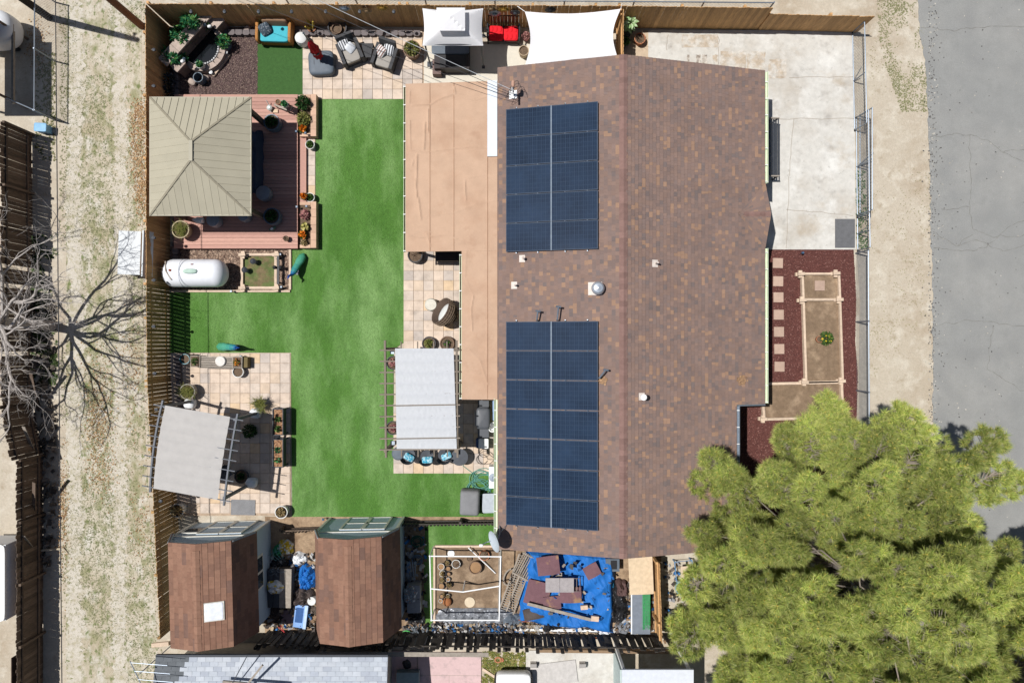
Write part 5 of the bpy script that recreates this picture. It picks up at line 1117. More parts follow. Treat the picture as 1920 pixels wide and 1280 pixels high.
for (px, py), (bx, by) in (((306, 762), (361, 752)), ((440, 786), (484, 776)), ((420, 934), (466, 908)), ((294, 905), (352, 884))):
    a = U(px, py); obj('post', MB().beam((a.x, a.y, .0), (a.x, a.y, zl), .1, .1), slate, t)
def gcl(u, v):
    vv = .045 + .9 * v; a, b = lb_(vv), rb_(vv); p = a.lerp(b, .06 + .86 * u); x = p - Vector((0, 0, 0)); p.z += .12 - .035 * abs(math.sin(math.pi * (vv - .06) / .11)) + .006 * nz(u * 14, v * 14) - .02 * u; return p
obj('shade_cloth', MB().grid(gcl, 30, 72), mat('grey_shade_cloth', sc_(206, 202, 198), rough=.9, var=.05, scale=3, fine=.03, trans=.15), t, smooth=True)
zm = 2.4; Um = lambda px, py: Vector((*W(px, py, zm), zm)); gw = mat('taupe_timber', sc_(140, 128, 115), rough=.85, var=.12, rand=.08)
t = thing('pergola', 'taupe timber pergola with pleated white cloth beside the house', 'pergola', (0, 0, 0))
for x in (722, 856): beamset(t, 'side_beam', [Um(x, 638), Um(x + 2, 857)], .07, .14, gw)
for i in range(10): y = 656.5 + i * 20.6; a, b = Um(713, y), Um(863, y - 1.5); a.z += .1; b.z += .1; obj('rafter', MB().beam(a, b, .045, .09), gw, t)
for x in (722.5, 855):
    for y in (655, 845): a = Um(x, y); obj('post', MB().box(a.x, a.y, 1.2, .12, .12, 2.4), gw, t)
for x in (752, 783, 813, 838): beamset(t, 'purlin', [Um(x, 640), Um(x, 655)], .04, .06, gw); beamset(t, 'purlin', [Um(x + 1, 842), Um(x + 1, 856)], .04, .06, gw)
def wcl(u, v):
    px = 742 + u * (109 + 3 * v) + 3 * v; py = 653 + v * 187; a = Um(px, py); ph = (v * 187 - 3.5) / 20.6; s = abs(math.sin(math.pi * ph)); a.z += .155 - .024 * s + .008 * nz(u * 34, v * 24) + .006 * nz(u * 16, v * 5, 4) * s; return a
obj('shade_cloth', MB().grid(wcl, 60, 120), mat('white_pleated_cloth', sc_(226, 228, 232), rough=.85, var=.03, trans=.2), t, smooth=True)
for y in (759.5, 821): a, b = Um(739, y), Um(855, y - 2); a.z += .19; b.z += .19; obj('cloth_rod', MB().tube([a, b], .022, 6), gw, t)
for x, y in ((727, 660), (728, 832)): a = Um(x, y); obj('lamp_box', MB().box(a.x + .12, a.y, 2.1, .16, .14, .12), steel, t)
# table and chairs below the white pergola
t = thing('dining_table', 'dark dining table under the white pergola cloth', 'table', (*W(800, 765), .05)); obj('top', MB().box(0, 0, .72, 1.1, 2.0, .05), gm, t)
for sx in (-1, 1):
    for sy in (-1, 1): obj('leg', MB().box(sx * .48, sy * .9, .35, .07, .07, .7), gm, t)
blueswirl = mat('turquoise_pattern_cloth', sc_(60, 160, 190), c2=(sc_(190, 225, 235), (11, .48, .56)), rough=.9)
def rchair(px, py, rz, label, cushion=True):
    t = thing('bucket_chair', label, 'chair', (*W(px, py, .4), .05), rz); mb = MB()
    obj('seat', MB().lathe([(.0, .36), (.24, .37), (.27, .42), (.26, .44), (0, .42)], n=20), darksteel, t, smooth=True)
    def bk(u, v): a = math.pi * (1.15 + .7 * u) ; r = .27 + .06 * v; return (r * math.cos(a), r * math.sin(a), .42 + .36 * v)
    obj('backrest', MB().grid(bk, 14, 4), darksteel, t, smooth=True)
    for k in range(4): a = .8 + k * 1.57; obj('leg', MB().tube([(.18 * math.cos(a), .18 * math.sin(a), .38), (.25 * math.cos(a), .25 * math.sin(a), 0)], .014, 6), darksteel, t)
rchair(767, 852, 0, 'dark round chair at the end of the pergola table, next to the pouf'); rchair(801, 855, 0, 'dark round chair in the middle of the pergola row'); rchair(834, 852, 0, 'dark round chair with the pillow angled, right of the row')
for px, py, rz, lb in ((767, 857, -.5, 'turquoise patterned pillow on the chair next to the small pouf'), (801, 862, .05, 'turquoise patterned pillow on the middle chair of the row'), (837, 855, .4, 'turquoise patterned pillow tilted on the chair near the shaded grill')): 
    x, y = W(px, py, .65); tag(obj('pillow', MB().sup(0, 0, 0, .42, .28, .14, e=.4, e2=.8, rx=-.5), blueswirl, None, (x, y, .64), rz, smooth=True), lb, 'pillow')
x, y = W(747, 850, .4); tag(obj('drum_stool', MB().lathe([(.22, 0), (.26, .1), (.27, .35), (.22, .4), (0, .41)], n=20), greyv, None, (x, y, .05), smooth=True), 'small grey pouf at the corner of the white pergola', 'stool')
tag(obj('round_table', MB().lathe([(.2, 0), (.05, .03), (.05, .5), (.33, .52), (.34, .55), (0, .555)], n=24), darksteel, None, (*W(862, 856, .5), .05), smooth=True), 'dark round table in the shade beside the pillows', 'table')
for px, py, lb in ((737, 680, 'round dark planter half hidden under the upper pergola corner'), (737, 802, 'round dark planter half hidden under the lower pergola corner')): pot(px, py, .27, .35, dark_pot, lb, 'bush', .16, PNK)
pot(804, 644, .28, .32, dark_pot, 'round black planter of succulents above the white pergola', 'bush', .17, YGR, shape=1); pot(838, 644, .29, .3, brown_pot, 'round brown planter with purple plant above the white pergola', 'bush', .13, GRN + [(.16, .05, .14)], shape=1)
# ottoman and basket chair
x, y = W(808, 571, .42); tag(obj('ottoman', MB().lathe([(.24, 0), (.26, .1), (.26, .32), (.22, .41), (0, .43)], n=26), cm_('cream_knit', 226, 220, 205, bump=.6, bscale=70), None, (x, y, .05), smooth=True), 'round cream ottoman beside the basket chair', 'ottoman')
t = thing('basket_chair', 'round brown wicker basket chair tipped under the patio cover', 'chair', (*W(840, 590, .5), .05), math.radians(150))
wkb = mat('brown_wicker', sc_(105, 88, 76), rough=.8, var=.35, scale=45, bump=.8, bscale=80)
prof = [(.2, 0), (.42, .1), (.55, .35), (.56, .6), (.53, .62), (.5, .58), (.48, .3), (.3, .16), (0, .14)]
mb = MB().lathe(prof, n=30); R = Matrix.Rotation(1.0, 3, 'Y'); mb.v = [tuple(R @ Vector(v) + Vector((-.2, 0, .48))) for v in mb.v]; shell = obj('shell', mb, wkb, t, smooth=True)
mb = MB()
for k in range(22):
    a = 2 * math.pi * k / 22; mb.tube([tuple(R @ Vector((r * 1.012 * math.cos(a), r * 1.012 * math.sin(a), z)) + Vector((-.2, 0, .48))) for r, z in prof[:4]], .011, 4)
for z, r in ((.12, .43), (.22, .49), (.32, .545), (.42, .56), (.52, .565)): mb.tube([tuple(R @ Vector((r * math.cos(a), r * math.sin(a), z)) + Vector((-.2, 0, .48))) for a in [2 * math.pi * i / 30 for i in range(30)]], .012, 4, closed=True)
tag(obj('weave', mb, mat('light_cane', sc_(150, 130, 110), rough=.8), shell), kind='stuff')
mb = MB().sup(0, 0, .3, .9, .9, .3, e=.9); mb.v = [tuple(R @ Vector(v) + Vector((-.2, 0, .48))) for v in mb.v]; obj('seat_cushion', mb, white_pot, t, smooth=True); obj('base_ring', MB().lathe([(.3, 0), (.33, .05), (.3, .1), (.26, .05)], n=20), wkb, t)
pot(778, 478, .3, .45, dark_pot, 'black planter under the corner of the patio cover', 'twig', .3, shape=1)
t = thing('storage_bench', 'black storage bench against the house under the cover', 'bench', (*W(842, 480), .05)); obj('box', MB().box(0, 0, .3, .9, .5, .55), black, t); obj('lid', MB().box(0, 0, .6, .94, .54, .05), black, t)
# ---- grill corner
t = thing('grill', 'dark grey barbecue grill with hood in the shade of the house', 'grill', (*W(906, 783, .9), .05), 0)
gry = mat('grill_grey', (.085, .09, .10), rough=.4, var=.06); obj('cabinet', MB().box(0, 0, .4, .5, .75, .75), black, t); obj('hood', MB().sup(0, 0, .92, .55, .85, .4, e=.35), gry, t, smooth=True)
for s in (-1, 1): obj('side_shelf', MB().box(0, s * .6, .8, .44, .36, .04), gry, t)
obj('handle', MB().tube([(-.3, -.3, .9), (-.32, .3, .9)], .015, 6), steel, t); 
for sx in (-1, 1):
    for sy in (-1, 1): obj('wheel', MB().sup(sx * .2, sy * .35, .05, .05, .1, .1, e=1, n=10, m=6), black, t)
t = thing('cooler', 'white and navy cooler box beside the grill', 'cooler', (*W(904, 831, .4), .05)); obj('body', MB().sup(0, 0, .18, .5, .4, .36, e=.2), mat('navy_plastic', (.02, .05, .13), rough=.4), t, smooth=True); obj('lid', MB().sup(.06, 0, .39, .4, .4, .08, e=.2), white, t, smooth=True)
t = thing('air_conditioner', 'white air conditioner unit against the house wall', 'air conditioner', (*W(925, 895, .7), 0)); obj('casing', MB().box(0, 0, .35, .35, .85, .68), white, t); obj('fan_grille', MB().lathe([(.16, .69), (.17, .7), (.05, .705), (0, .7)], 0, 0, 20), steel, t)
t = thing('utility_sink', 'small white utility sink beside the grill', 'sink', (*W(923, 800, .8), .05)); obj('basin', MB().lathe([(.14, .55), (.2, .8), (.21, .82), (.17, .82), (.12, .65), (0, .62)], n=18, sx=.8), white, t, smooth=True); obj('stand', MB().cyl(0, 0, 0, .55, .05, 8), white, t)
tag(obj('ironing_board', MB().sup(0, 0, .5, .1, 1.0, .03, e=.3), cm_('pale_blue_board', 150, 175, 215), None, (*W(926, 765, .9), .35), 0), 'narrow pale blue board leaning by the house wall', 'board')
def coil(px, py, r, turns, rr, m, label, z=.05, jit=.12, tail=None):
    P = []; n = int(turns * 22); x, y = W(px, py)
    for i in range(n):
        a = 2 * math.pi * i / 22; k = i // 22; q = r * (.6 + .4 * abs(math.sin(k * 1.7))) ; P.append((q * math.cos(a) + jit * math.sin(k * 2.3) * r, q * .85 * math.sin(a) + jit * math.cos(k * 1.9) * r * 1.4, .02 + .018 * (k % 4) + .004 * i / n))
    if tail: P += [(W(a, b)[0] - x, W(a, b)[1] - y, .02) for a, b in tail]
    tag(obj('hose', MB().tube(P, rr, 6), m, None, (x, y, z), smooth=True), label, 'hose')
coil(903, 905, .5, 9, .015, mat('green_hose', (.09, .24, .19), rough=.5), 'tangled green garden hose on the lawn by the air conditioner', jit=.35, tail=[(885, 885), (868, 872), (875, 862)])
coil(908, 855, .32, 3, .009, mat('black_hose', (.05, .045, .045), rough=.6), 'loose thin black hose on the pavers by the cooler', jit=.3)
x, y = W(881, 941, .5); t = thing('covered_fire_pit', 'square grill under a grey fabric cover on the lawn', 'covered grill', (x, y, .02), -.04); obj('cover', MB().sup(0, 0, .38, .78, 1.0, .78, e=.2, e2=.35, n=28, m=14), cm_('grey_cover', 138, 138, 140, rough=.8, var=.08), t, smooth=True); obj('skirt', MB().box(0, 0, .05, .7, .9, .1), black, t)
t = thing('storage_tote', 'clear grey plastic tote beside the covered grill', 'tote', (*W(917, 943, .4), .02), .03); obj('tote', MB().sup(0, 0, .2, .5, .72, .38, e=.2, e2=.2), mat('smoke_plastic', sc_(150, 158, 165), rough=.3), t, smooth=True); obj('rim', MB().sup(0, 0, .38, .56, .78, .04, e=.2), mat('pale_plastic_rim', sc_(190, 198, 205), rough=.3), t, smooth=True)
# ---- bench by the house driveway side
t = thing('driveway_bench', 'dark slatted metal bench along the driveway wall', 'bench', (*W(1443, 278, .5), .045), 0)
for k in range(5): obj('slat', MB().box(-.1 + k * .09, 0, .44, .06, 2.3, .025), darksteel, t)
for s in (-1, 1): obj('armrest', MB().box(.08, s * 1.15, .62, .48, .05, .05), greywood, t); obj('leg', MB().box(.28, s * 1.15, .31, .05, .05, .62), darksteel, t); obj('leg', MB().box(-.15, s * 1.15, .31, .05, .05, .62), darksteel, t)
obj('front_rail', MB().box(.3, 0, .58, .04, 2.3, .04), darksteel, t)
# ---- front beds
bs = mat('bed_soil', sc_(140, 118, 96), c2=(sc_(176, 152, 126), (1.1, .5, .66)), rough=1, var=.2, fine=.2, bump=1, bscale=40)
t = timberbed('long timber bed with a marigold pot in the red mulch', [(1501, 514), (1569, 514), (1571, 562), (1576, 714), (1508, 716), (1503, 562)], z=.1, h=.2, w=.085); lo = t.location
obj('cross_timber', MB().beam((*[a - b for a, b in zip(W(1503, 562), (lo.x, lo.y))], .1), (*[a - b for a, b in zip(W(1573, 562), (lo.x, lo.y))], .1), .1, .18), palewood, t)
for p in ((1500, 514), (1566, 513), (1503, 563), (1572, 562), (1507, 716), (1576, 714)): bedcorner(t, *p)
obj('soil', MB().prism([(a - lo.x, b - lo.y) for a, b in poly([(1502, 515), (1568, 515), (1575, 713), (1509, 715)])], 0, .08), bs, t)
t = timberbed('wide timber bed of bare soil beneath the pine', [(1425, 719), (1574, 716), (1576, 781), (1430, 785)], z=.1, h=.2, w=.1); lo = t.location
for p in ((1430, 785), (1577, 780)): bedcorner(t, *p)
obj('soil', MB().prism([(a - lo.x, b - lo.y) for a, b in poly([(1427, 720), (1573, 718), (1575, 780), (1431, 784)])], 0, .07), bs, t)
stp = mat('stepping_stone', sc_(196, 168, 150), rough=.9, var=.1, rand=.1, fine=.06)
for i, py in enumerate((493.5, 527.5, 557.5, 590, 622, 654, 687)):
    tag(obj('stepping_stone', MB().box(0, 0, .03, .4, .4, .06), stp, None, (*W(1457.5 + i * .5, py), .012), rnd.uniform(-.03, .03)), 'square tan stepping stone in the red mulch beside the house', 'stepping stone', 'stepping stones in a row')
tag(obj('stepping_stone', MB().box(0, 0, .03, .4, .4, .05), stp, None, (*W(1534.5, 536), .075), 0), 'lone square stone on the soil of the long timber bed', 'stepping stone')
pot(1537, 636, .13, .2, terra, 'tipped orange pot beside the marigold plant', z=.08); bush(1550, 634, .28, .35, GRN, 'round green plant with a few yellow flowers in the timber bed', YEL[:1], z=.08, nf=9)
# ================================================================== SHEDS AND CLUTTER
sidg = mat('blue_grey_siding', (.36, .44, .51), rough=.7, var=.06, stretch=(1, 1, 12), scale=4); trimw = mat('shed_trim', sc_(226, 222, 210), rough=.6); trimg = mat('shed_grey_trim', (.26, .29, .31), rough=.6)
ssh = [mat('shed_shingle_%s' % s, sc_(*c), rough=.95, var=.12, rand=.06, fine=.1) for s, c in (('a', (142, 106, 88)), ('b', (149, 113, 94)), ('c', (135, 102, 86)), ('d', (125, 97, 85)))]
def shed(x, y, rz, label, sky=False):
    """origin at the middle of the floor; front faces +y"""
    t = thing('shed', label, 'shed', (x, y, 0), rz); w, u, d = 1.56, 1.14, 1.92; zr, zb, ze = 3.33, 3.0, 1.9
    out = [(-w + .05, 0), (w - .05, 0), (w - .05, ze), (u - .04, zb - .05), (0, zr - .06), (-u + .04, zb - .05), (-w + .05, ze)]
    mb = MB(); n = len(out); mb.add([(a, d - .08, z) for a, z in out] + [(a, -d + .08, z) for a, z in out], [tuple(range(n))[::-1], tuple(range(n, 2 * n))] + [(i, (i + 1) % n, (i + 1) % n + n, i + n) for i in range(n)]); obj('wall', mb, sidg, t)
    for nm, (a0, z0), (a1, z1) in (('upper_slope', (0, zr), (u, zb)), ('upper_slope', (0, zr), (-u, zb)), ('lower_slope', (u, zb), (w + .05, ze - .12)), ('lower_slope', (-u, zb), (-w - .05, ze - .12))):
        r = MB(); dn = Vector((a1 - a0, 0, z1 - z0)); L = dn.length; dn.normalize(); nrm = Vector((-dn.z, 0, dn.x)) if dn.x > 0 else Vector((dn.z, 0, -dn.x))
        A = Vector((a0, -d, z0)); B = Vector((a1, -d, z1)); k = Vector((0, 2 * d, 0)); q = nrm * -.04
        r.add([A, B, B + k, A + k, A + q, B + q, B + k + q, A + k + q], [(0, 1, 2, 3), (7, 6, 5, 4), (0, 4, 5, 1), (1, 5, 6, 2), (2, 6, 7, 3), (3, 7, 4, 0)]); ro = obj(nm, r, mat('shed_roof_deck', (.12, .08, .07)), t)
        ne = int(round(L / .195)); ex = L / ne; tw_ = .44 if nm[0] == 'u' else .46
        for i in range(ne):
            s = -tw_ * (.5 if i % 2 else 0) - rnd.uniform(0, .04)
            while s < 2 * d:
                s0 = max(0, s); s1 = min(2 * d, s + tw_); s += tw_
                if s1 - s0 < .03: continue
                b = MB(); o = A + nrm * .004; h = nrm * .012
                P = [o + dn * (i * ex) + Vector((0, s0, 0)), o + dn * (i * ex) + Vector((0, s1 - .005, 0)), o + dn * ((i + 1) * ex + .004) + Vector((0, s1 - .005, 0)) + h, o + dn * ((i + 1) * ex + .004) + Vector((0, s0, 0)) + h, o + dn * ((i + 1) * ex + .004) + Vector((0, s0, 0)), o + dn * ((i + 1) * ex + .004) + Vector((0, s1 - .005, 0))]
                b.add(P, [(0, 1, 2, 3), (3, 2, 5, 4)]); obj('shingle', b, rnd.choices(ssh, (3, 4, 2, 1))[0], ro)
    capm2 = cap(.3, .13, 0, .28, ssh[1])
    for i in range(int(2 * d / .3)): link('ridge_cap', capm2, t, (0, -d + i * .3, zr + .018))
    # gable trim, doors, windows
    for a, b in (((-w, ze), (-u, zb)), ((-u, zb), (0, zr)), ((0, zr), (u, zb)), ((u, zb), (w, ze))): obj('barge_board', MB().beam((a[0], d - .03, a[1] - .07), (b[0], d - .03, b[1] - .07), .05, .12), trimg, t)
    obj('band_board', MB().box(0, d - .065, 2.05, 2 * w - .2, .03, .1), trimw, t)
    for sx in (-1, 1):
        dr = obj('door', MB().box(.18 + sx * .44, d - .06, .95, .84, .04, 1.75), sidg, t)
        for zz in (.1, .95, 1.78): obj('door_rail', MB().box(.18 + sx * .44, d - .035, zz, .84, .022, .09), trimw, dr)
        for s2 in (-1, 1): obj('door_stile', MB().box(.18 + sx * .44 + s2 * .4, d - .033, .94, .08, .02, 1.7), trimw, dr)
    obj('handle', MB().box(.2, d - .015, 1.0, .04, .03, .16), black, t)
    for s2 in (-1, 1): obj('corner_board', MB().box(s2 * (w - .07), d - .06, .95, .1, .06, 1.9), trimw, t)
    if sky:
        wn = obj('window', MB().box(-1.05, d - .06, 1.3, .7, .04, .6), trimw, t); obj('pane', MB().box(-1.05, d - .045, 1.3, .56, .03, .46), winm, wn)
        s_ = obj('skylight', MB().sup(.55, -.55, zr - .13, .62, .62, .1, e=.15, ry=.286), mat('skylight_dome', (.7, .72, .78), rough=.2), t, smooth=True); obj('skylight_frame', MB().box(.55, -.55, zr - .15, .68, .68, .1, ry=.286), trimw, s_)
        wn = obj('window', MB().box(w - .05, .2, 1.35, .05, 1.3, .75), trimw, t)
        for k in (-1, 1): obj('pane', MB().box(w - .04, .2 + k * .31, 1.35, .05, .52, .6), winm, wn)
    return t
shed(-11.3, -9.18, math.radians(1.5), 'brown gambrel roof shed with a square skylight', True); shed(-5.86, -9.02, math.radians(1), 'brown gambrel roof shed without skylight between clutter and lawn')

blue = mat('blue_tarp', (.015, .13, .42), rough=.6, var=.12, scale=4, spec=.2); blk2 = mat('black_sheet_plastic', (.02, .02, .022), rough=.35, var=.2, spec=.5); brt = mat('brown_tarp', (.06, .045, .04), rough=.6, var=.2); sil = mat('silver_tarp', (.22, .23, .25), rough=.35, var=.3, metal=.2)
yel = mat('yellow_plastic', (.6, .42, .03), c2=((.65, .65, .62), (6, .5, .55)), rough=.5)
# between the sheds
heap('plastic_bag', 517, 1012, 549, 1042, .4, yel, 'crumpled yellow bag between the two sheds', 'bag', 1, fq=5); heap('plastic_bag', 511, 1022, 530, 1045, .3, mat('green_plastic', (.03, .25, .1), rough=.5), 'small green bag beside the yellow bag', 'bag', 5, fq=6)
t = thing('deck_box', 'weathered grey wooden box between the sheds', 'box', (*W(524, 1102, .55), 0), -.02)
for k in range(4): obj('plank', MB().box(-.36 + k * .24, 0, .56, .225, 1.55, .03), greywood if k > 1 else darksteel, t)
obj('body', MB().box(0, 0, .27, .95, 1.5, .53), oldwood, t)
heap('plastic_bag', 508, 1080, 540, 1106, .3, mat('white_yellow_bag', (.66, .66, .64), c2=((.62, .42, .03), (5, .52, .56)), rough=.5), 'white and yellow sack lying on the grey box', 'bag', 2, z=.57, fq=5)
mb = MB()
for k in range(30): a = rnd.uniform(0, 6.28); r = rnd.uniform(.1, .34); mb.tube([(0, 0, 0), (r * math.cos(a) * .6, r * .5 * math.sin(a), .15), (r * 1.2 * math.cos(a), r * .7 * math.sin(a), .04)], .006, 4)
tag(obj('wire_bundle', mb, steel, None, (*W(528, 1062), .58)), 'tangled bundle of grey wire behind the sack', 'wire')
mb = MB()
for k in range(4): mb.tube([(-.2 + .12 * k, .25, .3), (-.2 + .14 * k, 0, .45), (-.1 + .1 * k, -.25, .3)], .01, 5)
tag(obj('wire_rack', mb.tube([(-.3, .1, .35), (.3, .1, .4)], .01, 5), mat('mint_wire', sc_(120, 170, 165)), None, (*W(523, 1034), 0), .4), 'pale green wire rack leaning by the shed wall', 'rack')
heap('tarpaulin', 556, 1058, 590, 1110, .6, blue, 'crumpled bright blue tarp against the second shed', 'tarp', 3, fq=4); heap('tarpaulin', 530, 1100, 590, 1142, .5, brt, 'brown tarp draped below the blue tarp between the sheds', 'tarp', 4, fq=3); heap('tarpaulin', 500, 1040, 540, 1085, .35, blk2, 'black plastic sheet along the first shed wall', 'tarp', 8, fq=4)
t = thing('storage_tote', 'pale blue plastic tote lying open between the sheds', 'tote', (*W(563, 1156, .3), 0), -.12); obj('tub', MB().box(0, 0, .13, .55, .95, .26, taper=.95), mat('blue_tote', (.2, .34, .62), rough=.4), t); obj('inside', MB().box(-.06, .05, .262, .3, .6, .012), mat('tote_inside', (.03, .09, .25), rough=.4), t); obj('rim', MB().box(.2, 0, .27, .12, .95, .03), mat('tote_rim', (.42, .54, .72), rough=.4), t)
tag(obj('tote_lid', MB().sup(0, 0, .1, .48, .58, .16, e=.3), mat('mauve_lid', (.17, .12, .14), rough=.5), None, (*W(537, 1157, .2), 0), .15, smooth=True), 'mauve plastic tub beside the blue tote', 'tub')
tag(obj('loppers', MB().tube([(0, .35, .3), (.04, 0, .32), (-.1, -.35, .3)], .016, 6).tube([(-.12, .3, .3), (.04, 0, .33), (.16, -.3, .3)], .016, 6), mat('red_handles', (.4, .03, .03), rough=.5), None, (*W(532, 1185, .3), 0), .4), 'red handled loppers on the black fence boards', 'tool')
heap('rubble', 540, 1118, 596, 1180, .22, mat('brown_debris', (.09, .07, .055), var=.5, scale=20, rough=1), 'brown debris under the totes between the sheds', 'debris', 12, fq=7)
x, y = W(583, 1128, .4); tag(obj('bucket', MB().lathe([(.14, 0), (.17, .32), (.15, .33), (0, .3)], n=16), white_pot, None, (x, y, 0), smooth=True), 'white bucket at the second shed corner', 'bucket')
# right of the second shed
t = thing('deck_box', 'grey resin storage box beside the second shed', 'box', (*W(776, 1122, .6), 0), .03); rs = cm_('grey_resin', 150, 150, 152, rough=.5); obj('body', MB().box(0, 0, .3, .52, 1.1, .6), rs, t)
for s in (-1, 1): obj('lid', MB().sup(0, s * .28, .62, .56, .54, .09, e=.2), rs, t, smooth=True)
for px, py, r, lb, m in ((783, 1012, .26, 'dark green hose reel in the shade of the second shed', mat('dark_green', (.02, .08, .05))), (783, 1046, .22, 'blue grey wire basket beside the second shed', glaze_b)): coil(px, py, r, 4, .018, m, lb, z=.15, jit=.1)
mb = MB()
for k in range(6): mb.tube([(-.15 + k * .06, -.5, .1), (-.05 + k * .07, .5, .7)], .014, 5)
tag(obj('pipe_bundle', mb, cm_('pale_pipe', 170, 185, 200), None, (*W(768, 1072, .4), 0)), 'bundle of pale pipes leaning beside the grey storage box', 'pipes')
heap('plastic_bag', 760, 1090, 785, 1120, .3, mat('mixed_rubbish', (.2, .22, .24), c2=[((.5, .2, .12), (9, .58, .62)), ((.6, .6, .58), (7, .55, .6))], rough=.6), 'bag of mixed rubbish on the grey storage box', 'bag', 21, z=.66, fq=6, n=18)
mb = MB()
for k in range(70): a = rnd.uniform(0, 6.28); r = rnd.uniform(0, .45); mb.box(r * math.cos(a), r * .6 * math.sin(a), rnd.uniform(.05, .25), rnd.uniform(.05, .14), .05, .04, rnd.uniform(0, 3), rnd.uniform(-1, 1), rnd.uniform(-1, 1))
tag(obj('scrap_metal', mb, mat('scrap_mix', (.16, .18, .2), var=.6, scale=12, rough=.5, metal=.3), None, (*W(782, 1180, .1), 0)), 'heap of grey scrap metal behind the storage box', 'scrap'); bpy.context.view_layer.update()
coil(762, 1186, .2, 2, .012, mat('bright_green', (.1, .45, .12), rough=.5), 'bright green hose loop behind the second shed', z=.1)
# pipe-frame garden
bedp = thing('timber_bed', 'bare soil garden bed under the white pipe frame', 'raised bed', (*W(876, 1095), 0)); lo = bedp.location
obj('soil', MB().prism([(a - lo.x, b - lo.y) for a, b in poly([(816, 1024), (938, 1024), (936, 1165), (812, 1165)])], 0, .05), bs, bedp)
for a, b in (((816, 1022), (936, 1022)), ((815, 1022), (815, 1165)), ((937, 1024), (935, 1165))): obj('timber', MB().beam((*[p - q for p, q in zip(W(*a), lo)], .07), (*[p - q for p, q in zip(W(*b), lo)], .07), .08, .14), greywood if a[0] > 900 else palewood, bedp)
t = thing('garden_arbor', 'white plastic pipe frame standing over the soil bed', 'frame', (*W(876, 1095), 0)); lo = t.location; zf = 1.25
Q = lambda px, py, z=zf: Vector((*W(px, py, z), z)) - Vector((lo.x, lo.y, 0)); pv = mat('white_pvc', (.78, .78, .77), rough=.4, var=.03)
for a, b in (((806, 1042), (939, 1043)), ((939, 1043), (936, 1162)), ((936, 1162), (809, 1162)), ((809, 1162), (806, 1042)), ((808, 1103), (868, 1109)), ((868, 1109), (937, 1098))): obj('pipe', MB().tube([Q(*a), Q(*b)], .026, 8), pv, t, smooth=True)
for a in ((806, 1042), (939, 1043), (936, 1162), (809, 1162), (868, 1109)): p = Q(*a); obj('upright', MB().cyl(p.x, p.y, 0, zf, .026, 8), pv, t, smooth=True)
for a in ((806, 1042), (939, 1043), (936, 1162), (809, 1162)): p = Q(*a); obj('elbow', MB().sup(p.x, p.y, p.z, .085, .085, .085, e=1, n=10, m=6), pv, t, smooth=True)
tag(obj('loose_pipe', MB().tube([W3(878, 1026, .3), W3(929, 1074, .1)], .024, 8), pv), 'loose white pipe lying across the soil bed', 'pipe')
pk = 0
for px, py, r in ((827, 1062, .13), (838, 1055, .11), (840, 1066, .1), (830, 1075, .13), (841, 1076, .08), (829, 1087, .12), (840, 1086, .08), (842, 1096, .12), (827, 1099, .13), (840, 1117, .08), (828, 1118, .09), (833, 1114, .07), (826, 1126, .08)):
    pot(px, py, r, .2, dark_pot if pk % 3 else white_pot, 'small %s pot %s in the cluster on the soil bed' % ('black' if pk % 3 else 'white', 'with a dried plant' if pk % 2 else 'of bare dry soil'), 'bush' if pk % 2 else None, r * .75, DRY, group='cluster of small pots in the soil bed', fill=mat('dry_soil', sc_(165, 130, 95))); pk += 1
pot(855, 1057, .17, .25, white_pot, 'white pot with dry twigs alone in the soil bed', 'twig', .2); pot(891, 1064, .25, .32, brown_pot, 'wide brown pot of dirt in the soil bed', fill=mat('dry_soil', None)); pot(908, 1041, .2, .25, terra, 'half buried terracotta pot near the dish arm', 'twig', .25); pot(880, 1047, .1, .15, brown_pot, 'tiny brown pot near the frame centre')
tag(obj('plywood_disc', MB().lathe([(.21, 0), (.21, .03), (0, .032)], n=24), cm_('pale_ply', 226, 208, 180), None, (*W(881, 1127), .055)), 'round pale wooden disc lying in the soil bed', 'disc')
x, y = W(838, 1130, .3); tag(obj('straw_ball', MB().sup(0, 0, .12, .36, .36, .26, e=1), mat('rust_straw', sc_(175, 115, 75), var=.3, scale=40, rough=1, bump=1), None, (x, y, .05), smooth=True), 'rusty brown coir ball beside the cluster of pots', 'coir ball')
tag(obj('plate', MB().lathe([(.13, 0), (.14, .02), (0, .015)], n=18), white, None, (*W(846, 1036), .06)), 'white plate lying near the top of the soil bed', 'plate')
heap('tarpaulin', 808, 1138, 966, 1176, .3, sil, 'crumpled silver tarp along the foot of the soil bed', 'tarp', 6, fq=3.2, n=44); heap('plastic_bag', 806, 1165, 830, 1190, .25, blk2, 'small black bag at the end of the silver tarp', 'bag', 9, fq=5, n=18)
heap('tarpaulin', 858, 1168, 912, 1188, .2, blk2, 'folded black tarp below the silver tarp', 'tarp', 10, fq=4)
mb = MB()
for k in range(6): mb.box(-.45 + k * .18, 0, .3, .02, .5, .02)
for k in range(3): mb.box(0, -.2 + k * .2, .32, 1.0, .02, .02)
tag(obj('wire_rack', mb, darksteel, None, (*W(914, 1186, .3), 0)), 'dark wire rack leaning on the blackened fence', 'rack')
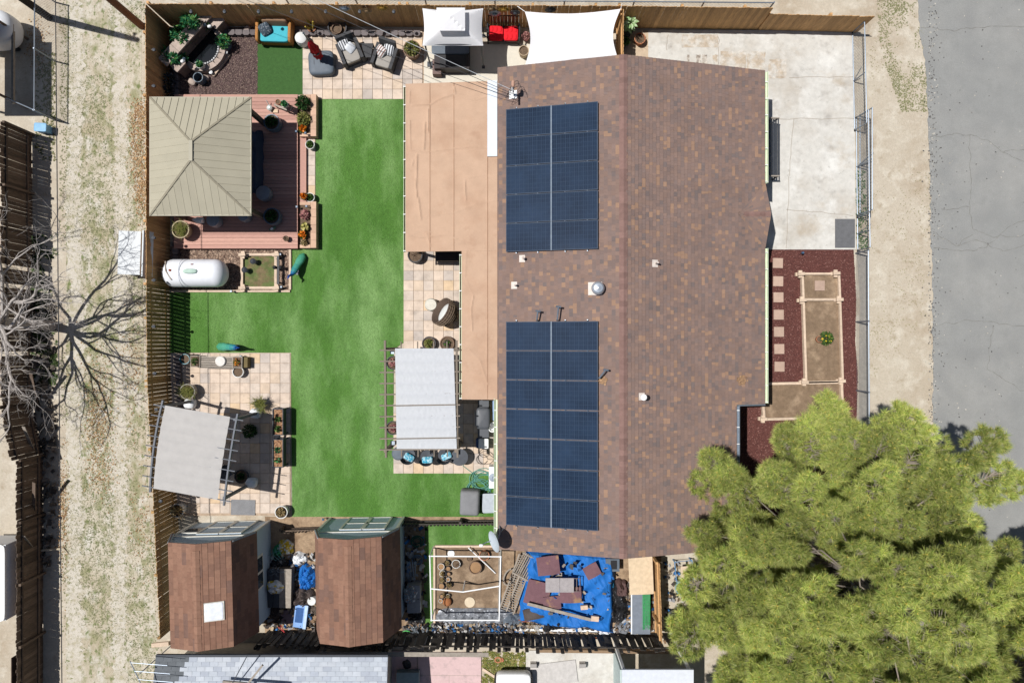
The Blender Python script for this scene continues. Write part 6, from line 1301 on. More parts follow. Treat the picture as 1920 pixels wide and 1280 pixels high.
# grey slatted bench frame / pallet
t = thing('slatted_gate', 'weathered grey slatted gate lying between soil bed and blue tarp', 'gate', (*W(968, 1095, .3), .2), math.radians(-20))
for k in range(24): obj('slat', MB().box(0, -1.12 + k * .098, .03, .62, .035, .03), greywood, t)
for s in (-.3, 0, .3): obj('stile', MB().box(s, 0, .06, .05, 2.4, .035), greywood, t)
t = thing('slatted_gate', 'second grey slatted frame leaning near the roof edge', 'gate', (*W(985, 1062, .4), .25), math.radians(-28))
for k in range(8): obj('slat', MB().box(-.3 + k * .085, 0, .1, .035, 1.0, .03), greywood, t)
for s in (-.45, .45): obj('rail', MB().box(0, s, .13, .72, .05, .03), greywood, t)
tag(obj('mirror_frame', MB().tube([(.2 * math.cos(a), .36 * math.sin(a), .2 + .05 * math.sin(a)) for a in [2 * math.pi * i / 20 for i in range(20)]], .03, 6, closed=True), greywood, None, (*W(955, 1078), 0), -.4), 'oval grey frame beside the slatted gate', 'frame')
# blue tarp pile
def tarpf(u, v):
    px = 985 + u * 168 - 12 * v * (1 - u); py = 1034 + v * 135 + 22 * u * v; e = max(abs(u * 2 - 1), abs(v * 2 - 1)); z = .2 + .34 * u * math.sin(math.pi * v) + .12 * math.sin(u * 9 + v * 3) * math.sin(v * 7) ; z += .16 * abs(nz(u * 4 + 2, v * 4)) + .2 * (.5 - abs(nz(u * 5 + v * 4, v * 3 - u * 2, 4))) + .07 * (.5 - abs(nz(u * 17 - v * 9, v * 6, 8))); z *= min(1, (1 - e) * 9 + .06)
    x, y = W(px + 7 * nz(u * 5, v * 5, 3) * e, py + 7 * nz(v * 5, u * 5, 8) * e, .3); return (x, y, .03 + z)
tag(obj('tarpaulin', MB().grid(tarpf, 64, 52), blue), 'large bright blue tarp spread over the junk behind the house', 'tarp')
rsh = mat('maroon_roofing', sc_(125, 92, 98), c2=(sc_(165, 130, 100), (2.2, .56, .68)), rough=.9, var=.1)
def sheetp(px, py, w, d, rz, z, m, label, cat='sheet', th=.02, bend=.05):
    mb = MB(); mb.grid(lambda u, v: ((u - .5) * w, (v - .5) * d, bend * math.sin(u * 3) * math.cos(v * 2.5)), 8, 8); mb.grid(lambda u, v: ((u - .5) * w, (.5 - v) * d, -th + bend * math.sin(u * 3) * math.cos((1 - v) * 2.5)), 8, 8)
    tag(obj('sheet', mb, m, None, (*W(px, py, z), z), rz), label, cat)
sheetp(1028, 1060, .88, .72, .12, .85, rsh, 'maroon roofing sheet on top of the blue tarp by the roof edge'); sheetp(1008, 1112, .95, .95, -.25, .62, rsh, 'maroon roofing sheet beside the slatted gate'); sheetp(1070, 1115, .85, .6, .02, .8, rsh, 'maroon roofing sheet under the grey table'); sheetp(1035, 1130, .7, .5, .1, .72, rsh, 'small maroon roofing sheet below the grey table')
sheetp(1110, 1070, .6, .5, .5, .8, rsh, 'torn maroon roofing piece on the blue tarp near the window unit'); sheetp(1000, 1150, .8, .45, .2, .42, brt, 'brown board half covering the lower tarp edge')
t = thing('folding_table', 'grey folding table lying on the blue tarp', 'table', (*W(1055, 1096, .95), .9), 0)
for s in (-1, 1): obj('panel', MB().box(s * .28 - .12, 0, .06, .55, .56, .05), cm_('grey_laminate', 172, 165, 165, rough=.5), t)
obj('frame', MB().tube([(.42, .26, .06), (.68, .26, .06), (.68, -.26, .06), (.42, -.26, .06)], .018, 6), cm_('taupe_metal', 130, 118, 115), t); obj('crossbar', MB().tube([(.55, .26, .06), (.55, -.26, .06)], .016, 6), cm_('taupe_metal', 0, 0, 0), t)
tag(obj('plank', MB().beam((*W(989, 1131, .85), .85), (*W(1108, 1161, .8), .8), .12, .05), greywood), 'long grey plank lying across the blue tarp', 'plank')
tag(obj('cardboard_box', MB().box(0, 0, 0, .3, .2, .12), cm_('cardboard', 226, 196, 170), None, (*W(1115, 1157, .7), .78), -.1), 'small cardboard box at the end of the plank', 'box'); tag(obj('cardboard_box', MB().box(0, 0, 0, .28, .16, .1), cm_('cardboard', 0, 0, 0), None, (*W(1095, 1137, .8), .84), .1), 'flat cardboard piece on the blue tarp', 'box')
heap('tarpaulin', 1128, 1098, 1182, 1176, .7, blk2, 'black plastic sheet piled beside the blue tarp', 'tarp', 14, fq=3, n=40); heap('tarpaulin', 1124, 1072, 1156, 1110, .5, mat('teal_tarp', (.02, .12, .2), rough=.5), 'teal tarp bundle above the black plastic', 'tarp', 15, fq=4); heap('tarpaulin', 1155, 1088, 1178, 1126, .75, mat('brown_blanket', (.12, .07, .065), rough=.8), 'brown blanket on the black plastic', 'blanket', 16, fq=3)
heap('plastic_bag', 1014, 1158, 1054, 1186, .5, blk2, 'black rubbish bag below the blue tarp', 'bag', 17, fq=5); heap('plastic_bag', 1118, 1176, 1146, 1196, .3, clothw, 'white sack at the corner of the blue tarp', 'bag', 18, fq=4, n=18); heap('plastic_bag', 1006, 1140, 1028, 1160, .35, cm_('clear_wrap', 190, 200, 215), 'pale plastic wrap at the end of the plank', 'bag', 19, fq=5, n=18); heap('tarpaulin', 976, 1140, 1012, 1162, .3, brt, 'brown cover below the slatted gate', 'tarp', 23, fq=4)
t = thing('window_unit', 'grey window air conditioner near the roof edge', 'air conditioner', (*W(1148, 1058, .5), .1), 0); obj('casing', MB().box(0, 0, .25, .55, .5, .45), greyv, t); obj('vent', MB().box(.05, .02, .48, .25, .35, .02), black, t)
heap('rope_pile', 1112, 1040, 1142, 1056, .25, cm_('grey_rope', 170, 165, 160), 'pile of grey rope and cable near the roof edge', 'rope', 22, fq=9, n=22)
sheetp(1202, 1078, .95, 1.5, .04, .75, cm_('plywood', 226, 202, 170), 'pale plywood sheet leaning by the cedar side fence', th=.03, bend=.03)
t = thing('metal_locker', 'grey metal cabinet lying beside the cedar side fence', 'cabinet', (*W(1202, 1148, .5), 0), 0); obj('door', MB().box(0, 0, .5, .72, 1.7, .04), cm_('locker_grey', 128, 136, 148, rough=.5, stretch=(1, 1, 1)), t); obj('body', MB().box(0, 0, .24, .7, 1.66, .47), darksteel, t); obj('trim', MB().box(-.38, 0, .48, .05, 1.7, .06), white, t)
mb = MB()
for k in range(12): mb.tube([(-.15 + k * .027, .9 * rnd.uniform(.8, 1), 0), (-.15 + k * .027 + rnd.uniform(-.02, .02), -.9 * rnd.uniform(.7, 1), .02)], .006, 4)
for k in range(28): mb.tube([(-.16, .85 - k * .062, .01), (.16, .85 - k * .062 + rnd.uniform(-.02, .02), .01)], .005, 4)
tag(obj('plastic_netting', mb, mat('green_netting', (.05, .4, .12), rough=.5), None, (*W(1212, 1140, .56), .545)), 'green plastic netting lying on the grey cabinet', 'netting')
for i, (y, m, lb) in enumerate(((1160, cm_('rust_beam', 150, 85, 60), 'rusty metal bar stacked along the blackened fence'), (1170, greywood, 'grey timber stacked along the blackened fence'), (1177, white, 'white perforated strip lying along the blackened fence'), (1184, palewood, 'pale timber lying against the blackened fence'))):
    tag(obj('stacked_bar', MB().beam((*W(955 + i * 6, y), .12), (*W(1090 + i * 14, y + 2), .12), .1, .06), m), lb, 'bar')
tag(obj('stacked_bar', MB().beam((*W(1048, 1188), .2), (*W(1125, 1190), .2), .12, .08), cm_('rust_beam', 0, 0, 0)), 'short rust red beam beside the white sack', 'bar')
V, C = blades(np.c_[rng.normal(W(1000, 1180), .15, (30, 2)), np.zeros(30)], 10, .4, .03, DRY, up=.9); q = thing('dry_grass_clump', 'pale dry grass clump at the foot of the blackened fence', 'grass', (0, 0, 0)); leafobj('blade', V, C, q, 3)

# ================================================================== NEIGHBOURS
ngrey = [mat('pale_grey_shingle_%s' % s, sc_(*c), rough=.95, var=.06, rand=.05) for s, c in (('a', (190, 196, 204)), ('b', (180, 186, 196)), ('c', (198, 203, 210)))]
nz0, nz1 = 2.6, 3.6; xa_, ya_ = W(292, 1231, nz0); xb_, yb2 = W(727, 1231, nz0)
t = thing('neighbour_house', 'neighbouring house with pale grey shingle roof', 'house', ((xa_ + xb_) / 2, ya_ - 3, 0)); lo = Vector(t.location); nd = 5.0
mb = MB(); mb.add([(xa_, ya_, nz0), (xb_, ya_, nz0), (xb_, ya_ - nd, nz1), (xa_, ya_ - nd, nz1), (xa_, ya_, nz0 - .12), (xb_, ya_, nz0 - .12), (xb_, ya_ - nd, nz1 - .12), (xa_, ya_ - nd, nz1 - .12)], [(0, 3, 2, 1), (4, 5, 6, 7), (0, 1, 5, 4), (1, 2, 6, 5), (3, 0, 4, 7)]); mb.v = [(a - lo.x, b - lo.y, c) for a, b, c in mb.v]; nr = obj('roof', mb, ngrey[0], t)
dn = Vector((0, -nd, nz1 - nz0)); L = dn.length; dn.normalize(); nrm = Vector((0, dn.z, -dn.y)); cs_ = .165
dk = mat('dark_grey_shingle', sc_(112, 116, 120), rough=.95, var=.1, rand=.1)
for i in range(9):
    x = xa_ - (.15 if i % 2 else 0)
    while x < xb_:
        w = .31; x0, x1 = max(xa_, x), min(xb_, x + w - .008); x += w
        if x1 - x0 < .03: continue
        o = Vector((0, ya_, nz0)) - Vector((lo.x, lo.y, 0)); b = MB(); P = [o + dn * (i * cs_) + Vector((x0, 0, 0)) + nrm * .014, o + dn * (i * cs_) + Vector((x1, 0, 0)) + nrm * .014, o + dn * ((i + 1) * cs_) + Vector((x1, 0, 0)) + nrm * .003, o + dn * ((i + 1) * cs_) + Vector((x0, 0, 0)) + nrm * .003, o + dn * (i * cs_) + Vector((x0, 0, 0)), o + dn * (i * cs_) + Vector((x1, 0, 0))]
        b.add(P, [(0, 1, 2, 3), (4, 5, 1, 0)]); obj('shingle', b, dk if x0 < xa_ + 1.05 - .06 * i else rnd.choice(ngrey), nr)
obj('wall', MB().box(0, -.1, 1.25, xb_ - xa_ - .6, 5, 2.5), cm_('beige_wall', 200, 190, 175), t); obj('gutter', MB().box(0, 3.03, nz0 - .05, xb_ - xa_, .1, .1), darksteel, t)
tz = 3.3; t = thing('aerial', 'thin metal roof aerial with long arms at the neighbour roof corner', 'aerial', (*W(262, 1262, tz), 0)); obj('mast', MB().cyl(0, 0, 0, tz, .02, 6), steel, t)
obj('boom', MB().tube([(-.35, .45, tz), (.25, -.8, tz)], .018, 6), steel, t)
for k in range(4): obj('arm', MB().tube([(-.3 + k * .13, .4 - k * .3, tz + .02), (1.0 + k * .1, .3 - k * .3, tz + .02)], .011, 5), steel, t)
t = thing('roof_mast', 'leaning timber mast with crosspiece on the neighbour roof', 'mast', (*W(482, 1262, 3), 2.85)); obj('pole', MB().beam((-1.2, -.25, .25), (1.0, -.4, .32), .1, .08), greywood, t); obj('crosspiece', MB().beam((-.45, -.5, .35), (.35, .5, .55), .07, .06), greywood, t); obj('stay', MB().beam((-1.1, -.75, .2), (-.2, .85, .5), .03, .03), darksteel, t)
pink = mat('pink_concrete', sc_(220, 190, 188), c2=(sc_(190, 168, 166), (3, .56, .7)), rough=.9, var=.06, fine=.06)
pp = obj('slab', MB().prism(rect(784, 1221, 902, 1420), -.05, .06), pink, kind='structure', label='wide pink painted concrete slab below the blackened fence', cat='slab'); obj('slab', MB().prism(rect(716, 1219, 782, 1420), -.05, .05), pink, kind='structure', label='narrow pink concrete strip beside the grey shingle roof', cat='slab')
for a, b in (((784, 1265), (902, 1266)), ((842, 1265), (842, 1420))): obj('joint', MB().beam(W3(*a, .0635), W3(*b, .0635), .012, .003), jm, pp)
heap('rubble', 754, 1236, 772, 1256, .2, blk2, 'black bag lying on the narrow pink strip', 'bag', 31, n=14); tag(obj('metal_chest', MB().box(0, 0, .2, .9, .6, .3), cm_('pale_teal_metal', 150, 170, 172), None, (*W(765, 1272, .3), .05)), 'pale teal metal chest on the narrow pink strip', 'chest')
weeds('weed', rect(905, 1222, 985, 1300), 500, [sc_(120, 130, 60), sc_(165, 155, 90)], 'patchy weeds in the neighbouring yard beside the pink slab', size=.14, thr=-.5)
nc = obj('slab', MB().prism(rect(986, 1218, 1156, 1420), -.05, .05), conc, kind='structure', label='old concrete slab with two small vents below the fence', cat='slab')
for px in (1000, 1092):
    t = thing('concrete_vent', 'small white concrete block vent on the old slab, one of two', 'vent', (*W(px, 1247, .2), .05), group='block vents on the slab'); obj('body', MB().box(0, 0, .12, .24, .22, .24), cm_('pale_block', 222, 215, 208), t); obj('cap', MB().box(0, .04, .26, .26, .16, .04), cm_('grey_block', 170, 165, 160), t)
sheetp(1040, 1262, 1.8, .9, .12, .1, cm_('cement_sheet', 205, 200, 195), 'pale cement sheet lying on the old slab', bend=.0)
t = thing('parked_truck', 'white and grey pickup cab parked in the neighbouring yard', 'truck', (*W(963, 1338, 1), 0)); obj('cab', MB().sup(0, -.1, .75, 1.5, 1.7, 1.2, e=.25, e2=.35), white, t, smooth=True); obj('windscreen', MB().box(0, .55, 1.08, 1.2, .5, .1, rx=-.6), winm, t); obj('roof', MB().sup(0, -.3, 1.36, 1.15, 1.0, .08, e=.3), cm_('truck_roof', 215, 218, 222), t, smooth=True)
obj('bonnet', MB().sup(0, 1.0, .55, 1.4, .9, .5, e=.3), white, t, smooth=True)
for sx in (-1, 1):
    for sy in (-.7, .95): obj('wheel', MB().sup(sx * .68, sy, .3, .2, .6, .6, e=.7), black, t, smooth=True)
tag(obj('board', MB().beam((*W(905, 1252), .06), (*W(945, 1278), .06), .1, .04), palewood), 'pale plank lying in the neighbouring weeds', 'plank')
coil(934, 1237, .2, 1.2, .03, terra, 'rusty wheel rim in the neighbouring yard', z=.02)
wx0, wy0 = W(1166, 1420, 2.4); wx1, wy1 = W(1300, 1254, 2.4); t = thing('neighbour_carport', 'white roofed carport beyond the blackened fence', 'carport', ((wx0 + wx1) / 2, (wy0 + wy1) / 2, 0)); obj('roof', MB().box(0, 0, 2.4, wx1 - wx0, wy1 - wy0, .08), cm_('white_roofing', 222, 226, 234, var=.06, fine=.05), t)
for sx in (-1, 1):
    for sy in (-1, 1): obj('post', MB().box(sx * ((wx1 - wx0) / 2 - .1), sy * ((wy1 - wy0) / 2 - .1), 1.18, .1, .1, 2.36), white, t)
tag(obj('side_wall', MB().box(0, 0, .9, .1, 2.6, 1.8), cm_('mint_wall', 200, 215, 212), None, (*W(1152, 1275), 0)), 'pale narrow wall between the old slab and the carport', 'wall')
tag(obj('base_board', MB().beam((*W(1010, 1216), .1), (*W(1280, 1219), .1), .12, .18), cm_('brown_beam', 150, 125, 100)), 'brown beam along the foot of the blackened fence', 'beam')
# far side of the alley
t = thing('screen_house', 'dark mesh roofed shade house across the alley', 'shade house', (-20.6, 10.9, 0)); obj('roof', MB().box(0, 0, 2.0, 1.9, 3.0, .05), mat('dark_mesh', (.045, .045, .05), rough=.9, var=.2), t)
for sx in (-1, 1):
    for sy in (-1, 1): obj('post', MB().box(sx * .88, sy * 1.4, 1, .07, .07, 2), oldwood, t)
obj('edge_beam', MB().box(.98, 0, .95, .08, 3.1, .1), greywood, t)
t = thing('camper_shell', 'rounded white camper end across the alley', 'camper', (*W(-38, 44, 1.3), 0)); obj('shell', MB().sup(0, 0, .75, 2.2, 1.45, 1.3, e=.75, e2=.6, n=28, m=14), mat('camper_white', (.68, .69, .71), rough=.35, var=.03), t, smooth=True); obj('rim', MB().tube([(1.06 * math.cos(a), .7 * math.sin(a), .75) for a in [2 * math.pi * i / 28 for i in range(28)]], .03, 6, closed=True), steel, t)
for s in (-1, 1): obj('wheel', MB().sup(s * .5, -.5, .2, .5, .16, .4, e=.8), black, t, smooth=True)
t = thing('storage_tote', 'blue plastic bin lid by the wire fence across the alley', 'bin', (*W(76, 239, .4), 0), -.05); bl = mat('light_blue_plastic', (.17, .36, .55), rough=.45); obj('bin', MB().box(0, 0, .2, .42, .28, .4, taper=1.05), bl, t); obj('lid', MB().sup(0, 0, .41, .5, .35, .06, e=.25), bl, t, smooth=True)
wb = mat('white_board', (.54, .56, .57), rough=.6, var=.06, scale=12)
t = thing('white_cabinet', 'white slab topped cabinet standing in the alley by the fence', 'cabinet', (*W(243, 474, .8), 0), -.03); obj('top', MB().box(0, 0, .8, .88, 1.72, .05), wb, t); obj('body', MB().box(0, 0, .39, .8, 1.62, .77), wb, t)
tag(obj('white_plank', MB().box(0, 0, 0, .06, 1.75, .5, rz=-.03, ry=-.25), wb, None, (-13.84 - .14, W(0, 476, 1.7)[1], 1.62)), 'white plank fixed to the top of the alley fence', 'plank')
for (bx, by), h, lb, m in (((92, 33), 8., 'dark utility pole at the corner of the shade house', mat('creosote_pole', (.035, .028, .024), rough=.9, var=.2)), ((273, 49), 8., 'brown utility pole just outside the fence corner', mat('brown_pole', (.16, .075, .04), rough=.85, var=.2, stretch=(4, 4, .4)))):
    t = thing('utility_pole', lb, 'utility pole', (W(bx, by)[0] - (.16 if bx > 200 else 0), W(bx, by)[1], 0)); obj('pole', MB().cyl(0, 0, 0, h, .15, 16, .11), m, t, smooth=True); obj('bracket', MB().box(0, .12, h - .3, .06, .3, .06), steel, t); obj('insulator', MB().cyl(0, .22, h - .28, h - .12, .04, 8), white_pot, t)
t = thing('parked_trailer', 'white trailer roof edge beyond the dark alley fence', 'trailer', (*W(-20, 1090, 1.5), 0)); obj('box', MB().box(0, 0, .95, 1.4, 2.9, 1.3), white, t); obj('roof', MB().sup(0, 0, 1.62, 1.44, 2.94, .12, e=.15), white, t, smooth=True)
for s in (-1, 1): obj('wheel', MB().sup(.6, s * .4, .3, .2, .6, .6, e=.7), black, t, smooth=True)
# graffiti on the dark fence: blue painted strokes on a dark panel
t = thing('dark_panel', 'dark wooden panel with blue painted number across the alley', 'panel', (*W(72, 1236), 0), 0)
for k in range(9): obj('board', MB().box(0, -.85 + k * .19, .75, .03, .185, 1.5), mat('dark_brown_board', (.06, .04, .03), rough=.9, var=.2, rand=.2), t)
gp = mat('blue_spray_paint', (.03, .14, .33), rough=.6)
def strokes(P, yo, zo, s):
    mb = MB()
    for a, b in zip(P[:-1], P[1:]): mb.beam((.019, yo + a[0] * s, zo + a[1] * s), (.019, yo + b[0] * s, zo + b[1] * s), .006, .11)
    obj('painted_digit', mb, gp, t)
strokes([(0, 1), (.12, 1.12), (.12, 0)], .5, .25, .85); strokes([(.55, 1.1), (.05, 1.1), (.05, .62), (.45, .66), (.56, .4), (.4, .05), (.02, .05)], -.25, .25, .85)
heap('log_pile', 30, 940, 66, 985, .25, cm_('grey_stump', 150, 145, 140), 'grey stump and boards leaning on the far alley fence', 'wood', 41, n=16)
tag(obj('fallen_branch', MB().tube([W3(66, 1032, .1), W3(95, 1030, .12), (*W(120, 1027), .05), (*W(128, 1036), .03)], [.05, .05, .04, .02], 7), cm_('pale_branch', 205, 190, 165), smooth=True), 'pale fallen branch poking out of the alley shade', 'branch')
tag(obj('paving_block', MB().box(0, 0, .05, .7, .16, .1), palewood, None, (*W(302, 1206), 0), .1), 'pale block at the corner of the alley fence', 'block')
# things under the pine
t = thing('pallet_cart', 'blue metal frame with a wooden board under the pine edge', 'cart', (*W(1283, 1070, .4), 0), .1); bf = mat('blue_steel', (.12, .24, .40), rough=.5)
obj('frame', MB().tube([(-.35, -.4, .4), (.35, -.4, .4), (.35, .4, .4), (-.35, .4, .4)], .03, 6, closed=True), bf, t); obj('board', MB().box(.02, -.05, .43, .32, .5, .03), palewood, t)
for sx in (-1, 1):
    for sy in (-1, 1): obj('leg', MB().box(sx * .33, sy * .38, .2, .04, .04, .4), bf, t)
pot(1279, 1102, .27, .35, mat('sky_blue_pot', (.12, .3, .5), rough=.4), 'sky blue tub under the edge of the pine'); tag(obj('tyre', MB().tube([(.25 * math.cos(a), .25 * math.sin(a), .12) for a in [2 * math.pi * i / 22 for i in range(22)]], .1, 8, closed=True), black, None, (*W(1262, 1155), 0), smooth=True), 'black tyre in the shade under the pine', 'tyre')
tag(obj('bucket', MB().lathe([(.13, 0), (.16, .3), (.14, .3), (0, .27)], n=16), mat('red_bucket', (.4, .04, .03), rough=.5), None, (*W(1256, 1165), .2), smooth=True), 'small red bucket inside the tyre', 'bucket')

# ---- uncountable litter in the side yard and along the far alley fence
def litter(P, n, size, label, pal, z=.03, lift=.18):
    chips('litter', P, n, size, pal, chipm, z=z, asp=1.6, tilt=.7, lift=lift, label=label, cat='litter')
MIX = [(.3, .3, .31), (.12, .1, .09), (.02, .02, .022), (.45, .44, .42), (.2, .13, .08), (.03, .12, .3), (.35, .27, .18), (.06, .05, .045)]
litter(rect(498, 1035, 592, 1178), 420, .16, 'mixed scraps littering the gap between the two sheds', MIX); litter(rect(812, 1165, 985, 1186), 330, .15, 'mixed scraps littering the foot of the pipe frame garden', MIX)
litter(poly([(985, 1150), (1150, 1172), (1190, 1040), (1225, 1040), (1225, 1186), (985, 1186)]), 520, .16, 'mixed scraps littering the ground around the blue tarp', MIX); litter(rect(756, 988, 800, 1178), 170, .15, 'dark scraps beside the second shed', MIX)
litter(rect(1244, 1050, 1330, 1200), 260, .14, 'scraps under the edge of the pine', MIX); litter(rect(1030, 1042, 1150, 1150), 60, .16, 'small scraps lying on the blue tarp', [(.35, .3, .25), (.02, .1, .3), (.1, .09, .08)], z=.6, lift=.1)
litter(rect(44, 560, 104, 1060), 420, .2, 'broken boards and scraps in the shade of the far fence', [(.12, .1, .08), (.2, .17, .14), (.07, .06, .05)], lift=.08)
weeds('weed', rect(58, 440, 108, 720), 700, [sc_(70, 95, 45), sc_(95, 110, 60)], 'green scrub in the shade below the bare tree', size=.12, thr=-.2); weeds('weed', rect(66, 100, 104, 300), 300, [sc_(110, 120, 70), sc_(150, 140, 95)], 'scrub beside the sagging wire fence', size=.09, thr=-.1)
for i, (a, b, lb) in enumerate((((40, 800), (70, 860), 'loose grey board leaning on the rotten fence above the gap'), ((56, 700), (72, 770), 'thin weathered board leaning on the rotten fence below the tree'), ((30, 1005), (72, 1040), 'pale board leaning on the dark alley fence beside the stump'), ((62, 905), (64, 985), 'narrow board standing against the dark alley fence'))):
    p = W(*b); q = W(*a, 1.3); tag(obj('leaning_board', MB().beam((p[0], p[1], .02), (max(q[0], -19.0), q[1], 1.25), .13, .025), greywood if i % 2 == 0 else oldwood), lb, 'board')
for px0, py0, px1, py1, h, m, lb, sd in ((500, 1128, 530, 1165, .4, brt, 'dark brown bag at the rear of the grey box', 51), (545, 1035, 575, 1062, .35, clothw, 'pale crumpled cloth above the blue tarp between the sheds', 52), (764, 1142, 796, 1178, .3, blk2, 'black bag behind the grey storage box', 53), (1090, 1165, 1122, 1186, .25, brt, 'small brown bag beside the white sack', 54), (1155, 1168, 1184, 1190, .3, sil, 'silver bundle at the foot of the grey cabinet', 55), (940, 1150, 985, 1180, .3, greyv, 'slate grey cover bundled below the slatted gate', 56)):
    heap('plastic_bag', px0, py0, px1, py1, h, m, lb, 'bag', sd, fq=4, n=20)
# ================================================================== TREES
barkp = mat('pine_bark', sc_(150, 140, 132), rough=.95, var=.25, scale=10, bump=.6)
needlem = mat('pine_needles', attr=True, rough=.5, var=0, trans=.42, spec=.4)
NP = np.array([sc_(198, 209, 108), sc_(176, 194, 100), sc_(216, 219, 122), sc_(140, 166, 84), sc_(218, 214, 138)])
def pine(label, base, hgt, R, seed, nclump, per, needles=58, zlow=.3, sq=(1, 1), extra=()):
    """trunk, limbs to each clump of the crown, twigs and needle tufts"""
    r = random.Random(seed); t = thing('pine_tree', label, 'pine tree', (*base, 0)); trunk = MB(); br = MB()
    lx, ly = r.uniform(-.3, .3), r.uniform(-.3, .3); ax = lambda z: Vector((lx * z / hgt + .1 * math.sin(z), ly * z / hgt + .1 * math.cos(z * 1.3), z))
    TP = [ax(hgt * i / 12) for i in range(13)]; trunk.tube(TP, [.3 * (1 - .85 * i / 12) + .02 for i in range(13)], 10)
    tc = []; td = []; tk = []
    for l in range(nclump + len(extra)):
        f = min(1, (l + .5) / nclump); el = math.asin(f ** .78); a = l * 2.39996 + r.uniform(-.5, .5); q = r.uniform(.82, 1.06) if (r.random() < .72 or f > .85) else r.uniform(.45, .8)
        zc_ = hgt * zlow; rad = R * math.cos(el) * q * (1 + .22 * nz(math.cos(a) * 1.5 + seed, math.sin(a) * 1.5))
        c = ax(zc_) + Vector((rad * math.cos(a) * sq[0], rad * math.sin(a) * sq[1], (hgt - zc_) * math.sin(el) * q * .97)); c.z = max(1.2, c.z + r.uniform(-.35, .35))
        if l >= nclump: X = extra[l - nclump]; xx, yy = W(*X); c = Vector((xx - base[0], yy - base[1], X[2])); a = math.atan2(c.y, c.x); el = .3; f = .3; rad = math.hypot(c.x, c.y)
        od = Vector((math.cos(a), math.sin(a), .25 + .9 * math.sin(el))).normalized()
        zs = max(1.0, c.z - rad * r.uniform(.25, .5)); s0 = ax(min(zs, hgt * .93)); m1 = s0.lerp(c, .5) + Vector((r.gauss(0, .15), r.gauss(0, .15), -.12)); tip = c + od * .5
        br.tube([s0, m1, c, tip], [.022 + .004 * rad, .024, .016, .007], 6)
        ln = r.uniform(.6, 1.3) * (1 if f < .85 else .8); wd_ = r.uniform(.35, .7); side = od.cross(Vector((0, 0, 1))); side = side.normalized() if side.length > .1 else Vector((1, 0, 0)); upv = side.cross(od).normalized(); tint = r.uniform(.7, 1.25)
        for j in range(int(per * ln * 1.2)):
            u = r.uniform(-.75, 1.0); w_ = math.sqrt(max(0, 1 - u * u)) * .9 + .12; th = r.uniform(0, 2 * math.pi); rr = math.sqrt(r.uniform(.3, 1))
            p = c + od * (u * ln) + side * (math.cos(th) * rr * wd_ * w_) + upv * (math.sin(th) * rr * .32 * w_ + .05)
            d = ((p - (c - od * .45)).normalized() + Vector((r.gauss(0, .25), r.gauss(0, .25), .55 + r.gauss(0, .2)))).normalized()
            tc.append(p); td.append(d); tk.append(tint * r.uniform(.86, 1.14) * (1.12 if u > .55 else 1))
            if j % 2 == 0: b0 = c + od * (u * ln * .6 - .12); br.tube([b0, b0.lerp(p, .55) + Vector((0, 0, .02)), p], [.012, .009, .005], 4)
    tc = np.array(tc); td = np.array(td); tk = np.array(tk); M = len(tc); n = needles
    B = np.repeat(tc, n, 0); D = np.repeat(td, n, 0); g_ = rng.normal(0, 1, (M * n, 3)); g_ /= np.linalg.norm(g_, axis=1)[:, None]
    dv = D * .7 + g_ * .85; dv /= np.linalg.norm(dv, axis=1)[:, None]; Ln = rng.uniform(.15, .29, (M * n, 1)); w = np.cross(dv, np.array([0, 0, 1.]) + rng.normal(0, .45, (M * n, 3))); w /= np.linalg.norm(w, axis=1)[:, None] + 1e-9; w *= .0082
    B = B + D * rng.uniform(-.06, .05, (M * n, 1))
    V = np.stack([B - w, B + w, B + dv * Ln], 1); C = NP[rng.integers(0, len(NP), M * n)] * np.repeat(tk, n)[:, None] * rng.uniform(.8, 1.2, (M * n, 1))
    obj('trunk', trunk, barkp, t, smooth=True); tag(obj('branch', br, mat('pine_twig_bark', sc_(158, 146, 134), rough=.95, var=.2), t, smooth=True), kind='stuff')
    tag(link('crown', npmesh('crown', V, 3, needlem, C), t), kind='stuff')
    k = rng.integers(0, M, M // 2); q = tc[k] + td[k] * .13; u, v = rotm(len(q), .8); s = .016; VV = np.stack([q - u * s - v * s, q + u * s - v * s, q + u * s + v * s, q - u * s + v * s], 1)
    tag(link('cone', npmesh('cone', VV, 4, leafm, np.tile([.5, .4, .09], (len(q), 1)) * rng.uniform(.7, 1.2, (len(q), 1))), t), kind='stuff')
    print('pine', M * n, 'needles')
pine('large bright green pine spreading over the roof corner and front yard', (11.5, -7.9), 8.8, 4.95, 3, 155, 80, extra=[(1545, 775, 5.2), (1560, 800, 5.0), (1695, 800, 5.6), (1845, 835, 5.2), (1805, 870, 5.6), (1830, 905, 5.6), (1875, 915, 5.4), (1780, 900, 5.8), (1320, 1000, 4.2), (1310, 1090, 4.2), (1300, 1190, 4.0), (1600, 840, 5.4), (1520, 830, 5.0), (1660, 815, 5.0), (1720, 830, 5.2), (1640, 860, 5.6), (1700, 870, 6), (1480, 850, 4.6), (1345, 870, 4.4), (1370, 890, 4.6)])
pine('second pine crowding the corner by the road', (16.6, -10.9), 9.0, 5.0, 11, 105, 74)
pine('third lower pine overhanging the clutter below the house corner', (9.5, -11.4), 6.8, 3.6, 21, 66, 66)

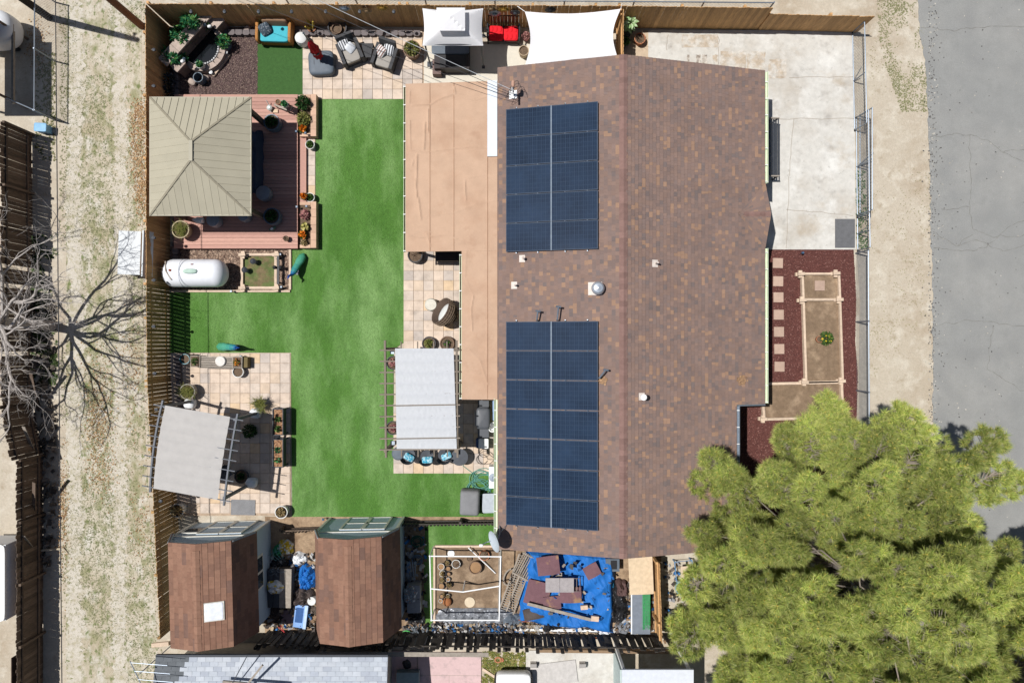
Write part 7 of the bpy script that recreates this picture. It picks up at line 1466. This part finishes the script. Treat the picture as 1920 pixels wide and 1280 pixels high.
# bare tree across the alley
barkb = mat('pale_bare_bark', sc_(186, 178, 172), rough=.95, var=.2, scale=12, bump=.4)
def bare(label, base, seed, limbs, th):
    r = random.Random(seed); t = thing('bare_tree', label, 'bare tree', (*base, 0)); tr = MB(); brm = MB(); tw = MB()
    tr.tube([(0, 0, -.1), (-.05, .0, .3), (-.15, .03, th * .6), (-.25, .06, th)], [.26, .2, .17, .16], 12)
    def grow(p, d, L, rad, lev):
        n = 5; P = [p]; q = p; dd = d.copy()
        for i in range(n):
            dd = (dd + Vector((r.gauss(0, .22), r.gauss(0, .22), r.gauss(.03, .12)))).normalized(); q = q + dd * (L / n); P.append(q)
        e = rad * (.55 if lev < 4 else .3); (brm if lev < 3 else tw).tube(P, [rad + (e - rad) * i / n for i in range(n + 1)], 7 if lev < 2 else (5 if lev < 3 else 4))
        if lev >= 4 or L < .14: return
        for k in range(r.choice((2, 3, 3)) if lev else 3):
            i = r.randint(2, n); a = r.uniform(.35, .95) * r.choice((-1, 1)); ax = Vector((r.gauss(0, .6), r.gauss(0, .6), 1)).normalized(); nd = (Matrix.Rotation(a, 3, ax) @ dd); nd.z += r.uniform(-.1, .25); grow(P[i], nd.normalized(), L * r.uniform(.5, .72), max(.006, rad * (1 - .45 * i / n) * .6), lev + 1)
        grow(P[-1], dd, L * .62, e, lev + 1)
    for az, el, L in limbs: a = math.radians(az); grow(Vector((-.25, .06, th - .1)), Vector((math.cos(a) * math.cos(el), math.sin(a) * math.cos(el), math.sin(el))), L, .075, 0)
    obj('trunk', tr, barkb, t, smooth=True); tag(obj('branch', brm, barkb, t, smooth=True), kind='stuff'); tag(obj('twig', tw, barkb, t, smooth=True), kind='stuff')
bare('gnarled bare pale tree leaning over the alley from the far fence', (-18.75, .65), 5, [(88, .3, 3.2), (100, .35, 3.3), (60, .6, 2.6), (-75, .35, 2.8), (-100, .3, 3.0), (45, .9, 2.0), (10, 1.0, 1.9), (-25, .9, 2.0), (-60, .75, 2.1), (-88, .5, 2.4), (150, .7, 1.8), (200, .6, 1.8)], 2.4)
